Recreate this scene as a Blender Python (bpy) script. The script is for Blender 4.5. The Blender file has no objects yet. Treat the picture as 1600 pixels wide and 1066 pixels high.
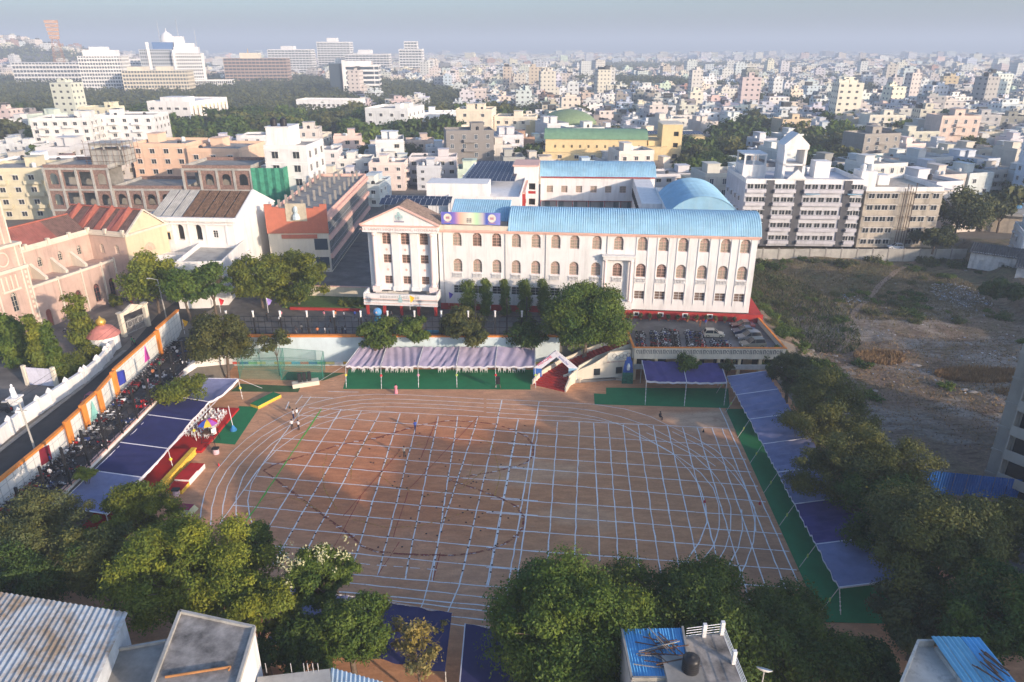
import bpy, math, random
import numpy as np
from mathutils import Vector, Matrix, noise
R = math.radians
SC = bpy.context.scene
COL = SC.collection

# ------------------------------------------------------------------ camera
FPX, CAM_H, PITCH = 1111.0, 53.0, math.atan(458 / 1111.0)
cd = bpy.data.cameras.new('camera'); cam = bpy.data.objects.new('camera', cd); COL.objects.link(cam)
cd.sensor_width = 36; cd.lens = 36 * FPX / 1600; cd.clip_start = 1; cd.clip_end = 60000
cam.location = (0, 0, CAM_H); cam.rotation_euler = (math.pi / 2 - PITCH, 0, 0)
SC.camera = cam

HAZE_D = 0.00046
# ------------------------------------------------------------------ sky, sun, exposure
SUN_EL, SUN_AZ = R(13.5), R(132)          # azimuth clockwise from +Y (north): the sun stands behind the camera's right shoulder
w = bpy.data.worlds.new('World'); SC.world = w; w.use_nodes = True
nt = w.node_tree; nt.nodes.clear()
sky = nt.nodes.new('ShaderNodeTexSky'); sky.sky_type = 'NISHITA'; sky.sun_disc = False
sky.sun_elevation = SUN_EL; sky.sun_rotation = SUN_AZ
sky.altitude = 500; sky.air_density = 1.0; sky.dust_density = 4.5; sky.ozone_density = 3.9
bg = nt.nodes.new('ShaderNodeBackground'); bg.inputs['Strength'].default_value = 0.15
wo = nt.nodes.new('ShaderNodeOutputWorld')
nt.links.new(sky.outputs[0], bg.inputs[0]); nt.links.new(bg.outputs[0], wo.inputs[0])
sd = bpy.data.lights.new('sun', 'SUN'); sd.energy = 3.0; sd.angle = R(0.6); sd.color = (1.0, 0.79, 0.60)
sun = bpy.data.objects.new('sun', sd); COL.objects.link(sun)
sdir = Vector((math.sin(SUN_AZ) * math.cos(SUN_EL), math.cos(SUN_AZ) * math.cos(SUN_EL), math.sin(SUN_EL)))
sun.rotation_euler = sdir.to_track_quat('Z', 'Y').to_euler()
sun.location = (200, -200, 120)
SC.view_settings.view_transform = 'Standard'; SC.view_settings.look = 'None'
SC.view_settings.gamma = 1.0; SC.view_settings.exposure = 1.14; SC.view_settings.use_curve_mapping = False
try:
    SC.cycles.volume_bounces = 0; SC.cycles.max_bounces = 5; SC.cycles.diffuse_bounces = 2
    SC.cycles.transparent_max_bounces = 12; SC.cycles.glossy_bounces = 2
except Exception: pass

# ------------------------------------------------------------------ geometry helpers
_S, _C = math.sin(PITCH), math.cos(PITCH)
def at(px, py, z=0.0):
    """ground position of a spot measured in the photograph, at height z"""
    dx, dy = px - 800, py - 533
    d = FPX * _S + dy * _C; f = FPX * _C - dy * _S; t = (CAM_H - z) / d
    return Vector((dx * t, f * t, z))
def zat(py, Y):
    dy = py - 533
    return CAM_H - Y * (FPX * _S + dy * _C) / (FPX * _C - dy * _S)

class MB:
    def __init__(s): s.v = []; s.f = []; s.m = []; s.x = None
    def add(s, vs, fs, m=0):
        o = len(s.v)
        if s.x is not None: vs = [s.x @ Vector(p) for p in vs]
        s.v.extend([tuple(p) for p in vs]); s.f.extend([tuple(i + o for i in q) for q in fs]); s.m.extend([m] * len(fs)); return s
    def box(s, x0, y0, z0, x1, y1, z1, m=0, nobottom=False):
        vs = [(x0,y0,z0),(x1,y0,z0),(x1,y1,z0),(x0,y1,z0),(x0,y0,z1),(x1,y0,z1),(x1,y1,z1),(x0,y1,z1)]
        fs = [(4,5,6,7),(0,1,5,4),(1,2,6,5),(2,3,7,6),(3,0,4,7)]
        if not nobottom: fs.append((3,2,1,0))
        return s.add(vs, fs, m)
    def beam(s, p, q, w, h, m=0):
        """bar with a w x h section from p to q"""
        p, q = Vector(p), Vector(q); d = (q - p); L = d.length
        if L < 1e-6: return s
        d /= L; up = Vector((0,0,1)) if abs(d.z) < .95 else Vector((0,1,0))
        a = d.cross(up).normalized() * w / 2; b = a.cross(d).normalized() * h / 2
        vs = [p-a-b, p+a-b, p+a+b, p-a+b, q-a-b, q+a-b, q+a+b, q-a+b]
        return s.add(vs, [(3,2,1,0),(4,5,6,7),(0,1,5,4),(1,2,6,5),(2,3,7,6),(3,0,4,7)], m)
    def tube(s, p, q, r0, r1=None, n=8, m=0, caps=True):
        r1 = r0 if r1 is None else r1
        p, q = Vector(p), Vector(q); d = (q - p)
        if d.length < 1e-6: return s
        d.normalize(); up = Vector((0,0,1)) if abs(d.z) < .95 else Vector((1,0,0))
        a = d.cross(up).normalized(); b = a.cross(d)
        vs = []
        for c, r in ((p, r0), (q, r1)):
            for i in range(n):
                t = 2 * math.pi * i / n; vs.append(c + (a * math.cos(t) + b * math.sin(t)) * r)
        fs = [(i, (i+1) % n, n + (i+1) % n, n + i) for i in range(n)]
        if caps: fs += [tuple(range(n-1, -1, -1)), tuple(range(n, 2*n))]
        return s.add(vs, fs, m)
    def lathe(s, prof, c=(0,0,0), n=12, m=0):
        vs = []; fs = []
        for r, z in prof:
            for i in range(n):
                t = 2 * math.pi * i / n; vs.append((c[0] + r * math.cos(t), c[1] + r * math.sin(t), c[2] + z))
        for k in range(len(prof) - 1):
            for i in range(n): fs.append((k*n+i, k*n+(i+1) % n, (k+1)*n+(i+1) % n, (k+1)*n+i))
        fs.append(tuple(range(n-1, -1, -1))); fs.append(tuple(range((len(prof)-1)*n, len(prof)*n)))
        return s.add(vs, fs, m)
    def poly(s, pts, m=0): return s.add(pts, [tuple(range(len(pts)))], m)
    def prism(s, pts, z0, z1, m=0):
        n = len(pts); ar = sum(pts[i][0]*pts[(i+1) % n][1] - pts[(i+1) % n][0]*pts[i][1] for i in range(n))
        if ar < 0: pts = pts[::-1]
        vs = [(p[0], p[1], z0) for p in pts] + [(p[0], p[1], z1) for p in pts]
        fs = [(i, (i+1) % n, n+(i+1) % n, n+i) for i in range(n)] + [tuple(range(n-1, -1, -1)), tuple(range(n, 2*n))]
        return s.add(vs, fs, m)
    def xprism(s, prof, y0, y1, m=0):
        """(x,z) outline pushed along y from y0 to y1"""
        n = len(prof); vs = [(p[0], y0, p[1]) for p in prof] + [(p[0], y1, p[1]) for p in prof]
        fs = [(i, (i+1) % n, n+(i+1) % n, n+i) for i in range(n)] + [tuple(range(n-1, -1, -1)), tuple(range(n, 2*n))]
        return s.add(vs, fs, m)
    def mesh(s, name, mats, smooth=False):
        me = bpy.data.meshes.new(name); me.from_pydata(s.v, [], s.f)
        for mt in (mats if isinstance(mats, (list, tuple)) else [mats]): me.materials.append(mt)
        if any(s.m): me.polygons.foreach_set('material_index', s.m)
        if smooth: me.polygons.foreach_set('use_smooth', [True] * len(s.f))
        me.update(); return me
    def build(s, name, mats, parent=None, smooth=False, **kw):
        return put(name, s.mesh(name, mats, smooth), parent, **kw)

def put(name, me, parent=None, loc=None, rz=0, label=None, cat=None, group=None, kind=None, scale=None, rot=None, col=None):
    o = bpy.data.objects.new(name, me); COL.objects.link(o)
    if parent is not None: o.parent = parent
    if loc is not None: o.location = loc
    if rot is not None: o.rotation_euler = rot
    elif rz: o.rotation_euler = (0, 0, rz)
    if scale is not None: o.scale = (scale,)*3 if isinstance(scale, (int, float)) else scale
    if col is not None: o.color = (*col[:3], 1)
    for k, v_ in (('label', label), ('category', cat), ('group', group), ('kind', kind)):
        if v_: o[k] = v_
    return o
def thing(name, label, cat, loc=(0,0,0), rz=0, group=None, scale=None):
    o = put(name, None, loc=loc, rz=rz, label=label, cat=cat, group=group, scale=scale)
    o.empty_display_size = .3; return o
KIDS = {}
def dup(root, loc=None, rz=None, label=None, group=None, scale=None, colf=None, name=None):
    """copy of a thing with copies of its parts and their sub-parts (shared mesh data)"""
    if root.name not in KIDS: KIDS[root.name] = [(c, list(c.children)) for c in root.children]
    r = root.copy(); COL.objects.link(r)
    if loc is not None: r.location = loc
    if rz is not None: r.rotation_euler = (0, 0, rz)
    if label: r['label'] = label
    if group: r['group'] = group
    if scale is not None: r.scale = (scale,)*3 if isinstance(scale, (int, float)) else scale
    if colf: colf(r)
    for ch, gs in KIDS[root.name]:
        c = ch.copy(); COL.objects.link(c); c.parent = r
        if colf: colf(c)
        for g in gs:
            d = g.copy(); COL.objects.link(d); d.parent = c
            if colf: colf(d)
    return r

# ------------------------------------------------------------------ materials
MATS = {}
def nmat(name):
    m = bpy.data.materials.new(name); m.use_nodes = True; t = m.node_tree
    b = t.nodes['Principled BSDF']; b.inputs['Specular IOR Level'].default_value = .25
    MATS[name] = m; return m, t, b
def rgb(c): return (*c[:3], 1)
def noise_node(t, scale, detail=4, rough=.6, stretch=None, coord='pos', dist=0):
    n = t.nodes.new('ShaderNodeTexNoise'); n.inputs['Scale'].default_value = scale
    n.inputs['Detail'].default_value = detail; n.inputs['Roughness'].default_value = rough
    n.inputs['Distortion'].default_value = dist
    if coord == 'pos': src = t.nodes.new('ShaderNodeNewGeometry').outputs['Position']
    else: src = t.nodes.new('ShaderNodeTexCoord').outputs['Object']
    mp = t.nodes.new('ShaderNodeMapping'); mp.inputs['Scale'].default_value = stretch or (1,1,1)
    t.links.new(src, mp.inputs[0]); t.links.new(mp.outputs[0], n.inputs['Vector']); return n.outputs['Fac']
def ramp(t, fac, lo, hi):
    r = t.nodes.new('ShaderNodeMapRange'); r.inputs[1].default_value = lo; r.inputs[2].default_value = hi; r.clamp = True
    t.links.new(fac, r.inputs[0]); return r.outputs[0]
def mix(t, fac, a, b, mode='MIX'):
    n = t.nodes.new('ShaderNodeMix'); n.data_type = 'RGBA'; n.blend_type = mode
    for sock, val in ((n.inputs[0], fac), (n.inputs[6], a), (n.inputs[7], b)):
        if hasattr(val, 'is_linked'): t.links.new(val, sock)
        else: sock.default_value = val if not isinstance(val, tuple) else rgb(val)
    return n.outputs[2]
def mat(name, col, rough=.8, var=.18, scale=1.0, stain=0.0, metal=0.0, spec=None, stain_col=None, detail=5, coord='pos', bump=0):
    """paint or stone: colour with soft mottling, and optional long vertical weather stains. col None = the object's own colour"""
    if name in MATS: return MATS[name]
    m, t, b = nmat(name); b.inputs['Roughness'].default_value = rough; b.inputs['Metallic'].default_value = metal
    if spec is not None: b.inputs['Specular IOR Level'].default_value = spec
    if col is None:
        oi = t.nodes.new('ShaderNodeObjectInfo'); base = oi.outputs['Color']
    else: base = rgb(col)
    n1 = ramp(t, noise_node(t, scale, detail, .65, coord=coord), .3, .75)
    dk = tuple(1 - var * 1.6 for _ in range(3)); lt = (1 + var*.3,) * 3
    tint = mix(t, n1, dk, lt)
    out = mix(t, 1.0, base, tint, 'MULTIPLY')
    if stain:
        n2 = ramp(t, noise_node(t, 1.0, 6, .7, (.9, .9, .09), coord=coord), .5, .78)
        mm = t.nodes.new('ShaderNodeMath'); mm.operation = 'MULTIPLY'; mm.inputs[1].default_value = stain
        t.links.new(n2, mm.inputs[0])
        out = mix(t, mm.outputs[0], out, stain_col or (.09, .085, .075))
    t.links.new(out, b.inputs['Base Color'])
    if bump:
        bn = t.nodes.new('ShaderNodeBump'); bn.inputs['Strength'].default_value = .6; bn.inputs['Distance'].default_value = bump
        t.links.new(noise_node(t, scale*6, 4, .7, coord=coord), bn.inputs['Height']); t.links.new(bn.outputs[0], b.inputs['Normal'])
    return m
def glass(name, col=(.03,.035,.04), rough=.12):
    if name in MATS: return MATS[name]
    m, t, b = nmat(name); b.inputs['Base Color'].default_value = rgb(col); b.inputs['Roughness'].default_value = rough
    b.inputs['Specular IOR Level'].default_value = .5; return m
def leafmat(name, c1, c2, trans=.25):
    """leaf colour varies leaf by leaf between c1 and c2 with the attribute 'tone'"""
    m, t, b = nmat(name); b.inputs['Roughness'].default_value = .6; b.inputs['Specular IOR Level'].default_value = .2
    at_ = t.nodes.new('ShaderNodeAttribute'); at_.attribute_name = 'tone'
    oi = t.nodes.new('ShaderNodeObjectInfo')
    c = mix(t, at_.outputs['Fac'], c1, c2)
    n1 = ramp(t, noise_node(t, .35, 3, .6), .35, .7)
    c = mix(t, n1, c, mix(t, 1.0, c, (1.35, 1.1, .6), 'MULTIPLY'))
    v = t.nodes.new('ShaderNodeMapRange'); v.inputs[3].default_value = .8; v.inputs[4].default_value = 1.2
    t.links.new(oi.outputs['Random'], v.inputs[0])
    hs = t.nodes.new('ShaderNodeHueSaturation'); t.links.new(c, hs.inputs['Color']); t.links.new(v.outputs[0], hs.inputs['Value'])
    c = hs.outputs[0]
    t.links.new(c, b.inputs['Base Color'])
    tr = t.nodes.new('ShaderNodeBsdfTranslucent'); t.links.new(c, tr.inputs['Color'])
    mx = t.nodes.new('ShaderNodeMixShader'); mx.inputs[0].default_value = trans
    o = t.nodes['Material Output']
    t.links.new(b.outputs[0], mx.inputs[1]); t.links.new(tr.outputs[0], mx.inputs[2]); t.links.new(mx.outputs[0], o.inputs['Surface'])
    return m

WHITE = mat('white_paint', (.76,.74,.72), stain=.32, var=.06, scale=.4)
CREAM = mat('cream_paint', (.68,.61,.49), stain=.3, var=.08, scale=.4)
PINK = mat('pink_paint', (.74,.46,.38), stain=.15, var=.1, scale=.5)
SALMON = mat('salmon_paint', (.72,.50,.40), stain=.35, var=.1, scale=.4)
REDP = mat('red_paint', (.42,.035,.03), stain=.25, var=.2, scale=.8)
CONC = mat('concrete', (.33,.31,.28), stain=.35, var=.25, scale=.5)
CONCL = mat('light_concrete', (.46,.44,.40), stain=.45, var=.25, scale=.35)
ROOFC = mat('roof_screed', (.40,.38,.35), stain=0, var=.35, scale=.25)
BRICKM = mat('brick_red', (.30,.19,.155), var=.35, scale=2)
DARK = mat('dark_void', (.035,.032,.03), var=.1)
GLASS = glass('window_glass')
BLACKM = mat('black_metal', (.02,.02,.022), rough=.5, var=.1)
STEEL = mat('galvanised_steel', (.5,.5,.5), rough=.45, metal=.3, var=.1)
BLUEROOF = mat('blue_sheet', (.29,.51,.66), rough=.55, var=.16, scale=.35, stain=.35, stain_col=(.42,.52,.56))
WOOD = mat('weathered_wood', (.16,.09,.06), var=.3, scale=2)
BARK = mat('bark', (.16,.12,.09), var=.35, scale=3, bump=.02)
TARMAC = mat('asphalt', (.062,.06,.06), var=.3, scale=.4)
WPLAST = mat('white_plastic', (.82,.82,.82), rough=.35, var=.03, spec=.4)
ORANGE = mat('orange_paint', (.78,.26,.05), var=.15, scale=1, stain=.1)
YELLOW = mat('yellow_cloth', (.80,.50,.06), var=.12, scale=2)
# ------------------------------------------------------------------ terrain
WEST = -52.8      # foot of the wall between the playground and the raised motorbike lot
NORTH = 117.0
def vac(x, y):
    """how far inside the vacant lot (0..1)"""
    a = min(max((x - 50) / 4, 0), 1) * min(max((186 - y) / 6, 0), 1) * min(max((y - 68) / 5, 0), 1) * min(max((128 + (y-70)*.02 - x) / 10, 0), 1)
    return a
def gz(x, y):
    if y > 1100 and x < 0:        # temple hill, far left
        d = math.hypot((x + 1240) / 430, (y - 1700) / 380)
        hill = 66 * math.exp(-d * d * 1.6)
    else: hill = 0
    if y < NORTH + .4 and WEST + .4 < x < 56 and y > 0: base = -.06
    elif y <= 0 and x > WEST: base = -.06
    else: base = 5 - .02
    if -62 < x < -52 and y < 121: base = 4.05
    if 44 < x < 150 and 60 < y < 200:
        t = min(max((x - 44) / 12, 0), 1) if y > NORTH else 1
        low = 1.4 + 1.6 * min(max((y - 150) / 25, 0), 1) + 1.2 * noise.noise(Vector((x * .045, y * .045, 3))) + .35 * noise.noise(Vector((x * .2, y * .2, 1)))
        low += 3.2 * min(max((x - 100 - (y - 120) * .3) / 5, 0), 1)      # the cut bank on the lot's right side
        e = min(max((190 - y) / 4, 0), 1)
        s = min(max((y - 62) / 8, 0), 1) * min(max((x - 46) / 8, 0), 1)
        base = base * (1 - e * s) + min(low, 5) * e * s if y < NORTH else (5 * (1 - e * s * t) + min(low, 5) * e * s * t)
    return base + hill
def grid_mesh(name, xs, ys, fz, m):
    X, Y = np.meshgrid(xs, ys); Z = np.array([[fz(float(x), float(y)) for x in xs] for y in ys])
    vs = np.stack([X.ravel(), Y.ravel(), Z.ravel()], 1); nx = len(xs); ny = len(ys)
    i = np.arange((ny - 1) * nx).reshape(ny - 1, nx)[:, :-1].ravel()
    fs = np.stack([i, i + 1, i + nx + 1, i + nx], 1)
    me = bpy.data.meshes.new(name); me.from_pydata(vs.tolist(), [], fs.tolist()); me.materials.append(m)
    me.polygons.foreach_set('use_smooth', [True] * len(fs)); me.update(); return me
def axis(lo, hi, step, far, grow=1.25):
    a = list(np.arange(lo, hi + .01, step)); s = step; x = a[-1]
    while x < far: s *= grow; x += s; a.append(x)
    s = step; x = a[0]; pre = []
    while x > -far: s *= grow; x -= s; pre.append(x)
    return np.array(pre[::-1] + a)
# ground material: city dust, dark between houses, with the vacant lot's grass, earth and pale rock
gm, t, b = nmat('city_earth'); b.inputs['Roughness'].default_value = .95
n1 = ramp(t, noise_node(t, .02, 6, .6), .35, .65); n2 = ramp(t, noise_node(t, .5, 6, .7), .3, .7)
c = mix(t, n1, (.10,.09,.08), (.17,.15,.13)); c = mix(t, n2, c, mix(t, 1.0, c, (1.5,1.45,1.35), 'MULTIPLY'))
t.links.new(c, b.inputs['Base Color'])
ys_ = [y for y in axis(20, 215, 2.5, 9000, 1.16) if y > -200]
gx = sorted(set([x for x in axis(-70, 140, 2.5, 9000, 1.16)] + [WEST + .2, WEST + .6, 55.8]))
gy = sorted(set(ys_ + [NORTH + .2, NORTH + .6]))
def gz_far(x, y):
    if -62 < x < 150 and 55 < y < 200 and vac(x, y) > 0: return gz(x, y) - .5
    return gz(x, y)
put('ground', grid_mesh('ground', gx, gy, gz_far, gm), kind='structure')

vm, t, b = nmat('vacant_lot_soil'); b.inputs['Roughness'].default_value = .95
rock = ramp(t, noise_node(t, .075, 7, .62, (1, 1.5, 1), dist=.8), .47, .60)
gr = ramp(t, noise_node(t, .16, 6, .7), .42, .62); fine = ramp(t, noise_node(t, 2.2, 5, .75), .3, .7)
c = mix(t, gr, (.20,.14,.10), (.17,.13,.08)); c = mix(t, rock, c, (.27,.235,.20))
sep = t.nodes.new('ShaderNodeSeparateXYZ'); ge = t.nodes.new('ShaderNodeNewGeometry'); t.links.new(ge.outputs['Position'], sep.inputs[0])
nf = t.nodes.new('ShaderNodeMath'); nf.operation = 'MULTIPLY_ADD'; nf.inputs[1].default_value = 30
t.links.new(noise_node(t, .07, 5, .65), nf.inputs[0]); t.links.new(sep.outputs[1], nf.inputs[2])
north = ramp(t, nf.outputs[0], 156, 172)
c = mix(t, north, c, mix(t, gr, (.19,.145,.09), (.10,.105,.05)))
c = mix(t, fine, mix(t, 1.0, c, (.6,.6,.6), 'MULTIPLY'), mix(t, 1.0, c, (1.35,1.33,1.3), 'MULTIPLY'))
f4 = ramp(t, noise_node(t, .35, 8, .75, (.4,1.6,1), dist=1.5), .5, .62); c = mix(t, f4, c, mix(t, 1.0, c, (.55,.5,.45), 'MULTIPLY'))
t.links.new(c, b.inputs['Base Color'])
put('vacant_lot', grid_mesh('vacant_lot', np.arange(47, 136, .9), np.arange(66, 190, .9), lambda x, y: gz(x, y) + .02 + .12 * noise.noise(Vector((x*.6, y*.6, 0))), vm), kind='structure')

# playground: sandy earth with redder trampled patches
pm, t, b = nmat('playground_earth'); b.inputs['Roughness'].default_value = .95
ge = t.nodes.new('ShaderNodeNewGeometry')
def blob(cx, cy, rx, ry, soft=.55):
    mp = t.nodes.new('ShaderNodeMapping'); mp.vector_type = 'TEXTURE'
    mp.inputs['Location'].default_value = (cx, cy, 0); mp.inputs['Scale'].default_value = (rx, ry, 50)
    add = t.nodes.new('ShaderNodeVectorMath'); add.operation = 'MULTIPLY_ADD'
    cn = t.nodes.new('ShaderNodeTexNoise'); cn.inputs['Scale'].default_value = .12; cn.inputs['Detail'].default_value = 5
    t.links.new(ge.outputs['Position'], cn.inputs['Vector'])
    add.inputs[1].default_value = (8, 8, 0); t.links.new(cn.outputs['Color'], add.inputs[0]); t.links.new(ge.outputs['Position'], add.inputs[2])
    t.links.new(add.outputs[0], mp.inputs[0])
    ln = t.nodes.new('ShaderNodeVectorMath'); ln.operation = 'LENGTH'; t.links.new(mp.outputs[0], ln.inputs[0])
    r = t.nodes.new('ShaderNodeMapRange'); r.inputs[1].default_value = 1; r.inputs[2].default_value = soft; t.links.new(ln.outputs['Value'], r.inputs[0])
    return r.outputs[0]
n1 = ramp(t, noise_node(t, .06, 6, .6), .35, .65)
c = mix(t, n1, (.56,.28,.145), (.66,.36,.205))
def scaled(f, k):
    mm = t.nodes.new('ShaderNodeMath'); mm.operation = 'MULTIPLY'; mm.inputs[1].default_value = k; t.links.new(f, mm.inputs[0]); return mm.outputs[0]
for cx, cy, rx, ry, col, k in ((-13, 83, 27, 20, (.56,.205,.085), .75), (12, 78, 24, 22, (.52,.265,.125), .7), (-38, 84, 5, 9, (.38,.21,.11), .5), (28, 60, 9, 10, (.36,.20,.11), .6),
                               (30, 96, 9, 4, (.60,.43,.29), .8), (2, 82, 11, 3, (.62,.43,.27), .5), (8, 72, 7, 2.5, (.62,.43,.27), .35), (-36, 103, 9, 3, (.52,.33,.21), .6)):
    c = mix(t, scaled(blob(cx + 4, cy + 4, rx, ry), k), c, col)
f1 = ramp(t, noise_node(t, .35, 8, .7, (1, 3.0, 1)), .42, .7)
c = mix(t, f1, mix(t, 1.0, c, (.80,.77,.76), 'MULTIPLY'), mix(t, 1.0, c, (1.1,1.1,1.1), 'MULTIPLY'))
f2 = ramp(t, noise_node(t, 3.0, 5, .8), .3, .7)
c = mix(t, f2, mix(t, 1.0, c, (.86,.86,.86), 'MULTIPLY'), mix(t, 1.0, c, (1.1,1.1,1.1), 'MULTIPLY'))
f3 = ramp(t, noise_node(t, .9, 6, .7, (.25, 2.2, 1)), .62, .72)
c = mix(t, scaled(f3, .3), c, (.60,.47,.36))
f5 = ramp(t, noise_node(t, .25, 9, .8, (1,1,1), dist=2.5), .56, .60); c = mix(t, scaled(f5, .35), c, (.30,.15,.09))
t.links.new(c, b.inputs['Base Color'])
bn = t.nodes.new('ShaderNodeBump'); bn.inputs['Distance'].default_value = .05; bn.inputs['Strength'].default_value = .5
t.links.new(noise_node(t, 2.5, 6, .7), bn.inputs['Height']); t.links.new(bn.outputs[0], b.inputs['Normal'])
put('playground', grid_mesh('playground', np.linspace(WEST, 48, 60), np.linspace(24, NORTH, 60), lambda x, y: 0, pm), kind='structure')
PLAY = bpy.data.objects['playground']

# chalk lines: each one a thin strip of chalk, slightly uneven, on the playground
cm, t, b = nmat('chalk'); b.inputs['Base Color'].default_value = (.74,.73,.72,1); b.inputs['Roughness'].default_value = .95
al = ramp(t, noise_node(t, 1.3, 7, .85), .28, .46)
t.links.new(al, b.inputs['Alpha'])
def flatmat(name, col, lo=.30, hi=.42):
    m, t, b = nmat(name); b.inputs['Base Color'].default_value = rgb(col); b.inputs['Roughness'].default_value = .95
    t.links.new(ramp(t, noise_node(t, 1.6, 6, .8), lo, hi), b.inputs['Alpha']); return m
GREENL = flatmat('green_line_paint', (.12,.42,.06)); REDL = flatmat('red_line_powder', (.30,.045,.04), .38, .5)
MAROON = flatmat('maroon_powder', (.24,.06,.045), .44, .56); YELL = flatmat('yellow_powder', (.50,.27,.06), .44, .54)
_lz = [0]
rl = random.Random(5)
def line_strip(pts, w, m, name='chalk_line', parent=None, wob=.05):
    _lz[0] += 1; z = .012 + .0009 * (_lz[0] % 37) + (.004 if m is not cm else 0)
    P_ = []
    for i in range(len(pts) - 1):
        a, b_ = Vector(pts[i][:2]), Vector(pts[i+1][:2]); n = max(1, int((b_ - a).length / 1.4))
        for k in range(n): P_.append(a.lerp(b_, k / n))
    P_.append(Vector(pts[-1][:2])); vs = []
    for i, p in enumerate(P_):
        d = (P_[min(i+1, len(P_)-1)] - P_[max(i-1, 0)]).normalized(); nrm = Vector((-d.y, d.x))
        q = p + nrm * rl.uniform(-wob, wob); ww = w * rl.uniform(.7, 1.25) / 2
        vs += [(*(q - nrm * ww), z), (*(q + nrm * ww), z)]
    fs = [(2*i, 2*i+2, 2*i+3, 2*i+1) for i in range(len(P_) - 1)]
    return MB().add(vs, fs).build(name, m, parent=PLAY if parent is None else parent)
def L(px, w=.145, m=None, **k): return line_strip([at(*p) for p in px], w, m or cm, **k)
# coordinates below were read off the photograph in two enlargements
def k2(x, y): return (300 + x / 2.961, 560 + y / 2.961)
def k3(x, y): return (760 + x / 2.961, 560 + y / 2.961)
def k6(x, y): return (530 + x / 2.961, 706 + y / 2.961)
def dline(p, q, **k): L([p, q], **k)
# lines running away from the camera, left half
for a, b_ in (((690,235),(345,795)), ((785,243),(370,960)), ((870,250),(530,890)), ((962,255),(735,990)), ((1050,262),(860,1005)), ((1140,265),(985,1025)), ((1230,270),(1110,1030)), ((1325,270),(1150,800)),
              ((1510,285),(1370,1055)), ((600,235),(205,825))):
    dline(k2(*a), k2(*b_), **({'m': GREENL, 'w': .2, 'name': 'green_line'} if a[0] == 600 else {}))
dline(k2(1150,800), k2(1090,1060)); dline(k2(1435,195), k2(1235,1060), w=.16); dline(k2(1235,1060), (676, 1010)); dline(k2(549,178), k2(125,770))
dline(k2(1600,330), k2(1500,1066)); dline((842,628), (780,1000), w=.16); dline(k2(1090,1060), (655,960), w=.12)
# right half
for a, b_ in (((148,283),(0,1060)), ((330,295),(278,1000)), ((430,295),(408,930)), ((497,300),(525,940)), ((565,303),(612,950)), ((632,308),(707,975)), ((702,310),(808,1015)), ((772,312),(900,1005)),
              ((838,315),(1000,1045)), ((908,320),(1105,1066)), ((975,322),(1200,1066)), ((1045,322),(1295,1066)), ((1090,325),(1385,1066)), ((1080,230),(1455,1066))):
    dline(k3(*a), k3(*b_))
for a, b_ in (((1200,1066),(1225,1140)), ((1295,1066),(1340,1180)), ((1385,1066),(1445,1190)), ((1455,1066),(1535,1240))): dline(k3(*a), k3(*b_))
# lines running across
for p in (((540,230),(1600,285)), ((490,262),(1600,350)), ((545,320),(1600,402)), ((415,370),(1600,462)), ((372,425),(1600,517)), ((340,483),(1600,580)), ((295,545),(1600,660)), ((235,610),(1600,728)),
          ((190,680),(1600,805)), ((135,757),(1600,895)), ((375,868),(1600,985))):
    dline(k2(*p[0]), k2(*p[1]))
for p in (((130,280),(1120,325)), ((120,340),(1165,408)), ((100,395),(1200,468)), ((80,452),(1225,527)), ((60,500),(1255,592)), ((40,562),(1292,665)), ((20,650),(1315,735)), ((0,714),(1365,812)),
          ((0,788),(1400,893)), ((0,876),(1435,980)), ((0,968),(1475,1066))):
    dline(k3(*p[0]), k3(*p[1]))
dline((1060, 905), (1283, 977)) if False else None
dline((1189, 967), (1277, 974)); dline((540, 897), (815, 921)); dline((535, 910), (800, 938)); dline((545, 932), (780, 957)); dline((555, 948), (770, 970))
dline(k6(0,1600/2.961) if False else (530, 925), (790, 950)); dline((560,955), (770,985), w=.1)
for i in range(6): dline((537 + i*26, 879 + i*2.1), (552 + i*26, 880.5 + i*2.1), w=.1)
for p in (((387,870),(467,935)), ((400,860),(470,938))): pass
dline(k2(385,930), k2(440,860)); dline(k2(405,900), k2(465,938))
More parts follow.
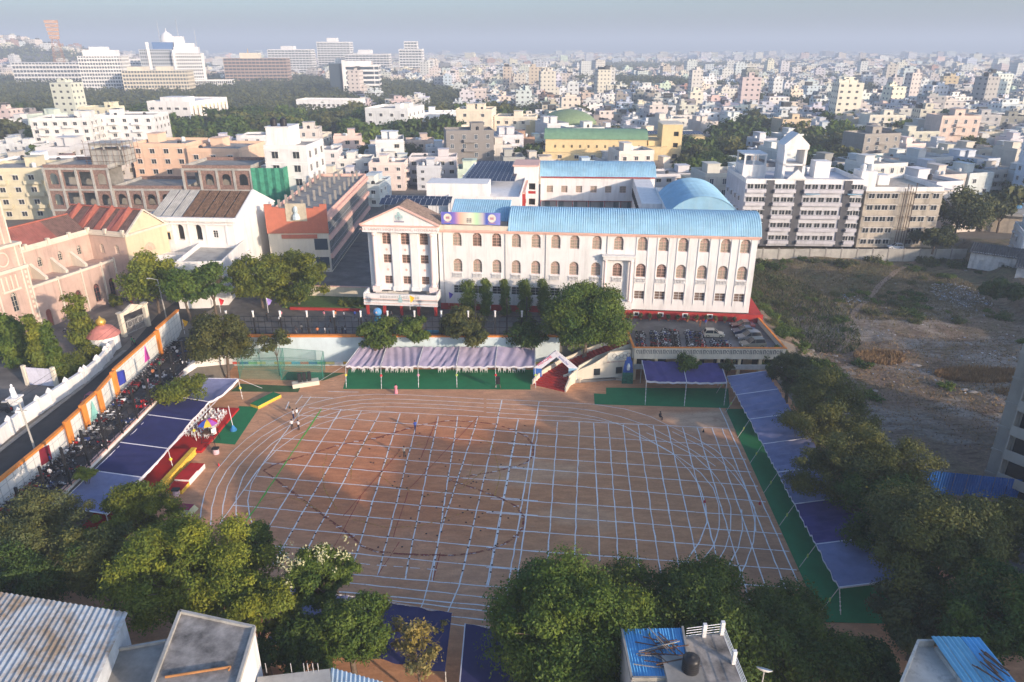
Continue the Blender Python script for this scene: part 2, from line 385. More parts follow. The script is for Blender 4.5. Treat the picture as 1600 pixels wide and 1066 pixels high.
# the running track: lanes bending at both ends
lanes = [
 [(38,760),(42,700),(60,620),(105,530),(180,440),(255,372),(335,315),(430,262),(520,220),(620,192),(720,175),(850,167),(1000,170),(1150,178),(1350,190)],
 [(87,770),(92,690),(115,600),(160,520),(235,435),(320,365),(420,305),(520,255),(610,222),(720,198),(850,188),(1000,190),(1200,200),(1350,208)],
 [(140,750),(143,680),(165,590),(215,500),(290,420),(370,355),(470,300),(560,258),(660,228),(780,210),(900,206),(1100,212),(1350,228)],
 [(225,800),(205,720),(205,640),(235,550),(290,470),(370,395),(470,330),(570,282),(680,245),(800,225),(950,225),(1150,232),(1350,246)],
 [(300,808),(268,740),(258,660),(275,580),(320,500),(390,425),(480,360),(590,305),(700,270),(830,250),(950,252)]]
for ln in lanes: L([k2(*p) for p in ln], w=.12, wob=.02)
for ln in ([(0,190),(150,195),(300,202),(500,213),(640,235),(760,270),(840,310),(960,365),(1060,425),(1140,500),(1195,590),(1225,680),(1242,760),(1235,850),(1200,950),(1150,1050)],
           [(0,208),(180,215),(350,226),(500,243),(620,270),(740,310),(860,372),(960,430),(1060,500)],
           [(0,228),(200,240),(400,252),(520,275),(640,315),(730,365),(830,420),(910,470),(990,530),(1050,600),(1075,680),(1078,780),(1050,870),(980,960),(920,1020)],
           [(0,250),(200,262),(380,270),(500,285),(640,305)],
           [(640,340),(760,385),(860,440),(940,520),(985,590),(1015,680),(1020,760),(985,850),(930,930),(880,975),(825,1012)],
           [(740,345),(860,395),(960,450),(1040,520),(1100,600),(1130,690),(1130,790),(1105,880),(1060,960),(1000,1035)],
           [(860,340),(1000,410),(1090,480),(1150,545),(1200,610)], [(1180,700),(1185,790),(1165,880),(1110,980),(1060,1050)], [(1200,610),(1240,690),(1245,800)]):
    L([k3(*p) for p in ln], w=.12, wob=.03)
dline((468, 621), (520, 622)); dline((472,618),(462,632)); dline((512,612),(560,613)); dline((452,628),(446,640))
# maroon formation drawn in powder with short white cross marks, yellow arcs, marker discs
fish = [(330,520),(380,492),(450,470),(560,440),(670,405),(760,385),(840,372),(920,350),(1000,325),(1080,305),(1180,290),(1290,293),(1400,305),(1480,330),(1545,360),(1580,405),(1575,455),(1545,485),(1490,503),(1400,525),(1310,540),(1190,563),
        (1240,580),(1300,600),(1370,625),(1440,652),(1500,685),(1535,735),(1530,785),(1500,825),(1440,862),(1380,885),(1300,903),(1200,912),(1080,912),(960,905),(850,895),(790,870),(740,825),(680,780),(620,735),(560,690),(500,645),(430,595),(380,555),(330,520)]
L([k2(*p) for p in fish], w=.30, m=MAROON, name='maroon_outline')
for i, p in enumerate(fish[1:-1]):
    q = at(*k2(*p)); a_ = rl.uniform(-.4, .4)
    line_strip([(q.x - .35*math.cos(a_), q.y - .35*math.sin(a_)), (q.x + .35*math.cos(a_), q.y + .35*math.sin(a_))], .13, cm, name='cross_mark', wob=0)
for arc in ([(625,440),(605,520),(610,600),(670,700)], [(735,560),(740,500),(770,430),(850,330)], [(1400,640),(1425,540),(1390,400),(1280,335)], [(870,545),(905,470),(1000,420),(1060,400)], [(870,545),(930,590),(1010,610)],
            [(1200,600),(1280,560),(1300,480)], [(740,745),(900,785),(1060,775),(1200,735),(1270,710)], [(240,720),(330,660),(430,640),(520,665),(590,705)], [(1080,640),(1250,600),(1350,520)]):
    L([k2(*p) for p in arc], w=.13, m=YELL, name='yellow_arc')
for a, b_ in (((1325,270),(1010,600)), ((960,430),(700,730)), ((1140,265),(1060,460)), ((1000,620),(930,830)), ((1150,900),(1115,1030)), ((960,850),(860,1005)), ((780,640),(660,870)), ((960,527),(700,505)), ((1300,383),(1000,352))):
    L([k2(*a), k2(*b_)], w=.09, m=REDL, name='red_line')
# red line from the midpoint of the tops
dk = mat('dark_marker_disc', (.05,.03,.03), var=.1)
disc = MB().lathe([(.12,0),(.12,.02),(.08,.03)], n=8).mesh('marker_disc', dk)
vl = [((870,250),(530,890)), ((962,255),(735,990)), ((1050,262),(860,1005)), ((1140,265),(985,1025)), ((1230,270),(1110,1030)), ((1325,270),(1150,800)), ((1435,195),(1235,1060)), ((1510,285),(1370,1055)), ((785,243),(420,880))]
for a, b_ in vl:
    A_, B_ = at(*k2(*a)), at(*k2(*b_)); n = 11
    for i in range(1, n):
        for fr in (i / n, (i + .35) / n):
            if rl.random() < .85:
                p = A_.lerp(B_, fr); put('marker_disc', disc, loc=(p.x, p.y, .045), label='small dark marker disc on a crossing of the chalk grid', cat='marker', group='dark marker discs along the chalk grid')
for i in range(60):
    p = at(*k2(rl.uniform(820, 1560), rl.uniform(290, 880))); put('marker_disc', disc, loc=(p.x, p.y, .045), label='small dark marker disc on bare earth inside a grid square', cat='marker', group='dark marker discs inside the grid squares')

# ------------------------------------------------------------------ street, yards, retaining walls
def strip(name, pts, z, m, kind='structure', th=0, **k):
    mb = MB(); mb.prism([(p[0], p[1]) for p in pts], z - .05 - th, z, 0); return mb.build(name, m, kind=kind, **k)
YARD = mat('yard_paving', (.17,.16,.15), var=.35, scale=.35)
strip('school_yard', [(-51.5,117.3),(46.8,117.3),(47.4,128),(46,176),(20,186),(-58,186),(-58,140)], 5.0, YARD)
strip('motorbike_lot', [(-60.2,40),(-53.2,40),(-53,117.3),(-51.4,117.4),(-51.4,121),(-62.2,121),(-60.9,112),(-59,91),(-59.3,76)], 4.2, mat('lot_tarmac', (.085,.08,.078), var=.4, scale=.5))
strip('street', [(-66.3,20),(-59.9,20),(-59.4,78),(-59.3,91),(-61.4,112),(-62.5,121.2),(-57.4,142),(-60,200),(-67,200),(-69,130),(-66,112),(-65.4,96)], 5.008, TARMAC)
strip('pavement', [(-66.9,20),(-66.3,20),(-65.4,96),(-66,112),(-66.7,112),(-66.1,96)], 5.13, CONC)
strip('church_yard', [(-67,20),(-66.8,96),(-67.4,112),(-70,130),(-72,200),(-160,200),(-160,20)], 5.012, mat('church_yard_earth', (.23,.20,.175), var=.3, scale=.3))
# north retaining wall, painted white and pale blue with an orange coping
SKYW = mat('pale_blue_wash', (.60,.70,.74), stain=.3, var=.12, scale=.3, stain_col=(.3,.33,.33))
rw = thing('retaining_wall', 'long white and pale blue retaining wall with orange coping behind the cloth canopies', 'wall', (0,0,0))
MB().box(-51.6, 116.9, -.1, 8.5, 117.4, 5.55).build('wall_face', SKYW, rw)
m_ = MB(); m_.box(-51.7, 116.8, 5.553, -20, 117.55, 5.9); m_.box(-20, 116.8, 5.553, 8.6, 117.55, 5.75); m_.build('coping', ORANGE, rw)
cols_ = [(.65,.12,.08),(.75,.5,.08),(.3,.5,.2),(.15,.35,.6),(.8,.8,.8),(.1,.12,.4),(.7,.3,.1),(.8,.75,.3)]
for i, x in enumerate(np.arange(-50.5, 8, 1.55)):
    mm_ = mat('block_%d' % (i * 5 % 8), cols_[i * 5 % 8], var=.15)
    MB().box(x, 116.72, .35, x + 1.5, 116.895, .8).build('painted_block', mm_, rw)
# west retaining wall under the motorbike lot, whitewashed
ww = thing('retaining_wall', 'whitewashed retaining wall below the motorbike lot behind the stage canopy', 'wall', (0,0,0))
MB().box(-53.4, 40, -.1, -52.9, 117.3, 4.5).build('wall_face', WHITE, ww)
MB().prism([(-52.9,104),(-50.2,117.0),(-52.9,117.0)], -.1, 5.1).build('corner_block', WHITE, ww)
MB().beam((-53.15, 40, 4.58), (-53.15, 117, 4.58), .6, .15).build('coping', PINK, ww)
# ------------------------------------------------------------------ building helpers
def arch_pts(xa, xb, zs, n=8):
    r = (xb - xa) / 2; cx = (xa + xb) / 2
    return [(cx - r * math.cos(math.pi * i / n), zs + r * math.sin(math.pi * i / n)) for i in range(n + 1)]
def win_wall(mb, x0, x1, z0, z1, ops, y=0.0, dep=.35, m=0, mr=None):
    """wall face at y looking towards -y with real openings (xa, xb, za, zb, arched) and their reveals"""
    mr = m if mr is None else mr
    xs = sorted(set([x0, x1] + [v for o in ops for v in o[:2]])); zs = sorted(set([z0, z1] + [v for o in ops for v in o[2:4]]))
    for i in range(len(xs) - 1):
        for k in range(len(zs) - 1):
            cx, cz = (xs[i] + xs[i+1]) / 2, (zs[k] + zs[k+1]) / 2
            if any(o[0] < cx < o[1] and o[2] < cz < o[3] for o in ops): continue
            mb.poly([(xs[i], y, zs[k]), (xs[i+1], y, zs[k]), (xs[i+1], y, zs[k+1]), (xs[i], y, zs[k+1])], m)
    for o in ops:
        xa, xb, za, zb = o[:4]; arch = len(o) > 4 and o[4]
        if arch:
            r = (xb - xa) / 2; sp = zb - r; pts = arch_pts(xa, xb, sp); h = len(pts) // 2
            for i in range(h):
                mb.poly([(xa, y, zb), (pts[i][0], y, pts[i][1]), (pts[i+1][0], y, pts[i+1][1])][::1], m)
            for i in range(h, len(pts) - 1):
                mb.poly([(xb, y, zb), (pts[i][0], y, pts[i][1]), (pts[i+1][0], y, pts[i+1][1])], m)
            out = [(xa, za)] + pts + [(xb, za)]
        else: out = [(xa, za), (xa, zb), (xb, zb), (xb, za)]
        for i in range(len(out)):
            p, q = out[i], out[(i+1) % len(out)]
            mb.poly([(p[0], y, p[1]), (q[0], y, q[1]), (q[0], y + dep, q[1]), (p[0], y + dep, p[1])], mr)
    return mb
_wc = {}
def opening_window(w, h, arch, style, fm, pm_):
    """frame mesh and pane mesh for an opening w x h; origin bottom centre, outward -y"""
    key = (round(w, 2), round(h, 2), arch, style, fm.name, pm_.name)
    if key in _wc: return _wc[key]
    f = MB(); p = MB(); r = w / 2; sp = h - r if arch else h; t_ = .06
    f.box(-r, -.04, 0, -r + t_, .02, sp); f.box(r - t_, -.04, 0, r, .02, sp); f.box(-r + t_, -.04, 0, r - t_, .02, t_)
    f.box(-r + t_, -.05, sp - t_, r - t_, .02, sp); f.box(-t_/2, -.045, t_, t_/2, .015, sp - t_)
    if style == 'grid':
        for k in (1, 2): f.box(-r + t_, -.035, sp * k / 3 - .02, r - t_, .01, sp * k / 3 + .02)
    if arch:
        pts = arch_pts(-r, r, sp, 10)
        for i in range(10): f.beam((pts[i][0], -.01, pts[i][1]), (pts[i+1][0], -.01, pts[i+1][1]), .06, .07)
        for i in (2, 4, 5, 6, 8): f.beam((0, -.01, sp), (pts[i][0], -.01, pts[i][1]), .04, .045)
        for i in range(10):
            q, q2 = pts[i], pts[i+1]; f.beam((q[0]*.5, -.012, sp + (q[1]-sp)*.5), (q2[0]*.5, -.012, sp + (q2[1]-sp)*.5), .04, .045)
        p.poly([(-r, 0, 0)] + [(a, 0, b_) for a, b_ in pts][::1] + [(r, 0, 0)])
        p.f[-1] = p.f[-1][::-1]
    else: p.poly([(-r, 0, 0), (r, 0, 0), (r, 0, h), (-r, 0, h)])
    _wc[key] = (f.mesh('window_frame', fm), p.mesh('window_pane', pm_)); return _wc[key]
def set_window(par, x, z, w, h, arch=False, style='', fm=None, pm_=None, y=.3, rz=0, name='window', label=None):
    fr, pa = opening_window(w, h, arch, style, fm or WHITE, pm_ or GLASS)
    c, s_ = math.cos(rz), math.sin(rz)
    o = put(name, fr, par, loc=(x, y, z) if not rz else (x, y, z), rz=rz, label=label)
    put('pane', pa, o, loc=(0, .01, 0)); return o
_fw = {}
def flat_window(w, h, shade=True, fm=None, gm_=None, bars=2, grille=False):
    """window unit that stands a little proud of a plain wall: frame, dark panes and a concrete sun shade"""
    fm = fm or WHITE; gm_ = gm_ or GLASS
    key = (round(w,2), round(h,2), shade, fm.name, gm_.name, bars, grille)
    if key in _fw: return _fw[key]
    mb = MB(); r = w / 2; t_ = .07
    mb.box(-r, -.03, 0, r, .02, h, 1)
    mb.box(-r - t_, -.09, -t_, -r, 0, h + t_); mb.box(r, -.09, -t_, r + t_, 0, h + t_); mb.box(-r, -.09, h, r, 0, h + t_); mb.box(-r, -.12, -t_, r, 0, 0)
    for i in range(1, bars):
        x = -r + w * i / bars; mb.box(x - .03, -.07, 0, x + .03, -.03, h)
    if grille:
        for k in range(1, 4): mb.box(-r, -.06, h * k / 4 - .02, r, -.035, h * k / 4 + .02)
    if shade: mb.box(-r - .25, -.55, h + .1, r + .25, -.001, h + .18)
    _fw[key] = mb.mesh('window', [fm, gm_]); return _fw[key]
FACES = {'f': 0, 'r': math.pi/2, 'b': math.pi, 'l': -math.pi/2}
def on_face(face, u, z, W, D, off=0.0):
    """point u metres along a face of a W x D block (origin front left corner)"""
    if face == 'f': return (u, -off, z)
    if face == 'r': return (W + off, u, z)
    if face == 'b': return (W - u, D + off, z)
    return (-off, D - u, z)
def put_windows(par, face, W, D, us, zs, me, name='window', off=.0):
    for z in zs:
        for u in us: put(name, me, par, loc=on_face(face, u, z, W, D, off), rz=FACES[face])
def parapet(mb, W, D, z, h=.9, t_=.2, m=0):
    mb.box(0, 0, z, W, t_, z + h, m); mb.box(0, D - t_, z, W, D, z + h, m)
    mb.box(0, t_, z, t_, D - t_, z + h, m); mb.box(W - t_, t_, z, W, D - t_, z + h, m)
_cor = {}
def corr(L_, W_, pitch, amp, name='roof_sheet'):
    """corrugated sheet: ribs run along y, L_ wide in x"""
def corr_grid(mb, P00, P10, P01, pitch, amp, m=0, arc=None, th=None):
    """ribbed sheet spanned from P00 by (P10-P00) across the ribs and (P01-P00) along them; arc = list of offsets along normal"""
    P00, P10, P01 = Vector(P00), Vector(P10), Vector(P01); a = P10 - P00; b_ = P01 - P00; n = a.cross(b_).normalized()
    if n.z < 0: n = -n
    k = max(2, int(a.length / pitch * 2)); ny = 1 if arc is None else len(arc) - 1
    vs = []
    for j in range(ny + 1):
        for i in range(k + 1):
            p = P00 + a * (i / k) + b_ * (j / ny) + n * (amp if i % 2 else -amp)
            if arc is not None: p += Vector((0, 0, arc[j]))
            vs.append(p)
    fs = [(j*(k+1)+i, j*(k+1)+i+1, (j+1)*(k+1)+i+1, (j+1)*(k+1)+i) for j in range(ny) for i in range(k)]
    return mb.add(vs, fs, m)
def text(body, size, loc, rot, m, parent, name='lettering', ext=.02, label=None, align='CENTER', sx=1):
    cu = bpy.data.curves.new(name, 'FONT'); cu.body = body; cu.size = size; cu.extrude = ext; cu.align_x = align; cu.align_y = 'CENTER'; cu.resolution_u = 2
    cu.materials.append(m); q = bpy.data.objects.new('tmp_text', cu); COL.objects.link(q); bpy.context.view_layer.update(); me = bpy.data.meshes.new_from_object(q.evaluated_get(bpy.context.evaluated_depsgraph_get())); bpy.data.objects.remove(q)
    o = put(name, me, parent, loc=loc, rot=rot); o.scale = (sx, 1, 1)
    if label: o['label'] = label
    return o
def tank_mesh(r=.65, h=1.5, m=None, ribs=True):
    key = (r, h, (m or BLACKM).name)
    if key in _cor: return _cor[key]
    prof = [(r*.98, 0)]
    for i in range(5):
        z = h * .75 * (i + .5) / 5; prof += [(r, z - h*.05), (r*.94, z), (r, z + h*.05)]
    prof += [(r*.97, h*.8), (r*.6, h*.95), (r*.32, h*.96), (r*.32, h)]
    _cor[key] = MB().lathe(prof, n=12).mesh('water_tank', m or BLACKM, True); return _cor[key]
TANKB = mat('black_tank_plastic', (.025,.025,.028), rough=.4, var=.15)
TANKW = mat('white_tank_plastic', (.7,.7,.68), rough=.4, var=.1)
SOLAR = glass('solar_cell', (.02,.028,.055), .15)
def solar_array(par, x0, y0, z, nx, ny, pw=1.05, ph=1.9, tilt=R(14), row=2.3, colgap=.03):
    """rows of framed solar modules, each module a part"""
    key = ('sol', pw, ph)
    if key not in _cor:
        mb = MB(); mb.box(-pw/2, 0, 0, pw/2, ph, .04, 1); mb.box(-pw/2+.035, .035, .041, pw/2-.035, ph-.035, .046, 0)
        _cor[key] = mb.mesh('solar_panel', [SOLAR, STEEL])
    for j in range(ny):
        for i in range(nx):
            put('solar_panel', _cor[key], par, loc=(x0 + i * (pw + colgap), y0 + j * row, z), rot=(tilt, 0, 0))
    mb = MB()
    for j in range(ny):
        mb.beam((x0 - .5, y0 + j*row + .2, z - .03), (x0 + nx*(pw+colgap) - .5, y0 + j*row + .2, z - .03), .08, .06)
        zz = z + math.sin(tilt) * ph * .8
        mb.beam((x0 - .5, y0 + j*row + ph*.8, zz - .05), (x0 + nx*(pw+colgap) - .5, y0 + j*row + ph*.8, zz - .05), .08, .06)
    return mb

# ------------------------------------------------------------------ the school
BROWNW = mat('brown_louvre', (.20,.14,.11), var=.3, scale=6, coord='obj')
CURT = mat('curtained_pane', (.44,.37,.29), var=.35, scale=4, coord='obj')
SCH = thing('school_building', 'long white three storey school with pink pediment and blue barrel roofs', 'school', (-14.08, 133.17, 5.0), R(-5.72))
Z = lambda z: z - 5.0
wc = [3.6, 7.45, 11.2, 14.95, 18.7, 22.45, 26.0, 30.15, 34.2, 38.6, 42.45, 46.05, 49.95, 53.75, 57.3]
ops = []; wn = []
for i, x in enumerate(wc):
    ops.append((x-.88, x+.88, Z(17.95), Z(20.6), True)); ops.append((x-.88, x+.88, Z(12.8), Z(15.45), True)); ops.append((x-.95, x+.95, Z(8.4), Z(10.05)))
mb = win_wall(MB(), 0, 59.4, Z(6.3), Z(20.9), ops)
mb.poly([(59.4,0,Z(6.3)),(59.4,11,Z(6.3)),(59.4,11,Z(20.9)),(59.4,0,Z(20.9))]); mb.poly([(0,11,Z(6.3)),(0,0,Z(6.3)),(0,0,Z(20.9)),(0,11,Z(20.9))])
mb.poly([(59.4,11,Z(5)),(0,11,Z(5)),(0,11,Z(20.9)),(59.4,11,Z(20.9))])
mb.build('wall', WHITE, SCH)
MB().box(0, -.06, 0, 26.5, 0, Z(6.3)).box(26.5, -1.6, 0, 61.8, -1.2, 1.55).box(26.5,-1.2,0,26.9,0,1.5).box(59.4,-1.19,0,61.8,11,1.3).build('plinth', REDP, SCH, label='red painted base')
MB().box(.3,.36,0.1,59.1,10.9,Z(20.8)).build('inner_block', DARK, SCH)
MB().box(-.3, -.45, Z(20.9), 59.9, 11.2, Z(21.15), 0).box(-.15, -.25, Z(20.6), 59.7, -.002, Z(20.895), 0).box(-.1, -.2, Z(21.153), 13.4, .1, Z(22.0), 1).build('cornice', [PINK, CREAM], SCH)
for i, x in enumerate(wc):
    set_window(SCH, x, Z(17.95), 1.76, 2.65, True, 'grid', ORANGE if False else PINK, CURT if i not in (1,2) else BROWNW)
    set_window(SCH, x, Z(12.8), 1.76, 2.65, True, 'grid', PINK, CURT if i not in (8,9,10) else BROWNW)
    set_window(SCH, x, Z(8.4), 1.9, 1.65, False, 'grid', WHITE, GLASS if i < 8 else BROWNW)
bal = MB(); bal.box(-1.0,-.22,0,1.0,-.002,.09); bal.box(-1.0,-.24,.78,1.0,-.002,.9)
for i in range(7): bal.lathe([(.05,.09),(.09,.3),(.05,.5),(.08,.78)], c=(-.84 + i*.28, -.12, 0), n=6)
bal = bal.mesh('balustrade', WHITE)
for x in wc: put('balustrade', bal, SCH, loc=(x, 0, Z(11.75)))
surr = MB()
for x in (-1.15, 1.0): surr.box(x, -.1, 0, x + .15, -.001, 13.0)
surr = surr.mesh('pilaster_strip', WHITE)
for x in wc[9:]: put('pilaster_strip', surr, SCH, loc=(x, 0, Z(7.6)), label=None)
rp = MB().box(-.9,-.04,0,.9,0,.95,0).box(-.55,-.05,.15,.55,-.04,.8,1).mesh('vent', [WHITE, DARK])
for x in wc[:8]: put('base_vent', rp, SCH, loc=(x+2, -.062, .3), scale=(.6,1,.8))
for x in (29, 33.6, 38.2, 42.8, 47.4, 52): put('base_vent', rp, SCH, loc=(x, -1.602, .55), scale=(.6,1,.9))
pr = MB(); 
for x in (28.2, 45.9): pass
for x in (.9, 12.9, 20.6, 32.1): pr.tube((x, -.1, Z(6.3)), (x, -.1, Z(20.9)), .06, n=6)
pr.build('downpipe', mat('grey_pipe', (.45,.43,.42), var=.1), SCH)
# bay with its own columns
bay = MB(); bay.box(31.2, -1.3, Z(16.9), 37.4, -.002, Z(17.15)); bay.box(31.4, -1.15, Z(16.3), 37.2, -.002, Z(16.897)); bay.box(31.3,-1.2,Z(6.3),37.3,-.002,Z(8.1)); bay.build('bay_entablature', WHITE, SCH)
colm = MB().lathe([(.45,0),(.45,.25),(.32,.35),(.3,.4),(.27,7.5),(.27,7.7),(.42,7.9),(.42,8.18)], n=14).mesh('column', mat('pale_pink_paint', (.80,.66,.62), stain=.1, var=.05), True)
for x in (31.9, 36.7): put('column', colm, SCH, loc=(x, -.7, Z(8.1)))
# portico
PX0, PX1, PY = -14.0, .2, -1.6
pops = []
for x in (-9.95, -6.3, -2.66):
    pops += [(x-.83, x+.83, Z(18.2), Z(20.7), True), (x-.8, x+.8, Z(14.5), Z(16.2)), (x-.78, x+.78, Z(10.3), Z(11.9))]
mb = win_wall(MB(), PX0+.5, PX1-.5, Z(9.0), Z(20.8), pops, y=PY+.55)
mb.box(PX0+.5, PY+.56+.36, Z(9.0), PX1-.5, 12, Z(20.8)); mb.poly([(PX0+.5,PY+.93,Z(9)),(PX0+.5,PY+.55,Z(9)),(PX0+.5,PY+.55,Z(20.8)),(PX0+.5,PY+.93,Z(20.8))]); mb.poly([(PX1-.5,PY+.55,Z(9)),(PX1-.5,PY+.93,Z(9)),(PX1-.5,PY+.93,Z(20.8)),(PX1-.5,PY+.55,Z(20.8))])
mb.box(PX0+.5, PY+3, 0, PX1-.5, 12, Z(8.99)); mb.build('portico_wall', WHITE, SCH)
for x in (-9.95, -6.3, -2.66):
    set_window(SCH, x, Z(18.2), 1.66, 2.5, True, 'grid', PINK, BROWNW, y=PY+.55+.3); set_window(SCH, x, Z(14.5), 1.6, 1.7, False, 'grid', PINK, BROWNW, y=PY+.85); set_window(SCH, x, Z(10.3), 1.56, 1.6, False, 'grid', PINK, BROWNW, y=PY+.85)
    for z in (17.2, 13.2):
        MB().prism([(-.28,0),(0,-.28),(.28,0),(0,.28)], 0, .06).build('diamond_ornament', PINK, SCH, loc=(x, PY+.549, Z(z)), rot=(R(90),0,0))
pil = MB(); pil.box(-.75,-.35,0,.75,0,11.8); pil.box(-.9,-.45,0,.9,0,.8); pil = pil.mesh('pilaster', WHITE)
for x in (-8.12, -4.48): put('pilaster', pil, SCH, loc=(x, PY+.549, Z(9.0)))
pc = MB().box(-.75,-.75,0,.75,.75,1.1).lathe([(.6,1.1),(.62,1.3),(.5,1.45),(.48,1.6),(.42,10.8),(.42,11),(.6,11.3),(.62,11.72)], n=16).mesh('column', MATS['pale_pink_paint'])
for x in (-12.1, -.95): put('column', pc, SCH, loc=(x, PY-.0, Z(9.0)))
en = MB(); en.box(PX0-.1, PY-.7, Z(20.8), PX1+.1, PY+1.4, Z(22.0)); en.box(PX0-.35, PY-.95, Z(21.95), PX1+.35, PY+1.4, Z(22.15), 1)
en.xprism([(PX0-.3, Z(22.153)), (PX1+.3, Z(22.153)), ((PX0+PX1)/2, Z(25.55))], PY-.5, PY+1.2, 0)
en.build('pediment', [WHITE, PINK], SCH)
rk = MB(); ax = (PX0+PX1)/2
for a_, b_ in (((PX0-.6, Z(22.2)), (ax, Z(25.75))), ((ax, Z(25.75)), (PX1+.6, Z(22.2)))):
    rk.beam((a_[0], PY-.55, a_[1]), (b_[0], PY-.55, b_[1]), .5, .28)
rk.build('raking_cornice', PINK, SCH)
tl = mat('old_clay_tile', (.30,.22,.18), var=.4, scale=2)
rr = MB(); corr_grid(rr, (PX1+.5, PY-.3, Z(22.3)), (PX1+.5, 5, Z(22.3)), (ax, PY-.3, Z(25.8)), .5, .05); corr_grid(rr, (PX0-.5, PY-.3, Z(22.3)), (PX0-.5, 5, Z(22.3)), (ax, PY-.3, Z(25.8)), .5, .05)
rr.build('tiled_roof', tl, SCH)
text('ALL SAINTS HIGH SCHOOL, HYDERABAD', .62, (ax, PY-.73, Z(21.35)), (R(90),0,0), mat('faded_pink_letters', (.62,.42,.38)), SCH, sx=1.35)
cr = MB(); 
cr.add([(math.cos(a)*.75, 0, math.sin(a)*.75) for a in np.linspace(0, 2*math.pi, 17)[:-1]], [tuple(range(16))], 0)
cr.box(-.35,-.05,-.2,.35,-.01,.95,1); cr.box(-.95,-.06,-.75,.95,-.02,-.45,2); cr.box(-.06,-.09,-.3,.06,-.05,.6,2); cr.box(-.3,-.09,.1,.3,-.05,.22,2); cr.box(-.75,-.05,.1,-.45,-.01,.6,1); cr.box(.45,-.05,.1,.75,-.01,.6,1); cr.box(-.2,-.07,.95,.2,-.02,1.25,1)
cr.build('crest', [mat('crest_grey', (.62,.64,.66)), mat('crest_green', (.40,.58,.58)), mat('crest_line', (.35,.33,.4))], SCH, loc=(ax, PY-.53, Z(23.5)))
bc = MB(); by = PY - 3.2
bc.box(PX0-.1, by, Z(8.0), PX1+.1, PY+.5, Z(8.3)); bc.box(PX0-.1, by, Z(7.1), PX1+.1, by+.25, Z(9.35)); bc.box(PX0-.1, by+.25, Z(8.3), PX0+.15, PY+.4, Z(9.5)); bc.box(PX1-.15, by+.25, Z(8.3), PX1+.1, PY+.4, Z(9.5))
bc.box(PX0-.15, by-.06, Z(8.35), PX1+.15, by-.002, Z(8.45), 1); bc.box(PX0-.15, by-.06, Z(7.5), PX1+.15, by-.002, Z(7.58), 1)
for i in range(26):
    if abs(i-12.5) > 1.2: bc.box(ax-3.9+i*.3, by-.05, Z(8.6), ax-3.78+i*.3, by-.001, Z(9.1), 2)
bc.build('porch_balcony', [WHITE, PINK, mat('stone_grey', (.5,.48,.46))], SCH)
MB().box(-.35,0,0,.35,.05,.9).box(-.12,0,.9,.12,.05,1.5).box(-.5,-.02,.3,.5,.03,.5).build('balcony_crest', MATS['crest_green'], SCH, loc=(ax, by-.08, Z(7.8)))
pb = MB()
for x in np.linspace(PX0+.4, PX1-.4, 5): pb.box(x-.25, by+.3, 0, x+.25, by+.8, Z(8.0))
pb.build('porch_pillars', REDP, SCH)
# barrel roofs: blue ribbed sheet over arched ribs, one sheet part per length
def barrel(par, x0, x1, y0, y1, z, rise, m=BLUEROOF, npan=8, pitch=.42, amp=.05, gable=WHITE, n=12, trim=True):
    ys = [i / n for i in range(n + 1)]
    rad = ((y1 - y0) ** 2 / 4 + rise ** 2) / (2 * rise)
    arc = [math.sqrt(max(rad**2 - (((u - .5) * (y1 - y0)) ** 2), 0)) - (rad - rise) for u in ys]
    for k in range(npan):
        a, b_ = x0 + (x1 - x0) * k / npan, x0 + (x1 - x0) * (k + 1) / npan - .012
        mb = MB(); corr_grid(mb, (a, y0, z + .002*(k % 2)), (b_, y0, z + .002*(k % 2)), (a, y1, z + .002*(k % 2)), pitch, amp, arc=arc); mb.build('roof_sheet', m, par)
    g = MB(); 
    for x, xx in ((x0 + .15, x0 + .3), (x1 - .3, x1 - .15)):
        g.add([(xx if s_ else x, y0 + u * (y1 - y0), z + a - .06) for s_ in (0, 1) for u, a in zip(ys, arc)], [tuple(range(n+1)), tuple(range(2*n+1, n, -1))] + [(i, i+1, n+2+i, n+1+i) for i in range(n)])
    g.build('gable_end', gable, par)
barrel(SCH, 13.4, 59.9, -.5, 10.6, Z(21.2), 3.5, npan=10)
# small blue pitched roof and the event banner over the first bays
sr = thing('rooftop_shed', 'blue sheet shed roof behind the colourful banner on the school roof', 'shed', (-14.08, 133.17, 5.0), R(-5.72))
mb = MB(); corr_grid(mb, (1.6, 2.6, Z(22.3)), (13.1, 2.6, Z(22.3)), (1.6, 10, Z(25.0)), .42, .05); mb.build('roof_sheet', BLUEROOF, sr)
MB().box(1.8, 2.9, Z(21.16), 12.9, 3.1, Z(22.2)).box(1.8, 9.6, Z(21.16), 12.9, 9.8, Z(24.7)).build('wall', CREAM, sr)
bn_ = thing('event_banner', 'long rooftop banner with two round emblems, orange to green middle and blue ends', 'banner', (-14.08, 133.17, 5.0), R(-5.72))
bm_, t, b = nmat('banner_print'); tc = t.nodes.new('ShaderNodeTexCoord'); sx_ = t.nodes.new('ShaderNodeSeparateXYZ'); t.links.new(tc.outputs['Object'], sx_.inputs[0])
cr_ = t.nodes.new('ShaderNodeValToRGB'); e = cr_.color_ramp.elements; mr_ = t.nodes.new('ShaderNodeMapRange'); mr_.inputs[1].default_value = .6; mr_.inputs[2].default_value = 11.9; t.links.new(sx_.outputs[0], mr_.inputs[0]); t.links.new(mr_.outputs[0], cr_.inputs[0])
e[0].position = 0; e[0].color = (.16,.14,.5,1); e[1].position = 1; e[1].color = (.25,.25,.62,1)
for p, c in ((.14,(.08,.12,.5)), (.23,(.25,.15,.45)), (.33,(.75,.42,.3)), (.48,(.8,.68,.58)), (.6,(.45,.68,.4)), (.7,(.5,.45,.5)), (.76,(.06,.1,.42))):
    q = e.new(p); q.color = rgb(c)
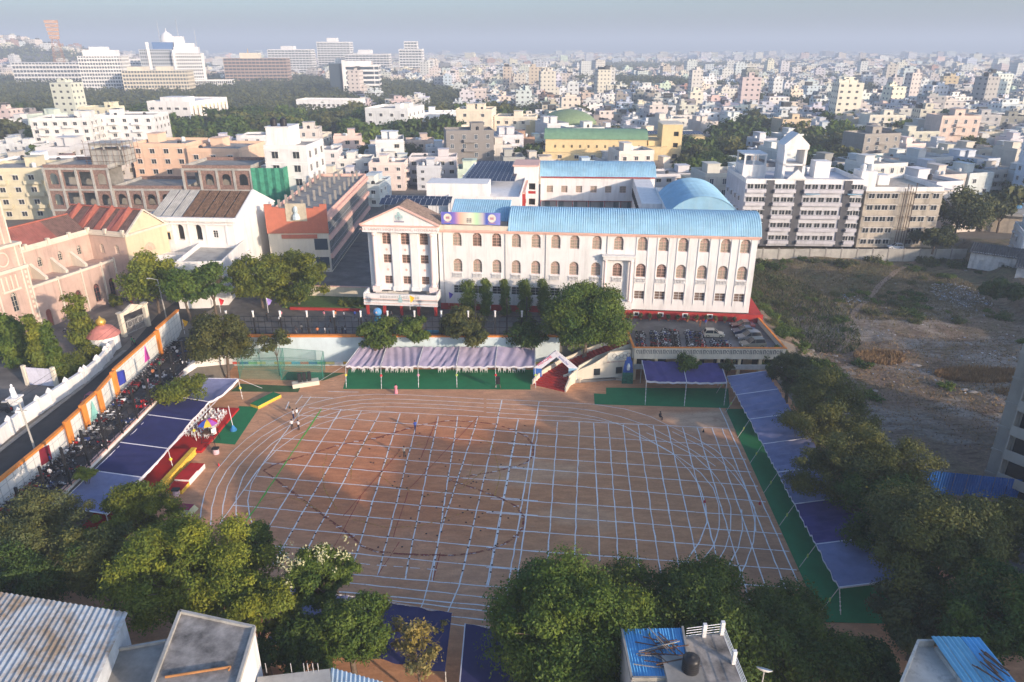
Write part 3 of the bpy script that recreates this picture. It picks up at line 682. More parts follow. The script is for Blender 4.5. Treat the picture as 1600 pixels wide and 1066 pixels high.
t.links.new(cr_.outputs[0], b.inputs['Base Color'])
MB().box(.6, .45, Z(22.05), 11.9, .52, Z(24.35)).build('banner_cloth', bm_, bn_)
em = MB()
for cx in (1.85, 10.3):
    em.add([(cx + math.cos(a)*.78, .43, Z(23.3) + math.sin(a)*.78) for a in np.linspace(0, 2*math.pi, 17)[:-1]], [tuple(range(16))], 0)
    em.box(cx-.35,.41,Z(23.05),cx+.35,.425,Z(23.5),1); em.box(cx-.7,.415,Z(22.35),cx+.7,.43,Z(22.5),1)
em.build('emblem', [mat('emblem_cream', (.75,.70,.6)), mat('emblem_red', (.5,.25,.3))], bn_)
em = MB(); em.box(5.4,.43,Z(22.35),6.5,.44,Z(23.3),0)
for i in range(3):
    for k in range(3): em.box(5.5+i*.33,.42,Z(22.43+k*.29),5.72+i*.33,.43,Z(22.63+k*.29),1)
em.build('printed_panel', [MATS['emblem_cream'], DARK], bn_)
text('FOUNDATION DAY', .34, (6, .43, Z(23.85)), (R(90),0,0), MATS['emblem_red'], bn_, ext=.005) if False else None
mb = MB()
for x in (.7, 3.5, 6.2, 9, 11.8): mb.tube((x, .6, Z(22.0)), (x, .6, Z(24.4)), .04, n=6)
mb.build('frame', STEEL, bn_)
# solar array over the portico roof
s1 = thing('solar_array', 'two rows of solar panels on a steel frame behind the pediment', 'solar panels', (-14.08, 133.17, 5.0), R(-5.72))
fr = solar_array(s1, -13, 8.0, Z(23.9), 12, 2, pw=1.15, ph=2.7, tilt=R(18), row=2.9)
for x in (-13, -8, -3, 0):
    for y in (10, 13.5): fr.tube((x, y, Z(20.8)), (x, y, Z(24.3)), .05, n=6)
fr.build('support_frame', STEEL, s1)
# ------------------------------------------------------------------ the school's rear wings round the courtyard
SCHL = lambda x, y, z: (x, y, z)
rear = thing('school_rear_wing', 'white rear school wing with long blue barrel roof and open red railed corridor', 'school wing', (*at(845, 275, 21)[:2], 5.0), R(-3))
W_ = (at(1024, 277, 21) - at(845, 275, 21)).length
ops = [(2.5 + i*3.95 - .85, 2.5 + i*3.95 + .85, 11.6, 13.4) for i in range(8)]
MB_ = win_wall(MB(), 0, W_, 9.6, 15.8, [o for o in ops if o[1] < W_])
MB_.box(0, 3, 9.5, W_, 3.2, 15.8); MB_.box(0, .002, 9.4, W_, 12, 9.598); MB_.box(0, 12, 0, W_, 12.3, 15.8)
MB_.box(0, -.1, 6.2, W_, .1, 7.1); MB_.box(0, -.1, 0, W_, .1, 3.4); MB_.box(0,3,.0,W_,3.2,9.4)
for x in np.linspace(0, W_ - .5, 8): MB_.box(x, .12, 0, x + .45, .55, 9.4)
MB_.box(0,.13,6.0,W_,3,6.2); MB_.build('wall', WHITE, rear)
for o in ops:
    if o[1] < W_: set_window(rear, (o[0]+o[1])/2, o[2], 1.7, 1.8, False, 'grid', PINK, CURT)
g = MB(); g.beam((0, -.12, 7.35), (W_, -.12, 7.35), .08, .3); g.beam((0, -.12, 9.3), (W_, -.12, 9.3), .06, .1); g.beam((0,-.3,15.75),(W_,-.3,15.75),.5,.25)
for x in np.linspace(0, W_, 8): g.beam((x, -.12, 7.1), (x, -.12, 9.4), .18, .12)
g.build('corridor_railing', REDP, rear)
MB().box(2,3.21,.2,W_-1,9,9).build('classroom_block', DARK, rear)
for i in range(8): MB().box(1.2+i*3.8,2.95,6.3,2.6+i*3.8,2.99,8.6).build('classroom_door', mat('pale_blue_door', (.35,.42,.45)), rear)
barrel(rear, -.3, W_ + .3, -.6, 12.6, 15.95, 3.2, npan=6)
# stair tower between the wings
A_ = at(803, 322, 18)
tw = thing('stair_tower', 'white stair tower with dark square openings between the school wings', 'tower', (*at(803, 300, 18)[:2], 5.0), R(-4))
wt = 6.2; ops = [(3.9, 5.6, z, z+1.7) for z in (1.5, 5.5, 9.6, 13.6)]
mb = win_wall(MB(), 0, wt, 0, 19.6, ops, dep=1.2); mb.box(0,1.21,0,wt,10,19.6); mb.poly([(wt,0,0),(wt,1.21,0),(wt,1.21,19.6),(wt,0,19.6)]); mb.poly([(0,1.21,0),(0,0,0),(0,0,19.6),(0,1.21,19.6)]); mb.poly([(0,0,19.6),(wt,0,19.6),(wt,1.21,19.6),(0,1.21,19.6)])
mb.build('wall', WHITE, tw)
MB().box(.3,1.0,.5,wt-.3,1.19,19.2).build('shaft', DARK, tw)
MB().box(-.3,-.3,19.6,wt+.3,10.3,19.9).build('roof_slab', PINK, tw)
for z in (5.1, 9.2, 13.2): MB().box(3.8,-.05,z-.6,5.7,-.001,z+.1).build('landing_grille', REDP, tw)
# left wing with its solar roof
p0 = at(735, 310, 22); lw = thing('school_side_wing', 'white school wing roofed with rows of solar panels and rooftop plants', 'school wing', (*at(700, 318, 20)[:2], 5.0), R(-4))
mb = MB(); mb.box(0,0,0,16.5,52,15.8); parapet(mb,16.5,52,15.8,.9); mb.box(-5,2,0,-.002,20,14.5); mb.box(-5.2,1.8,14.5,9,9,19.2)
mb.build('wall', WHITE, lw)
MB().box(15.9,8,15.85,17.2,50,16.1).build('roof_edge', PINK, lw)
fr = solar_array(lw, 2.2, 16, 17.4, 11, 11, pw=1.12, row=2.9)
fr.build('support_frame', STEEL, lw)
g = MB(); g.box(16.51,10,10.2,16.6,50,11.2); g.box(16.51,10,4.2,16.6,50,5.2); 
for y in range(10, 50, 4): g.box(16.51,y,4,16.7,y+.3,15.8)
g.build('corridor_railing', REDP, lw)
# right wing and its wide arched roof
rw_ = thing('school_hall_wing', 'school wing with a wide blue arched roof behind the right end', 'school wing', (*at(1043, 333, 21)[:2], 5.0), R(-5.7))
mb = MB(); mb.box(0,0,0,15,30,15.5); mb.box(-4.5,12,0,-.002,48,15.5); parapet(mb,15,30,15.5,.5); mb.build('wall', WHITE, rw_)
n = 14; rise = 3.7; rad = (7.4**2 + rise**2)/(2*rise)
for k in range(5):
    mb = MB(); vs = []; fs = []; y0, y1 = .2 + k*4.6, .2 + (k+1)*4.6 - .05; ns = 22
    for j in range(ns + 1):
        y = y0 + (y1 - y0)*j/ns
        for i in range(n + 1):
            x = -7.4 + 14.8*i/n; z = math.sqrt(max(rad**2 - x*x, 0)) - (rad - rise) + (.05 if j % 2 else -.05)
            vs.append((7.5 + x, y, 15.9 + z))
    fs = [(j*(n+1)+i, j*(n+1)+i+1, (j+1)*(n+1)+i+1, (j+1)*(n+1)+i) for j in range(ns) for i in range(n)]
    mb.add(vs, fs).build('roof_sheet', BLUEROOF, rw_)
g = MB(); xs_ = [-7.3 + 14.6*i/n for i in range(n+1)]
g.add([(7.5+x, .35, 15.8 + math.sqrt(max(rad**2-x*x,0))-(rad-rise)) for x in xs_] , [tuple(range(n+1))]); g.build('gable_end', BLUEROOF, rw_)
g = MB()
for y in range(0, 36, 3): g.box(-4.6, 12+y, 11, -4.51, 13.8+y, 13)
g.build('corridor_openings', DARK, rw_)

# ------------------------------------------------------------------ green roofed hall and cream tower behind the school
YEL = mat('pale_yellow_paint', (.72,.56,.30), stain=.15, var=.08); GRNR = mat('green_sheet', (.19,.33,.20), rough=.6, var=.15, scale=.3)
p = at(852, 243, 12); gh = thing('green_roofed_hall', 'yellow hall with long green barrel roof behind the school', 'hall', (*p[:2], 5), R(-4))
Wg = (at(1002, 245, 12) - p).length + 2
us = [4 + i * 3.4 for i in range(int((Wg-6)/3.4)+1)]
mb = MB(); mb.box(0,0,0,Wg,14,13.5); mb.box(-1,-2.5,0,Wg+8,-.002,8.5); mb.box(Wg+.002,-2,0,Wg+8,12,11); mb.build('wall', YEL, gh)
sm = MB().box(-.35,-.05,0,-.05,.02,1.1).box(.05,-.05,0,.35,.02,1.1).mesh('window', [DARK])
for u in us: put('window', sm, gh, loc=(u, 0, 10.2))
sm2 = flat_window(1.6, 1.3, True, WHITE)
for u in us[::2]: put('window', sm2, gh, loc=(u+2, -2.5, 3.2)); put('window', sm2, gh, loc=(u+2, -2.5, 6.2))
barrel(gh, -.6, Wg+.4, -.5, 14.5, 13.6, 3.6, m=GRNR, npan=6, gable=YEL, pitch=.5)
p = at(845, 205, 19); gd = thing('domed_auditorium', 'olive green rounded roof hall behind the long green roof', 'hall', (*at(822, 225, 8)[:2], 5), R(-4))
mb = MB(); mb.box(0,0,0,36,26,12); mb.box(2,-3,0,14,-.002,14.5); mb.build('wall', YEL, gd)
g = MB(); prof = [(14.5,0),(14,1.6),(12,3.6),(8.5,5.4),(4.5,6.5),(.5,7)]
g.lathe(prof, c=(21,13,12.05), n=28); g.build('roof', mat('olive_sheet', (.22,.30,.16), rough=.6, var=.2), gd, smooth=True)
p = at(1022, 262, 5); ct = thing('cream_stair_tower', 'tall cream stair tower with a column of dark openings right of the courtyard', 'tower', (*at(1030, 272, 5)[:2], 5), R(-3))
mb = win_wall(MB(), 0, 8, 0, 19.5, [(4.6,6.6,z,z+1.8) for z in (2,6.2,10.6,15)], dep=1); mb.box(0,1.01,0,8,14,19.5); mb.poly([(8,0,0),(8,1.01,0),(8,1.01,19.5),(8,0,19.5)]); mb.poly([(0,1.01,0),(0,0,0),(0,0,19.5),(0,1.01,19.5)]); mb.poly([(0,0,19.5),(8,0,19.5),(8,1.01,19.5),(0,1.01,19.5)])
mb.box(-5,2,0,-.002,16,13).build('wall', YEL, ct)
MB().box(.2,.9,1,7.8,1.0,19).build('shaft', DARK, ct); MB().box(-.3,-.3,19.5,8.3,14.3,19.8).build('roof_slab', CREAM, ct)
for i, (px, py) in enumerate(((890, 197), (1010, 203))):
    p = at(px, py+12, 16); o = thing('solar_array', ('rows of dark solar panels on the roof left of the green net', 'rows of dark solar panels on the roof beside the cream tower')[i], 'solar panels', (*p[:2], 5), R(-3))
    mb = MB(); mb.box(0,0,0,26,12,11.5); f_ = solar_array(o, 1, 1, 12.4, 22, 4, pw=1.1, row=2.6); mb.build('roof_deck', YEL, o); f_.build('support_frame', STEEL, o)

# ------------------------------------------------------------------ parking terrace with arcade below, seen at the right
ter = thing('parking_terrace', 'cream parking terrace with orange rail and patterned parapet over an arcade', 'terrace', (20.8, 111.2, 0), R(-.6))
TW = 25.4
mb = MB(); mb.box(0, 0, 4.55, TW, 17, 4.98, 0); mb.build('deck', mat('terrace_paving', (.24,.22,.21), var=.3, scale=.4), ter)
mb = MB(); mb.box(0, -.3, 4.0, TW, 0, 6.0, 0); mb.box(-.3, 0, 4.0, 0, 16, 6.0, 0); mb.box(TW, 0, 4.0, TW+.3, 21, 5.9, 0); mb.build('parapet', CREAM, ter)
mb = MB(); mb.box(-.35,-.36,6.002,TW+.35,.05,6.12); mb.box(-.35,.052,6.002,.05,16,6.12); mb.box(TW-.05,.052,5.902,TW+.35,21,6.02); mb.build('top_rail', ORANGE, ter)
sy = MB()
for i in range(44):
    x = .5 + i * .565
    if i % 3 == 0: sy.lathe([(.24,0),(.24,.03)], c=(0,0,0), n=10) if False else [sy.beam((x + math.cos(a)*.2, -.32, 5.35 + math.sin(a)*.3), (x + math.cos(a+.8)*.2, -.32, 5.35 + math.sin(a+.8)*.3), .09, .06) for a in np.arange(0, 5.6, .8)]
    elif i % 3 == 1: sy.box(x-.2,-.34,4.95,x-.1,-.302,5.7); sy.box(x+.05,-.34,4.95,x+.15,-.302,5.7)
    else: sy.box(x-.2,-.34,4.95,x-.1,-.302,5.7); sy.box(x-.1,-.34,5.6,x+.1,-.302,5.7); sy.box(x+.1,-.34,4.95,x+.2,-.302,5.7)
sy.build('parapet_pattern', mat('grey_relief_paint', (.10,.10,.11)), ter)
mb = MB(); mb.box(0, 4, 0, TW, 4.3, 4.0); 
for x in np.linspace(0, TW-.5, 8): mb.box(x, -.2, 0, x+.5, .3, 4.0)
mb.build('arcade_wall', mat('yellow_wash', (.74,.58,.36), stain=.25, var=.12), ter)
for i in range(7): MB().box(1.2+i*3.4,3.94,.8,3.0+i*3.4,3.995,2.6).build('arcade_window', GLASS, ter)
mb = MB(); mb.box(0, -.36, 2.1, TW, -.22, 3.0); mb.build('balcony_band', mat('pale_grey_paint', (.55,.54,.52), stain=.3), ter)

# ------------------------------------------------------------------ curved red staircase, its white wall and the wall with the rings
st = thing('curved_staircase', 'red curved steps rising between white walls beside the big tree', 'staircase', (0,0,0))
mb = MB(); p0 = at(883, 592, 0)
path = [Vector((6.2, 107.6, 0)), Vector((7.6, 110.2, 0)), Vector((10.2, 112.4, 0)), Vector((13.5, 113.9, 0)), Vector((17, 114.8, 0)), Vector((20.5, 115.4, 0))]
def along(path, n):
    seg = [(path[i+1]-path[i]).length for i in range(len(path)-1)]; T = sum(seg); out = []
    for k in range(n + 1):
        s_ = T * k / n; i = 0
        while i < len(seg) - 1 and s_ > seg[i]: s_ -= seg[i]; i += 1
        p = path[i].lerp(path[i+1], min(s_ / seg[i], 1)); d = (path[i+1] - path[i]).normalized(); out.append((p, d))
    return out
ns = 26; pa = along(path, ns)
for k in range(ns):
    p, d = pa[k]; p2, d2 = pa[k+1]; n = Vector((-d.y, d.x, 0)); n2 = Vector((-d2.y, d2.x, 0)); w1 = 2.9 - 1.1*min(k/12, 1); w2 = 2.9 - 1.1*min((k+1)/12, 1)
    q = [p - n*w1, p + n*w1, p2 + n2*w2, p2 - n2*w2]
    MB().prism([(v.x, v.y) for v in q], -.05, .19*(k+1) + .002*k).build('step', REDP, st)
for sgn, nm in ((1, 'inner'), (-1, 'outer')):
    mb = MB(); vs = []
    for k in range(ns + 1):
        p, d = pa[k]; n = Vector((-d.y, d.x, 0)) * sgn; w1 = 2.9 - 1.1*min(k/12, 1); z = .19*k + .9
        a, b_ = p + n*(w1+.03), p + n*(w1+.28); vs += [(a.x,a.y,-.05),(a.x,a.y,z),(b_.x,b_.y,z),(b_.x,b_.y,-.05)]
    fs = [(4*k+i, 4*k+(i+1) % 4, 4*k+4+(i+1) % 4, 4*k+4+i) for k in range(ns) for i in range(4)] + [(0,1,2,3), (4*ns+3,4*ns+2,4*ns+1,4*ns)]
    mb.add(vs, fs).build('side_wall', CREAM, st)
rg = thing('ring_wall', 'cream wall with five painted rings and two windows below the terrace stairs', 'wall', (0,0,0))
A_, B_ = at(893, 577, 0), at(985, 582, 0); A_ = Vector((8.8, 109.6, 0)); B_ = Vector((20.4, 111.6, 0)); L_ = (B_-A_).length; rzz = math.atan2(B_.y-A_.y, B_.x-A_.x); rg.location = A_; rg.rotation_euler.z = rzz
mb = MB(); ops = [(5.3,6.4,1.1,2.3),(9.2,10.3,1.1,2.3)]
prof = [(0,0),(0,1.4),(2.5,2.2),(5,3.2),(7,4.4),(8,5.2),(L_,5.3),(L_,0)]
mb.xprism(prof, .02, .4); mb.build('wall_face', CREAM, rg)
for o in ops: MB().box(o[0],-.04,o[2],o[1],.018,o[3]).build('window', GLASS, rg)
MB().box(7.6,-.02,3.6,L_-.5,.016,5.1).build('ring_panel', mat('pale_board', (.60,.60,.55)), rg)
for i in range(5):
    mb = MB(); cx = 8.8 + i*.62; cz = 4.45 - (.28 if i % 2 else 0)
    for a in np.arange(0, 2*math.pi, math.pi/6): mb.beam((cx+.38*math.cos(a),-.04,cz+.38*math.sin(a)), (cx+.38*math.cos(a+.53),-.04,cz+.38*math.sin(a+.53)), .05, .06)
    mb.build('ring', mat('ring_grey', (.2,.2,.2)), rg)
text('ALL SAINTS HIGH SCHOOL', .34, (9.6, -.03, 3.35), (R(90),0,0), mat('faint_letters', (.45,.28,.28)), rg)
text('GUNFOUNDRY HYDERABAD', .26, (9.6, -.03, 2.9), (R(90),0,0), MATS['faint_letters'], rg) if False else None
kb = thing('tree_kerb', 'low white curved kerb wall at the foot of the big tree', 'kerb', (0,0,0))
mb = MB(); kp = [at(895,592,0), at(905,598,0), at(918,594,0), at(935,590,0), at(975,595,0)]
for i in range(len(kp)-1): mb.beam((kp[i].x,kp[i].y,.3), (kp[i+1].x,kp[i+1].y,.3), .3, .75)
mb.build('kerb_wall', CREAM, kb)
MB().prism([(p.x, p.y) for p in kp] + [(20.4,111.3),(9.2,109.4)], -.02, .5).build('kerb_fill', CONC, kb)
# ------------------------------------------------------------------ neighbouring buildings
def stairroom(mb, x, y, z, w=3.2, d=4, h=2.6, m=0):
    mb.box(x, y, z, x+w, y+d, z+h, m); mb.box(x-.25, y-.25, z+h, x+w+.25, y+d+.25, z+h+.15, m)
OBJC = mat('house_paint', None, stain=.35, var=.12, scale=.3)
OBJC2 = mat('house_trim_paint', None, stain=.15, var=.05, scale=.5)
GLASSB = glass('blue_grey_glass', (.05,.07,.09), .15)
def simple(name, label, cat, loc, rz, W, D, fl, col, fh=3.2, bays=None, sbays=None, faces='frl', ww=1.5, wh=1.35, shade=True, band=True, band_col=None, roof=(2, 1), tanks=1, balc=(), group=None, winm=None, par=.9, seed=0, tankm=None, roofcol=(.42,.40,.37), grille=False, bars=2):
    """a flat roofed block of flats: walls, floor bands, parapet, windows, balconies, stair room, tanks"""
    rn = random.Random(seed + int(W * 10)); H = fl * fh
    o = thing(name, label, cat, (loc[0], loc[1], loc[2] if len(loc) > 2 else 5.0), rz, group)
    put('wall', MB().box(0, 0, -.3, W, D, H, nobottom=True).mesh('wall', OBJC), o, col=col)
    mb = MB(); parapet(mb, W, D, H + .002, par); 
    if band:
        for k in range(1, fl + 1): mb.box(-.1, -.1, k*fh - .25, W + .1, -.001, k*fh - .02); mb.box(W + .001, -.1, k*fh - .25, W + .1, D + .1, k*fh - .02); mb.box(-.1, -.001, k*fh - .25, -.001, D + .1, k*fh - .02)
    put('parapet', mb.mesh('parapet', OBJC2), o, col=band_col or col)
    put('roof', MB().box(.2, .2, H, W - .2, D - .2, H + .05).mesh('roof', ROOFC), o)
    me = winm or flat_window(ww, wh, shade, WHITE, GLASS, bars, grille)
    bays = bays or max(1, int(W / 3.6)); sbays = sbays or max(1, int(D / 4.2))
    for f in faces:
        n_ = bays if f in 'fb' else sbays; Lf = W if f in 'fb' else D
        us = [Lf * (i + .5) / n_ for i in range(n_)]
        for k in range(fl):
            for u in us:
                if rn.random() < .9: put('window', me, o, loc=on_face(f, u, k*fh + 1.0, W, D), rz=FACES[f])
    for (f, u, wd, k0) in balc:
        b_ = MB(); b_.box(-wd/2, -1.3, -.12, wd/2, -.001, .02); b_.box(-wd/2, -1.3, .02, wd/2, -1.2, .95); b_.box(-wd/2, -1.199, .02, -wd/2+.1, -.001, .95); b_.box(wd/2-.1, -1.199, .02, wd/2, -.001, .95)
        bm = b_.mesh('balcony', OBJC2)
        for k in range(k0, fl): put('balcony', bm, o, loc=on_face(f, u, k*fh, W, D), rz=FACES[f], col=band_col or col)
    if roof:
        for i in range(roof[1]):
            m_ = MB(); stairroom(m_, 0, 0, 0, 3 + rn.random()*1.5, 4 + rn.random()*2, 2.7)
            put('stair_room', m_.mesh('stair_room', OBJC2), o, loc=(1 + rn.random()*(W - 6), D*.35 + rn.random()*D*.3, H + .05), col=col)
    for i in range(tanks):
        put('water_tank', tank_mesh(m=tankm or (TANKB if rn.random() < .6 else TANKW)), o, loc=(1.5 + rn.random()*(W - 3), 1.5 + rn.random()*(D - 3), H + .05))
    return o
# church
CH = thing('church', 'large pink church with cream trim, red roofs and a tall tower', 'church', (-86.5, 121.5, 5.0), R(73), scale=(.80,.86,.93))
CHP = mat('church_pink', (.52,.37,.31), stain=.6, var=.14, scale=.3, stain_col=(.14,.11,.10)); CHT = mat('church_trim', (.62,.55,.46), stain=.4, var=.08, scale=.4)
RSH = mat('red_sheet_roof', (.34,.12,.10), var=.3, scale=.35, stain=.3); DROOF = mat('dark_tile_roof', (.17,.10,.085), var=.3, scale=1.2)
ops = [(2.2,3.7,0,3.6,True),(10.8,12.6,1.2,5.2,True),(16.2,18,1.2,5.2,True),(21,22.7,1.2,5.2,True),(6.2,7.6,4.2,5.0,True)]
mb = win_wall(MB(), 0, 24, 0, 8.6, ops); mb.box(0,.36,0,24,.6,8.6); mb.box(0,.6,8.2,24,6,8.6); mb.build('aisle_wall', CHP, CH)
mb = win_wall(MB(), 0, 24, 8.6, 14.2, [(x, x+1.2, 10.4, 12.4, True) for x in (3,8.6,14.2,19.8)], y=6); mb.box(0,6.36,0,24,16,14.2); mb.build('nave_wall', CHP, CH)
for x in (3.6,9.2,14.8,20.4): set_window(CH, x, 10.4, 1.2, 2.0, True, 'grid', CHT, GLASS, y=6.25)
RDOOR = mat('red_brown_door', (.30,.10,.08), var=.15)
set_window(CH, 2.95, 0, 1.5, 3.6, True, '', RDOOR, RDOOR, y=.3, name='door')
for x in (11.7,17.1,21.85): set_window(CH, x, 1.2, 1.8 if x < 20 else 1.7, 4.0, True, 'grid', RDOOR, GLASS)
set_window(CH, 6.9, 4.2, 1.4, .8, True, '', RDOOR, GLASS)
mb = MB(); mb.box(-.1,-.3,8.62,24,.3,9.1); 
for x in (0,7,13.5,19.5,23.6): mb.box(x,-.35,0,x+.3,-.002,9.4)
mb.build('aisle_cornice', CHT, CH); mb = MB()
for x in (5.5, 11.5, 17.3): mb.xprism([(x, 9.1), (x+.7, 9.1), (x+.7, 12), (x, 12)], 2.6, 5.99); 
for x in (1, 6.2, 11.8, 17.4):
    mb = MB(); mb.add([(x,2.2,8.6),(x+.8,2.2,8.6),(x+.8,5.99,8.6),(x,5.99,8.6),(x,5.99,11.6),(x+.8,5.99,11.6),(x,2.2,9.2),(x+.8,2.2,9.2)], [(0,1,7,6),(6,7,5,4),(1,2,5,7),(3,0,6,4)]); mb.build('buttress', CHT, CH)
mb = MB(); mb.box(-.2,5.5,14.2,24,6.4,14.6); mb.box(-.2,5.7,14.6,24,5.9,15.3)
for x in (0,6,12,18,23.4): mb.box(x,5.45,14.3,x+.7,6.15,15.7)
mb.build('nave_parapet', CHT, CH)
# transept
mb = win_wall(MB(), 0, 10.5, 0, 14.2, [(2.6,3.8,10.2,12.2,True),(7.0,8.2,10.2,12.2,True),(7.6,9.3,0,3.8,True)]); mb.box(0,.36,0,10.5,14,14.2); mb.poly([(10.5,0,0),(10.5,.36,0),(10.5,.36,14.2),(10.5,0,14.2)])
tp = mb.build('transept_front', CHP, CH, loc=(24, 6, 0), rz=R(-90))
for x in (3.2, 7.6): set_window(CH, 24, 6 - x, 1, 1, False) if False else None
for x, z, w_, h_ in ((3.2,10.2,1.2,2.0),(7.6,10.2,1.2,2.0),(8.45,0,1.7,3.8)):
    fr_, pa_ = opening_window(w_, h_, True, 'grid', CHT if z else RDOOR, GLASS); o = put('window', fr_, tp, loc=(x, .3, z)); 
YCH = mat('church_yellow', (.62,.50,.34), stain=.3, var=.1, scale=.4)
mb = MB(); mb.xprism([(0,0),(14,0),(14,14.2),(7,18.6),(0,14.2)], -.25, -.002, 0); mb.box(-.3,-.7,14.2,14.3,-.251,14.7,1)
mb.beam((-.3,-.4,14.3),(7,-.4,18.9),.5,.3,1); mb.beam((7,-.4,18.9),(14.3,-.4,14.3),.5,.3,1); mb.build('gable_wall', [YCH, CHT], CH, loc=(24, -4.5, 0))
mb = MB(); pts = arch_pts(-2, 2, 0, 10); mb.add([(p[0], 0, p[1]) for p in pts], [tuple(range(11))]); mb.build('lunette_window', mat('lunette_board', (.55,.40,.30), var=.2), CH, loc=(31,-4.78,9.6))
mb = MB(); mb.box(0,-.5,0,10.7,0,.5); mb.box(0,-.35,.5,10.7,-.15,1.1); 
for x in (0, 5, 10): mb.box(x,-.5,.1,x+.7,.1,1.5)
mb.build('transept_parapet', CHT, CH, loc=(24, 6, 14.2), rz=R(-90))
# roofs: nave ridge along x, transept ridge along y, red cross ridges
for k in range(6):
    mb = MB(); corr_grid(mb, (k*4, 6.2, 14.6), (k*4+3.95, 6.2, 14.6), (k*4, 11, 18.2), .5, .04); mb.build('roof_sheet', RSH if k < 4 else DROOF, CH)
    mb = MB(); corr_grid(mb, (k*4, 16, 14.6), (k*4+3.95, 16, 14.6), (k*4, 11, 18.2), .5, .04); mb.build('roof_sheet', RSH, CH)
for k in range(7):
    for s_ in (0, 14):
        mb = MB(); corr_grid(mb, (24+s_, -4.4+k*3, 14.5), (24+s_, -1.45+k*3, 14.5), (31, -4.4+k*3, 18.7), .5, .03); mb.build('roof_sheet', RSH if k in (1,4) else DROOF, CH)
mb = MB()
for k in range(4): mb.add([(24,-2+k*5,14.7),(24,0+k*5,14.7),(31,-1+k*5,19.4),(31,-2.2+k*5,18.8),(31,.2+k*5,18.8)], [(0,2,3),(1,4,2),(0,1,2)]); mb.add([(38,-2+k*5,14.7),(38,0+k*5,14.7),(31,-1+k*5,19.4),(31,-2.2+k*5,18.8),(31,.2+k*5,18.8)], [(0,3,2),(1,2,4)])
mb.beam((31,-4.5,18.9),(31,17,18.9),.5,.25); mb.beam((0,11,18.3),(24,11,18.3),.5,.25)
mb.build('red_ridges', mat('red_ridge', (.42,.13,.09), var=.2), CH)
MB().prism([(24.2,6),(45,6),(45,16),(24.2,16)],0,14.4).build('rear_block', CHP, CH)
# tower, three stages; its head rises above the picture's edge
tw = MB(); win_wall(tw, -9.2, 0, 0, 13, [(-7.4,-5.9,0,3.6,True),(-5.2,-3.8,5.4,9.2,True),(-3,-1.5,0,3.4,True)], y=-.5)
tw.poly([(0,0,0),(-.002,-.5,0),(-.002,-.5,13),(0,0,13)]); tw.box(-9.2,-.14,0,0,9,13); tw.poly([(-9.2,-.14,0),(-9.2,-.5,0),(-9.2,-.5,13),(-9.2,-.14,13)]); tw.poly([(0,-.5,0),(0,-.14,0),(0,-.14,13),(0,-.5,13)])
tw.box(-9,-.3,13.6,-.2,8.8,17.5); tw.box(-8,.6,18,-1.2,7.8,31); tw.build('tower_wall', CHP, CH)
set_window(CH, -4.5, 5.4, 1.4, 3.8, True, 'grid', CHT, GLASS, y=-.25); set_window(CH, -6.65, 0, 1.5, 3.6, True, '', RDOOR, RDOOR, y=-.25, name='door'); set_window(CH, -2.25, 0, 1.5, 3.4, True, '', RDOOR, RDOOR, y=-.25, name='door')
tt = MB(); tt.box(-9.6,-.9,13.002,.4,9.3,13.6); tt.box(-9.5,-.8,17.5,.3,9.2,18)
for x in (-9.5,-7.9,-1.5,-.1):
    tt.box(x,-.75,0,x+.35,-.502,13); tt.box(x,-.5,13.61,x+.35,-.302,17.49)
for x in (-8.1,-6.4,-4.6,-2.8,-1.3): tt.box(x,.35,18,x+.35,.598,31)
for x in (-6.3,-5.2,-4.1,-3): tt.tube((x,-.62,9.8),(x,-.62,12.4),.16,n=8)
tt.box(-6.7,-.8,9.4,-2.4,-.503,9.78)
for a in np.arange(0, 2*math.pi, math.pi/8): tt.beam((-4.6+1.3*math.cos(a),-.36,15.5+1.3*math.sin(a)),(-4.6+1.3*math.cos(a+.41),-.36,15.5+1.3*math.sin(a+.41)),.12,.22)
for x in (-8.6,-.6):
    for k in range(12): tt.box(x,-.56,1+k*1.0,x+.45,-.503,1.5+k*1.0)
tt.build('tower_trim', CHT, CH)
# white hall beyond the church gate, with its lower annex
wh = thing('white_hall', 'white parish hall with arched openings and an old tiled roof beyond the church gate', 'hall', (-79.5, 150.5, 5), R(-5))
ops = [(7.6,9.3,9.8,13.2,True),(11.6,13.3,9.8,13.2,True),(15.6,16.8,10.4,12)]
mb = win_wall(MB(), 0, 20.5, 0, 14, ops, dep=1.2); mb.box(0,1.21,0,20.5,22,14); mb.poly([(20.5,0,0),(20.5,1.21,0),(20.5,1.21,14),(20.5,0,14)])
for x in (.1,4.2,6.7,10.2,14.2,18.6): mb.box(x,-.15,9,x+.35,-.002,13.9)
mb.box(-.2,-.5,13.3,20.8,-.002,13.6); mb.xprism([(0,0),(0,.1),(1,.1)],0,.1); mb.build('wall', WHITE, wh)
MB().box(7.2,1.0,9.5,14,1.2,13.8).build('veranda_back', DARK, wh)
set_window(wh, 16.2, 10.4, 1.2, 1.6, False, 'grid', WHITE, GLASS, y=.4)
for x in (2.1, 5.4): put('window', flat_window(1.5,1.5,True,YEL), wh, loc=(x,-.02,9.9))
mb = MB(); mb.box(-.3,-.6,14.0,21,.1,14.8); mb.box(-.3,.1,14.0,-.05,22,14.6)
mb.add([(20.5,0,14),(20.5,22,14),(20.5,11,18.8),(20.9,0,14),(20.9,22,14),(20.9,11,18.8)], [(3,4,5),(2,1,0),(0,3,5,2),(1,2,5,4)]); mb.build('parapet', WHITE, wh)
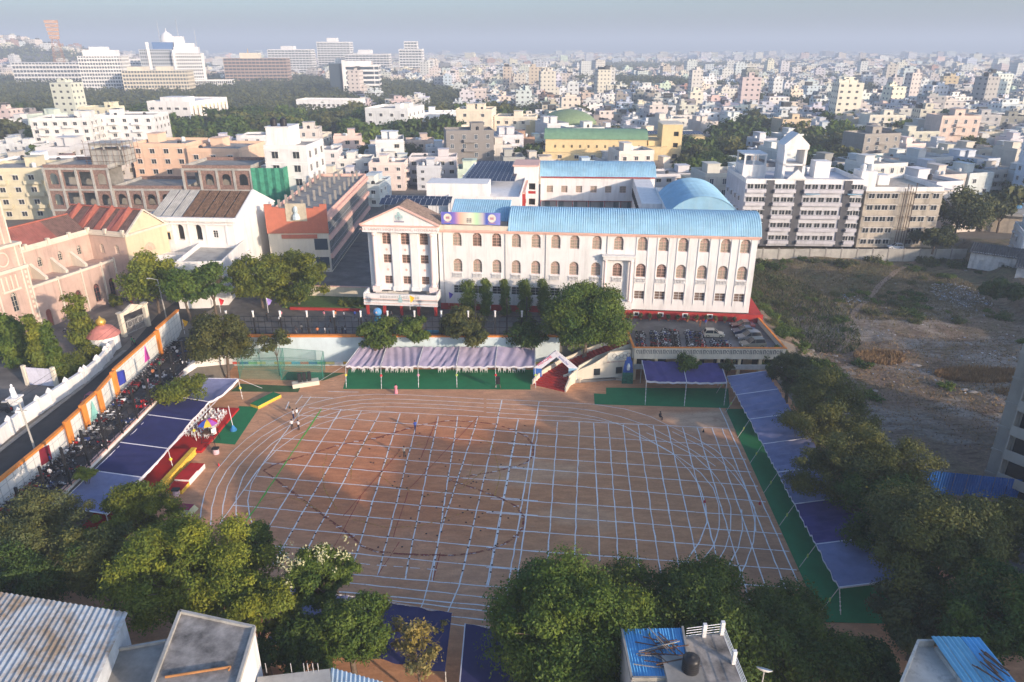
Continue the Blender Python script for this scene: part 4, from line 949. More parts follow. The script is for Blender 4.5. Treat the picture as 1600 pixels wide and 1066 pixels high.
for k in range(8):
    for y in (1, 21):
        mb = MB(); corr_grid(mb, (1.5+k*2.35, y, 14.3), (1.5+k*2.35+2.32, y, 14.3), (1.5+k*2.35, 11, 18.4), .4, .04); mb.build('roof_sheet', CONCL if k < 3 else mat('lichen_tile', (.22,.13,.08), var=.45, scale=1.5), wh)
an = thing('hall_annex', 'low white flat roofed annex with parapets in front of the parish hall', 'annex', (-57.2, 135.5, 5), R(95))
mb = MB(); mb.box(0,0,0,21,9,8.2); mb.box(9,9,0,14.5,22,7.4); parapet(mb,21,9,8.2,1.0); mb.box(-1.5,3,0,-.002,9,5); mb.box(9,9,7.4,9.3,22,8.2); mb.box(9,21.7,7.4,14.5,22,8.4)
mb.build('wall', WHITE, an)
put_windows(an, 'f', 21, 9, [3,8,13,18], [1.2,4.8], flat_window(1.4,1.5,True)); put_windows(an, 'l', 21, 9, [2.5,6.5], [4.8], flat_window(1.3,1.5,True)); MB().box(.3,.3,8.2,20.7,8.7,8.26).build('roof', CONCL, an)
# orange fronted school annex with long glazed side
og = thing('orange_annex', 'long college block with orange stepped parapet and glazed side galleries', 'college', (-55.2, 158, 5), R(1.5))
mb = MB(); mb.box(0,0,0,13.6,54,13); mb.build('wall', CREAM, og)
orn = mat('brick_orange_paint', (.50,.16,.10), stain=.2, var=.1)
mb = MB(); mb.box(-.1,-.25,9.2,13.7,-.002,14.2); mb.box(-.1,-.25,14.2,1.5,.3,15.8); mb.box(1.5,-.25,14.2,3,.3,15.2); mb.box(12.2,-.25,14.2,13.7,.3,15.8); mb.box(10.8,-.25,14.2,12.2,.3,15.2); mb.box(3,-.25,14.2,10.8,.3,14.9); mb.box(3,-.2,8.0,11,-.002,8.9); mb.build('orange_front', orn, og)
MB().box(4.6,-.35,12,9.2,-.252,16).build('front_panel', mat('tan_panel', (.55,.48,.36)), og)
mb = MB(); mb.lathe([(.9,0),(.7,1),(.35,1.4),(.5,1.9),(.45,2.5),(.2,2.9)], c=(6.9,-.5,12.5), n=8); mb.build('relief_figure', mat('pale_blue_relief', (.55,.65,.68)), og)
mb = MB()
for z in (4.2, 8.6, 12.9): mb.box(13.6,-.1,z-.9,14.2,54,z+.1)
mb.build('gallery_slab', PINK, og); mb = MB()
for z in (.4, 4.4, 8.8): mb.box(13.601,.2,z,13.75,53.8,z+2.7)
mb.build('gallery_glazing', GLASSB, og); mb = MB()
for y in np.arange(0, 54, 1.35):
    for z in (.4, 4.4, 8.8): mb.box(13.76,y,z,13.82,y+.08,z+2.7)
for z in (1.4,5.5,9.9): mb.box(13.83,0,z,13.87,54,z+.06)
mb.build('glazing_bars', STEEL, og)
for x, z in ((10.2,5.3),(10.2,1)): MB().box(x,-.03,z,x+3,-.002,z+2.6).build('window', GLASSB, og)
mb = MB(); parapet(mb, 13.6, 54, 13, .8); mb.build('parapet', PINK, og)
stub = MB().box(-.25,-.25,0,.25,.25,2.6).mesh('column_stub', CONC)
for y in range(6, 54, 6):
    for x in (1.5, 6.8, 12): put('column_stub', stub, og, loc=(x, y, 13.05))
MB().box(.3,.4,13,13.3,53.7,13.05).build('roof', CONC, og)
# brick building under construction
bb = thing('unfinished_brick_building', 'unfinished red brick block with bare concrete frame and arched openings', 'building', (-130, 200.5, 5), R(-1.5))
def brickpart(par, x0, x1, fl, n, y=0, fh=5.75, openb=()):
    w_ = (x1 - x0) / n; ops = []
    for k in range(fl):
        for i in range(n):
            cx = x0 + w_ * (i + .5)
            if i in openb: ops.append((cx - w_*.38, cx + w_*.38, k*fh + .8, k*fh + 4.7))
            else: ops.append((cx - 1.25, cx + 1.25, k*fh + 1.2, k*fh + 4.3, True))
    win_wall(par[0], x0, x1, 0, fl*fh, ops, y=y, dep=.5)
    for i in range(n + 1): par[1].box(x0 + i*w_ - .3, y - .3, 0, x0 + i*w_ + .3, y - .002, fl*fh + .1)
    for k in range(fl + 1): par[1].box(x0 - .3, y - .25, k*fh - .5 if k else -.1, x1 + .3, y - .001, k*fh + .02)
    for k in range(fl + 1): par[2].box(x0, y + .3, max(k*fh - .4, -.1), x1, y + 16, k*fh)
    par[2].box(x0, y + 7, 0, x1, y + 7.2, fl*fh)
    par[1].box(x0, y + .3, fl*fh, x0 + .3, y + 16, fl*fh + .8); par[1].box(x1 - .3, y + .3, fl*fh, x1, y + 16, fl*fh + .8); par[0].box(x0, y, fl*fh, x1, y + .3, fl*fh + .9); par[0].box(x0, y+15.7, fl*fh, x1, y + 16, fl*fh + .9)
bp = [MB(), MB(), MB()]; bq = [MB(), bp[1], bp[2]]; br = [MB(), bp[1], bp[2]]
brickpart(bp, 0, 18, 3, 4, openb=(1, 2)); brickpart(bq, 18.01, 39, 2, 5, y=.6); brickpart(br, 39.01, 58, 3, 4, openb=(0,))
for nm, m_, mt_ in (('brick_wall', bp[0], BRICKM), ('brick_wall', bq[0], BRICKM), ('brick_wall', br[0], BRICKM), ('concrete_frame', bp[1], CONCL), ('floor_slabs', bp[2], CONC)): m_.build(nm, mt_, bb)
mb = MB(); mb.box(11,5,17.3,20,12,21.5); mb.box(11,5,22.5,20,12,23.3)
for x in (11,15,19.6):
    for y in (5,11.6): mb.box(x,y,17.3,x+.4,y+.4,23)
mb.build('lift_room', CONCL, bb)
g = MB()
for i in range(8): g.add([(58.2+i*1.1, -.4+((i%2)*.3), -.2),(58.2+(i+1)*1.1,-.4+(((i+1)%2)*.3),-.2),(58.2+(i+1)*1.1,-.4+(((i+1)%2)*.3),17.5),(58.2+i*1.1,-.4+((i%2)*.3),17.5)], [(0,1,2,3)])
g.x = None; gnet = thing('scaffold_net', 'green safety net hanging over the right end of the brick building', 'net', (-130, 200.5, 5), R(-1.5)); gm_ = mat('green_net', (.06,.30,.19), var=.3, scale=.8)
g.add([(67,-.1,-.2),(67,12,-.2),(67,12,17.5),(67,-.1,17.5)], [(0,1,2,3)]); g.box(58.2,0,-.2,66.9,.1,17.2); g.build('net', gm_, gnet)
sc_ = thing('scaffolding', 'wooden scaffolding around the rooftop lift room of the brick building', 'scaffold', (-130, 200.5, 5), R(-1.5))
mb = MB()
for x in np.arange(10,21.5,1.6): mb.tube((x,4.4,17),(x,4.4,24),.05,n=5)
for z in (18.4,20,21.6,23.2): mb.tube((9.6,4.4,z),(21.4,4.4,z),.05,n=5)
for y in np.arange(4.4,13,2): mb.tube((21,y,17),(21,y,24),.05,n=5)
for z in (18.4,20,21.6): mb.tube((21,4.4,z),(21,13,z),.05,n=5)
mb.build('poles', WOOD, sc_)
# peach flats behind, white tower house with tanks, white flats at the left, yellow house
simple('peach_flats', 'plain peach block of flats behind the unfinished brick building', 'flats', (-121,232,5), R(-2), 18, 16, 6, (.74,.50,.36), bays=4, balc=(), tanks=2)
simple('peach_flats', 'plain peach block with blank sunlit side wall right of its twin', 'flats', (-102.5,230,5), R(-6), 17, 20, 5, (.76,.52,.37), bays=3, sbays=1, faces='f', tanks=1, fh=3.6)
wt_ = simple('white_house', 'tall white house with two black tanks beside the green net', 'house', (-69,203,5), R(-3), 12, 16, 6, (.70,.69,.68), fh=3.7, bays=2, sbays=3, tanks=0, roof=None, ww=1.8, wh=1.8)
MB().box(0,3,22.2,6.5,12,27.5).box(-.2,2.8,27.5,6.7,12.2,27.7).build('tower_room', WHITE, wt_)
for x in (1.8, 4.6): put('water_tank', tank_mesh(.95, 2.3, TANKB), wt_, loc=(x, 5, 27.7))
wf = simple('white_flats', 'weathered white block of flats at the far left with many balconies', 'flats', (-207,318,5), R(8), 24, 18, 6, (.68,.66,.63), bays=6, tanks=3, balc=(('f',5,4,1),('f',15,4,1),('r',6,5,1)), roof=(1,2))
simple('white_flats', 'white block of flats set back right of the weathered one, tower room on top', 'flats', (-188,334,5), R(4), 26, 18, 6, (.70,.69,.68), bays=5, tanks=2, balc=(('f',8,4,1),('f',18,4,1)), roof=(1,2))
simple('yellow_house', 'pale yellow house with arched balconies behind the church roofs', 'house', (-136,208,5), R(12), 9, 14, 4, (.82,.70,.42), fh=3.4, bays=2, sbays=3, balc=(('f',4.5,5,1),('r',7,6,1)), tanks=2) if False else None
simple('yellow_house', 'pale yellow house with balconies left of the unfinished brick building', 'house', (-158,212,5), R(6), 22, 16, 4, (.62,.56,.40), fh=3.6, bays=5, sbays=3, balc=(('f',6,5,1),('f',16,5,1)), tanks=2)
simple('white_house', 'low white house with balconies at the left edge behind the yellow house', 'house', (-170,236,5), R(4), 24, 14, 4, (.8,.8,.8), bays=5, tanks=2, balc=(('f',12,6,1),))
# block with tall gold fins
fb = thing('fin_fronted_block', 'white office block with tall gold and white fins on its sunlit side', 'office', (-208,426,5), R(-8))
FW, FD, FH = 26, 42, 19
mb = MB(); mb.box(0,0,0,FW,FD,FH); mb.box(6,4,FH,20,16,FH+3); parapet(mb,FW,FD,FH,1); mb.build('wall', WHITE, fb)
GOLD = mat('ochre_panel', (.68,.48,.20), var=.1)
for i in range(9):
    MB().box(FW+.002,2+i*4.4,.5,FW+.15,4.2+i*4.4,FH-1.6).build('ochre_bay', GOLD, fb)
    MB().box(FW+.16,2.5+i*4.4,1.0,FW+.2,3.7+i*4.4,FH-3).build('window_strip', GLASS, fb); MB().box(FW+.002,1.3+i*4.4,0,FW+.9,1.8+i*4.4,FH).build('fin', WHITE, fb)
put_windows(fb, 'f', FW, FD, [3,8,13,18,23], [2,6.5,11,15.5], flat_window(2.4,1.2,False))
# K: white block mid left, cream blocks
simple('white_block', 'clean white four storey block with small dark windows beyond the solar roof', 'block', (-75,380,5), R(-12), 23, 26, 5, (.74,.74,.73), fh=3.7, bays=4, sbays=4, faces='fr', tanks=0, band=False, roof=(1,2), par=1.4)
simple('beige_house', 'pale beige house with external stair left of the clean white block', 'house', (-112,330,5), R(-4), 26, 18, 3, (.72,.64,.52), fh=3.6, tanks=1)
simple('cream_block', 'cream stepped block of flats beyond the green domed hall', 'flats', (-28,372,5), R(-6), 18, 18, 5, (.76,.67,.52), fh=3.8, bays=2, tanks=2, roof=(1,2)); simple('cream_block', 'lower cream block with many rooftop pipes right of the stepped one', 'flats', (-9,376,5), R(-6), 21, 16, 4, (.76,.68,.54), fh=3.8, bays=5, tanks=3)
simple('white_block', 'white block with blue shed roof between beige block and cream flats', 'block', (-48,404,5), R(4), 20, 14, 4, (.82,.82,.82), fh=3.7, tanks=2)
# far landmarks
hz_w = flat_window(2.6, 1.9, False, WHITE, GLASSB)
tl_ = thing('office_tower', 'tall grey and white office tower with blue glass top floor and masts', 'tower', (-420,865,5), R(16))
TD = mat('tower_grid_grey', (.42,.44,.47), var=.05)
def gridtower(par, x0, y0, W, D, H, fh, m, bw=2.2, faces='fr', y=None):
    MB().box(x0,y0,0,x0+W,y0+D,H).build('tower_block', GLASSB, par)
    mb = MB()
    for k in range(int(H/fh)+1):
        z = k*fh; mb.box(x0-.35,y0-.35,z,x0+W+.35,y0-.002,z+fh*.42); mb.box(x0+W+.002,y0-.35,z,x0+W+.35,y0+D+.35,z+fh*.42); mb.box(x0-.35,y0-.35,z,x0-.002,y0+D+.35,z+fh*.42)
    for x in np.arange(x0, x0+W+.1, bw): mb.box(x-.35,y0-.6,0,x+.35,y0-.36,H)
    for yy in np.arange(y0, y0+D+.1, bw): mb.box(x0+W+.36,yy-.2,0,x0+W+.6,yy+.2,H)
    mb.build('facade_grid', m, par)
    MB().box(x0-.4,y0-.4,H,x0+W+.4,y0+D+.4,H+.5).build('roof_slab', m, par)
gridtower(tl_, 0, 0, 34, 24, 46, 3.6, TD); gridtower(tl_, 34, -5, 30, 30, 42, 3.6, WHITE)
gridtower(tl_, 26, -14, 70, 18, 13, 4.2, WHITE)
mb = MB(); mb.box(14,2,46.5,36,20,54,1); mb.box(36,0,43,62,18,49,0); mb.box(37,2,49,58,16,53,0); mb.box(37,4,53,48,12,60,0); mb.box(35,-7,0,37.5,-5.5,46,0); mb.box(8,-2,0,11,-.7,54,0); mb.build('upper_floors', [WHITE, mat('blue_curtain_wall', (.10,.18,.36), rough=.3)], tl_)
for x, z, h in ((22,54,22),(42,60,20),(60,49,20)):
    mb = MB(); mb.tube((x,10,z),(x,10,z+h),.35,.12,n=5); mb.build('mast', STEEL, tl_)
o = thing('white_slab_block', 'tall white slab block with stepped top left of the office tower', 'flats', (-437,770,5), R(10)); gridtower(o, 0, 0, 40, 26, 40, 3.4, WHITE, 2.6); MB().box(4,4,40.5,34,20,46).box(10,6,46,26,16,49).build('roof_rooms', WHITE, o)
o = thing('white_slab_block', 'lower white slab block directly left of the long white office podium', 'flats', (-381,742,5), R(8)); gridtower(o, 0, 0, 60, 24, 27, 3.4, CREAM, 2.8); MB().box(4,4,27.5,20,20,31).box(30,6,27.5,44,16,31).build('roof_rooms', CREAM, o)
o = thing('brown_ministry_block', 'long brown grid fronted block right of the office tower', 'office', (-372,985,5), R(6)); gridtower(o, 0, 0, 78, 30, 35, 3.9, mat('brown_concrete', (.42,.30,.24), var=.1), 5); MB().box(20,4,35.5,44,20,42).build('roof_rooms', CREAM, o)
o = thing('long_white_block', 'long low white gallery block on the slope at the far left', 'offices', (-610,930,14), R(3)); gridtower(o, 0, 0, 210, 22, 22, 4.6, WHITE, 4)
o = thing('black_and_white_office', 'white office block with dark window bands and a dark glass side wing', 'office', (-166,748,5), R(5)); gridtower(o, 0, 0, 34, 28, 31, 4.4, WHITE, 30); MB().box(-14,2,0,-.4,26,34).build('glass_wing', GLASSB, o); MB().box(-1,-1.2,0,2.5,-.7,37).box(2,4,31.5,26,20,36).build('stair_tower', WHITE, o)
o = thing('white_college_block', 'white long block with small windows in front of the wooded park', 'college', (-150,520,5), R(-7)); 
put('wall', MB().box(0,0,0,44,18,14).mesh('wall', OBJC), o, col=(.82,.81,.80)); put_windows(o, 'f', 44, 18, np.arange(3,43,3.4), [2,6.2,10.4], flat_window(1.6,1.6,True)); put('parapet', (lambda b_: (parapet(b_,44,18,14,1), b_)[1])(MB()).mesh('parapet', WHITE), o)
for lab, x, y, W, H, nm in (('pale slab of the far hotel cluster with rooftop storey', -430, 1350, 75, 44, 'far_hotel'), ('pale stepped hotel tower of the far hotel cluster', -360, 1420, 60, 58, 'far_hotel'), ('white wide far block right of the hotel cluster', -290, 1330, 75, 38, 'far_office')):
    o = thing(nm, lab, 'hotel' if 'hotel' in nm else 'office', (x,y,5), 0); gridtower(o, 0,0,W,30,H,4,WHITE,6); MB().box(W*.3,5,H,W*.6,22,H+7).build('roof_rooms', WHITE, o)
o = thing('far_office', 'stepped white far tower standing alone above the middle of the city', 'tower', (-178,1210,5), 0); gridtower(o,0,0,36,26,46,4,WHITE,5); gridtower(o,36.5,0,16,26,30,4,WHITE,5); gridtower(o,8,4,20,16,56,4,WHITE,5)
# domes and hill temple
def dome(par, x, y, z, r, m=WHITE):
    mb = MB(); mb.lathe([(r*.95,0),(r,r*.5),(r*1.02,r*.8),(r*.85,r*1.3),(r*.5,r*1.65),(r*.1,r*1.85),(r*.04,r*2.3)], c=(x,y,z), n=14); return mb.build('dome', m, par, smooth=True)
o = thing('domed_assembly', 'white domed assembly building beyond the white slab blocks', 'assembly hall', (-640,1175,5), R(8)); gridtower(o, 0, 0, 130, 40, 30, 6, WHITE, 5); MB().box(90,5,30,118,33,44).lathe([(11,44),(11,52)],c=(104,19,0),n=12).build('dome_base', WHITE, o); dome(o,104,19,52,10.5)
for x in (6, 40, 72): dome(o, x, 6, 30, 4)
tm = thing('hill_temple', 'white marble temple with carved spire on the far left hill', 'temple', (-1235,1690,68), 0)
MB().box(0,0,-8,70,30,6).box(10,5,6,60,25,12).lathe([(11,6),(12,18),(9,30),(4,40),(1,43)],c=(8,15,0),n=12).lathe([(5,6),(5,16),(2,22)],c=(40,15,0),n=10).lathe([(5,6),(4,13),(2,18)],c=(58,15,0),n=10).lathe([(5,-10),(5,14),(1,22)],c=(-30,5,0),n=10).box(-60,0,-20,20,20,-8).build('temple_body', WHITE, tm)
# lattice masts
def lattice(name, label, x, y, z0, H, b0, b1, m=None, lean=0):
    o = thing(name, label, 'mast', (x,y,z0), R(20)); mb = MB(); n = int(H / 6)
    for k in range(n):
        za, zb = H*k/n, H*(k+1)/n; ra, rb = b0 + (b1-b0)*k/n, b0 + (b1-b0)*(k+1)/n
        ca = [(sx*ra, sy*ra, za) for sx, sy in ((-1,-1),(1,-1),(1,1),(-1,1))]; cb = [(sx*rb, sy*rb, zb) for sx, sy in ((-1,-1),(1,-1),(1,1),(-1,1))]
        for i in range(4):
            t_ = .35; mb.beam(ca[i], cb[i], t_, t_); mb.beam(ca[i], cb[(i+1) % 4], t_*.6, t_*.6); mb.beam(ca[(i+1) % 4], cb[i], t_*.6, t_*.6); mb.beam(cb[i], cb[(i+1) % 4], t_*.6, t_*.6)
    mb.build('lattice', m or mat('rust_mast', (.38,.20,.12), var=.2), o); return o
lattice('lattice_mast', 'rust coloured lattice floodlight mast widening at its head, far left', -560, 946, 5, 58, 8, 3.4)
o = bpy.data.objects['lattice_mast']; mb = MB()
for k in range(5):
    mb.box(-5.5-k*.5,-.6,58+k*4.4,5.5+k*.5,.6,61.6+k*4.4,0)
    mb.beam((-5.5-k*.5,-.7,58+k*4.4),(5.5+k*.5,-.7,62+k*4.4),.3,.3,1)
mb.build('floodlight_frame', [mat('rust_panel', (.45,.27,.18), var=.2), STEEL], o)
lattice('lattice_mast', 'short rust lattice tower at the left edge above the wooded park', -265, 352, 5, 16, 5, 3.6)
gp = thing('gilded_pagoda', 'small golden stupa spire at the far edge of the park', 'stupa', (-365,1060,5)); MB().lathe([(7,0),(7,8),(5,10),(5.5,20),(3,32),(.8,40),(.3,47)], n=12).build('spire', mat('gold_paint', (.75,.48,.18), metal=.3, rough=.4), gp, smooth=True)
# right hand apartments
ap = thing('white_apartments', 'long white apartment block with grey stair shafts and gabled roof towers', 'flats', (59.5,182.5,5), R(-2.6))
AW, AD, AH = 29.5, 20, 16.2
put('wall', MB().box(0,0,0,AW,AD,AH).mesh('wall', OBJC), ap, col=(.56,.56,.60))
gr_ = mat('dark_grey_shaft', (.10,.10,.11), stain=.2)
for x in (5.2, 12.6, 24.6): MB().box(x,-.25,0,x+1.9,-.002,AH+.8).build('stair_shaft', gr_, ap)
sl = MB()
for k in range(5):
    for a, b_ in ((.2,5.1),(7.2,12.5),(14.6,24.5),(26.6,29.3)): sl.box(a,-1.0,k*3.3+.75,b_,-.002,k*3.3+1.6); 
sl.build('balcony_fronts', mat('pale_lilac_paint', (.55,.53,.56), stain=.45, var=.12), ap)
wnm = flat_window(1.5,1.2,True,WHITE,GLASS)
for k in range(5):
    for x in (1.2,3,4.4,8.2,10,11.6,15.6,17.4,19.4,21.4,23.2,27.2,28.6): put('window', wnm, ap, loc=(x,-.02,k*3.3+1.65), scale=(.95,1,.95))
put_windows(ap, 'l', AW, AD, [3,7,11,15], [1,4.3,7.6,10.9], wnm)
mb = MB(); parapet(mb,AW,AD,AH,1.1); mb.box(1,8,AH,7,16,AH+3.4); mb.box(1,8,AH+5.8,7,16,AH+6.2)
for x in (1.1,3.4,6.5):
    for y in (8.1,15.5): mb.box(x,y,AH+3.4,x+.4,y+.4,AH+5.8)
mb.build('roof_room', WHITE, ap)
mb = MB()
for x in (9.6,14.6): mb.box(x,3,AH,x+.7,9,AH+9)
mb.box(9.6,3,AH+4,15.3,9,AH+4.4); mb.box(9.4,2.8,AH+8,15.5,9.2,AH+9); mb.xprism([(9.2,AH+9),(15.7,AH+9),(12.45,AH+12)],3,9); mb.xprism([(10,AH+1.1),(15,AH+1.1),(12.5,AH+3.6)],-.3,.2); mb.build('gabled_tower', WHITE, ap)
for x, y in ((17,14),(19,14),(24,12)): put('water_tank', tank_mesh(m=TANKW), ap, loc=(x,y,AH+.05), scale=1.3)
MB().box(20,9,AH,24,13,AH+4.2).build('tank_room', WHITE, ap)
sh_ = MB()
for a, b_ in ((15,18.5),(25.5,29)): sh_.box(a,-1.4,13.7,b_,-.3,13.8)
sh_.build('blue_awning', BLUEROOF, ap)
bp_ = thing('stained_apartments', 'stained beige apartment block with pipes down its front beside the white one', 'flats', (89.5,180.5,5), R(-.5))
BW2 = 19.5; STB = mat('stained_beige', (.50,.44,.36), stain=.8, var=.2, scale=.3)
MB().box(0,0,0,BW2,20,14.5).build('wall', STB, bp_); mb = MB(); parapet(mb,BW2,20,14.5,1.1); mb.box(1,6,14.5,5,11,18.5); mb.box(7,9,14.5,10,13,17); mb.build('parapet', WHITE, bp_)
sl = MB()
for k in range(5): sl.box(-.1,-.35,k*2.95+2.35,BW2+.1,-.002,k*2.95+2.6)
sl.build('floor_band', STB, bp_)
for k in range(5):
    for x in (1.6,3.6,5.4,7.4,13.2,15.2,17.8): 
        put('window', wnm, bp_, loc=(x,-.02,k*2.95+.95))
mb = MB()
for x in (9.2,9.8,10.6,11.2,11.9): mb.tube((x,-1.1,0),(x,-1.1,15+x%1*2),.09,n=6)
for z in (2,5,8,11,14): mb.beam((8.4,-1.15,z),(12.6,-1.15,z),.06,.06)
mb.build('rusty_pipes', mat('rust_pipe', (.12,.08,.06)), bp_)
for x in (2,4): put('water_tank', tank_mesh(m=TANKW), bp_, loc=(x,8,18.5), scale=1.1)
cw = thing('lot_wall', 'grey concrete panel wall along the far side of the vacant lot', 'wall', (52,176.2,3.6), R(0))
wp_ = MB().box(0,0,-1.2,3.9,.15,2.1).mesh('wall_panel', CONCL); pp_ = MB().box(-.15,-.08,-1.2,.15,.25,2.35).mesh('post', CONC)
for i in range(16): put('wall_panel', wp_, cw, loc=(i*4.0+.05,0,0)); put('post', pp_, cw, loc=(i*4.0,0,0))
# ruined bungalow, concrete roof shed, at right edge
rb = thing('old_bungalow', 'old white bungalow with dark sheet roofs at the right edge of the lot', 'house', (*at(1513,412,4.5)[:2],3.4), R(-38))
mb = win_wall(MB(),0,12,0,4.2,[(2,3,.2,2.4),(6,7.2,1,2.6),(9,10,.2,2.4)]); mb.box(0,.36,0,12,9,4.2); mb.box(10,-7,0,22,-.002,3.8); mb.build('wall', mat('peeling_white', (.66,.65,.63), stain=.7, var=.2), rb)
mb = MB(); corr_grid(mb,(-.5,-.5,4.0),(12.5,-.5,4.0),(-.5,5,5.4),.5,.06); corr_grid(mb,(9.5,-7.5,3.7),(22.5,-7.5,3.7),(9.5,0,5.2),.5,.06); mb.build('roof_sheet', mat('black_sheet', (.06,.065,.07), var=.3), rb)
for x in (12,16,19.5): MB().box(x,-7.06,.8,x+1.2,-7.002,2.4).build('window', GLASS, rb)
simple('white_villa', 'white villa with rounded corner and arches behind the old bungalow', 'house', (122,166,3.8), R(-25), 16, 14, 2, (.72,.72,.72), fh=3.8, bays=4, tanks=2)
cr2 = thing('concrete_roof_shed', 'wide flat concrete roofed shed with blue tank at the far right', 'shed', (133,198,5), R(-20)); MB().box(0,0,0,34,26,5).build('wall', mat('dirty_cream', (.45,.38,.30), stain=.6), cr2); MB().box(-1.5,-1.5,5,35.5,27.5,5.6).build('roof_slab', CONCL, cr2); put('water_tank', tank_mesh(1.6,1.8,mat('blue_tank', (.08,.22,.4))), cr2, loc=(9,9,5.6))
simple('white_flats', 'white wall of flats at the right edge above the concrete roofed shed', 'flats', (165,222,5), R(-10), 20, 20, 8, (.74,.74,.76), bays=4, tanks=1)
# flats at the right frame edge, whose mass also shades the field, and further blocks beyond the frame
ed = simple('edge_apartments', 'pale grey apartment block with deep open balconies at the right edge', 'flats', (73,59.5,0), R(35), 18, 22, 6, (.40,.36,.31), fh=3.3, bays=3, sbays=3, tanks=1, faces='f', roof=(1,1))
dv = MB().box(-1.5,-.02,.2,1.5,.01,2.6,1).box(-1.75,-1.0,2.75,1.75,-.001,2.95).box(-1.9,-1.4,-.3,1.9,-.001,0).box(-1.9,-1.4,0,1.9,-1.3,1.0).box(-1.9,-1.3,-.3,-1.78,0,2.9).box(1.78,-1.3,-.3,1.9,0,2.9).mesh('balcony', [OBJC2, GLASS])
for k in range(6):
    for u in (3.6, 11, 18.4): put('balcony', dv, ed, loc=on_face('l', u, k*3.3+.1, 18, 22), rz=FACES['l'], col=(.42,.38,.33))
# unseen flats added right of and behind the camera to shade field and lot
for x, y, rz, W, D, fl, c in ((66,2,0,16,14,8,(.6,.57,.5)), (86,6,-8,24,16,8,(.66,.62,.58)), (113,22,5,22,16,9,(.55,.5,.45)), (152,78,-20,30,16,9,(.6,.6,.62)), (178,100,-10,26,18,9,(.62,.55,.5)), (150,36,0,24,20,8,(.6,.58,.5)), (205,150,0,24,20,9,(.6,.6,.6))):
    simple('unseen_shade_block', 'unseen apartment block with balconies added outside the right edge of view to cast shade, %s' % ('tallest' if fl == 9 else 'lower'), 'flats', (x,y,0), R(rz), W, D, fl, c, faces='f', balc=(('f',W/2,5,1),), group='unseen flats added for shade')
# ------------------------------------------------------------------ trees: tapered trunk and limbs, crown of many small leaf faces in clumps
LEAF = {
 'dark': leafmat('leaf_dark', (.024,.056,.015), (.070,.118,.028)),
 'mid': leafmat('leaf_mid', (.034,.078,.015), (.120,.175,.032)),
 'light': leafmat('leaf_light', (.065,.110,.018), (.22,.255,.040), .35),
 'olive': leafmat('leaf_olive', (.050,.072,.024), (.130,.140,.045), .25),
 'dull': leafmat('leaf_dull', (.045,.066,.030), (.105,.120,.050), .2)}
def leaf_mesh(name, blobs, n, size, m, seed=0, shell=.72, droop=.15):
    """n leaf faces spread over the clumps (x, y, z, rx, rz)"""
    rg_ = np.random.default_rng(seed)
    B = np.array(blobs, float); area = B[:, 3] ** 2; pick = rg_.choice(len(B), n, p=area / area.sum())
    d = rg_.normal(size=(n, 3)); d /= np.linalg.norm(d, axis=1)[:, None]
    rad = np.where(rg_.random(n) < .8, rg_.uniform(shell, 1.03, n), rg_.uniform(.2, 1, n)) * (1 + .21 * rg_.normal(size=n))
    b_ = B[pick]; c = b_[:, :3] + d * rad[:, None] * np.stack([b_[:, 3], b_[:, 3], b_[:, 4]], 1)
    nrm = d * .9 + rg_.normal(size=(n, 3)) * .55 + np.array([0, 0, .35]); nrm /= np.linalg.norm(nrm, axis=1)[:, None]
    up = rg_.normal(size=(n, 3)); a = np.cross(nrm, up); a /= np.linalg.norm(a, axis=1)[:, None]; e = np.cross(nrm, a)
    s = size * rg_.uniform(.55, 1.3, n)[:, None]
    V = np.empty((n, 4, 3)); V[:, 0] = c - a * s; V[:, 1] = c + e * s * .5; V[:, 2] = c + a * s - np.array([0, 0, droop]) * s; V[:, 3] = c - e * s * .5
    me = bpy.data.meshes.new(name); me.vertices.add(4 * n); me.vertices.foreach_set('co', V.ravel().astype(np.float32))
    me.loops.add(4 * n); me.loops.foreach_set('vertex_index', np.arange(4 * n, dtype=np.int32))
    me.polygons.add(n); me.polygons.foreach_set('loop_start', np.arange(0, 4 * n, 4, dtype=np.int32)); me.polygons.foreach_set('loop_total', np.full(n, 4, np.int32))
    me.materials.append(m); me.update(calc_edges=True)
    tb = rg_.random(len(B))[pick] * .55 + rg_.random(n) * .45
    at_ = me.attributes.new('tone', 'FLOAT', 'FACE'); at_.data.foreach_set('value', tb.astype(np.float32)); return me
def crown_blobs(rx, rz, nb, seed, rb=.34, flat=0.0, drop=.35):
    """clump centres fill a lopsided dome"""
    rn = random.Random(seed); out = []; lop = [(rn.uniform(0, 6.28), rn.uniform(.10, .30)) for _ in range(3)]
    while len(out) < nb:
        x, y, z = rn.uniform(-1, 1), rn.uniform(-1, 1), rn.uniform(-drop, 1)
        q = x*x + y*y + (z*z if z > 0 else z*z*3)
        if q > 1 or q < .22: continue
        th = math.atan2(y, x); k = 1 + sum(a * math.cos((i + 2) * th + p) for i, (p, a) in enumerate(lop))
        r = rb * rn.choice((.5,.7,.85,1,1.25,1.45)); f = .92 * k
        out.append((x*rx*f, y*rx*f, z*rz*.9, r*rx, r*rx*rn.uniform(.55,.8)))
    return out
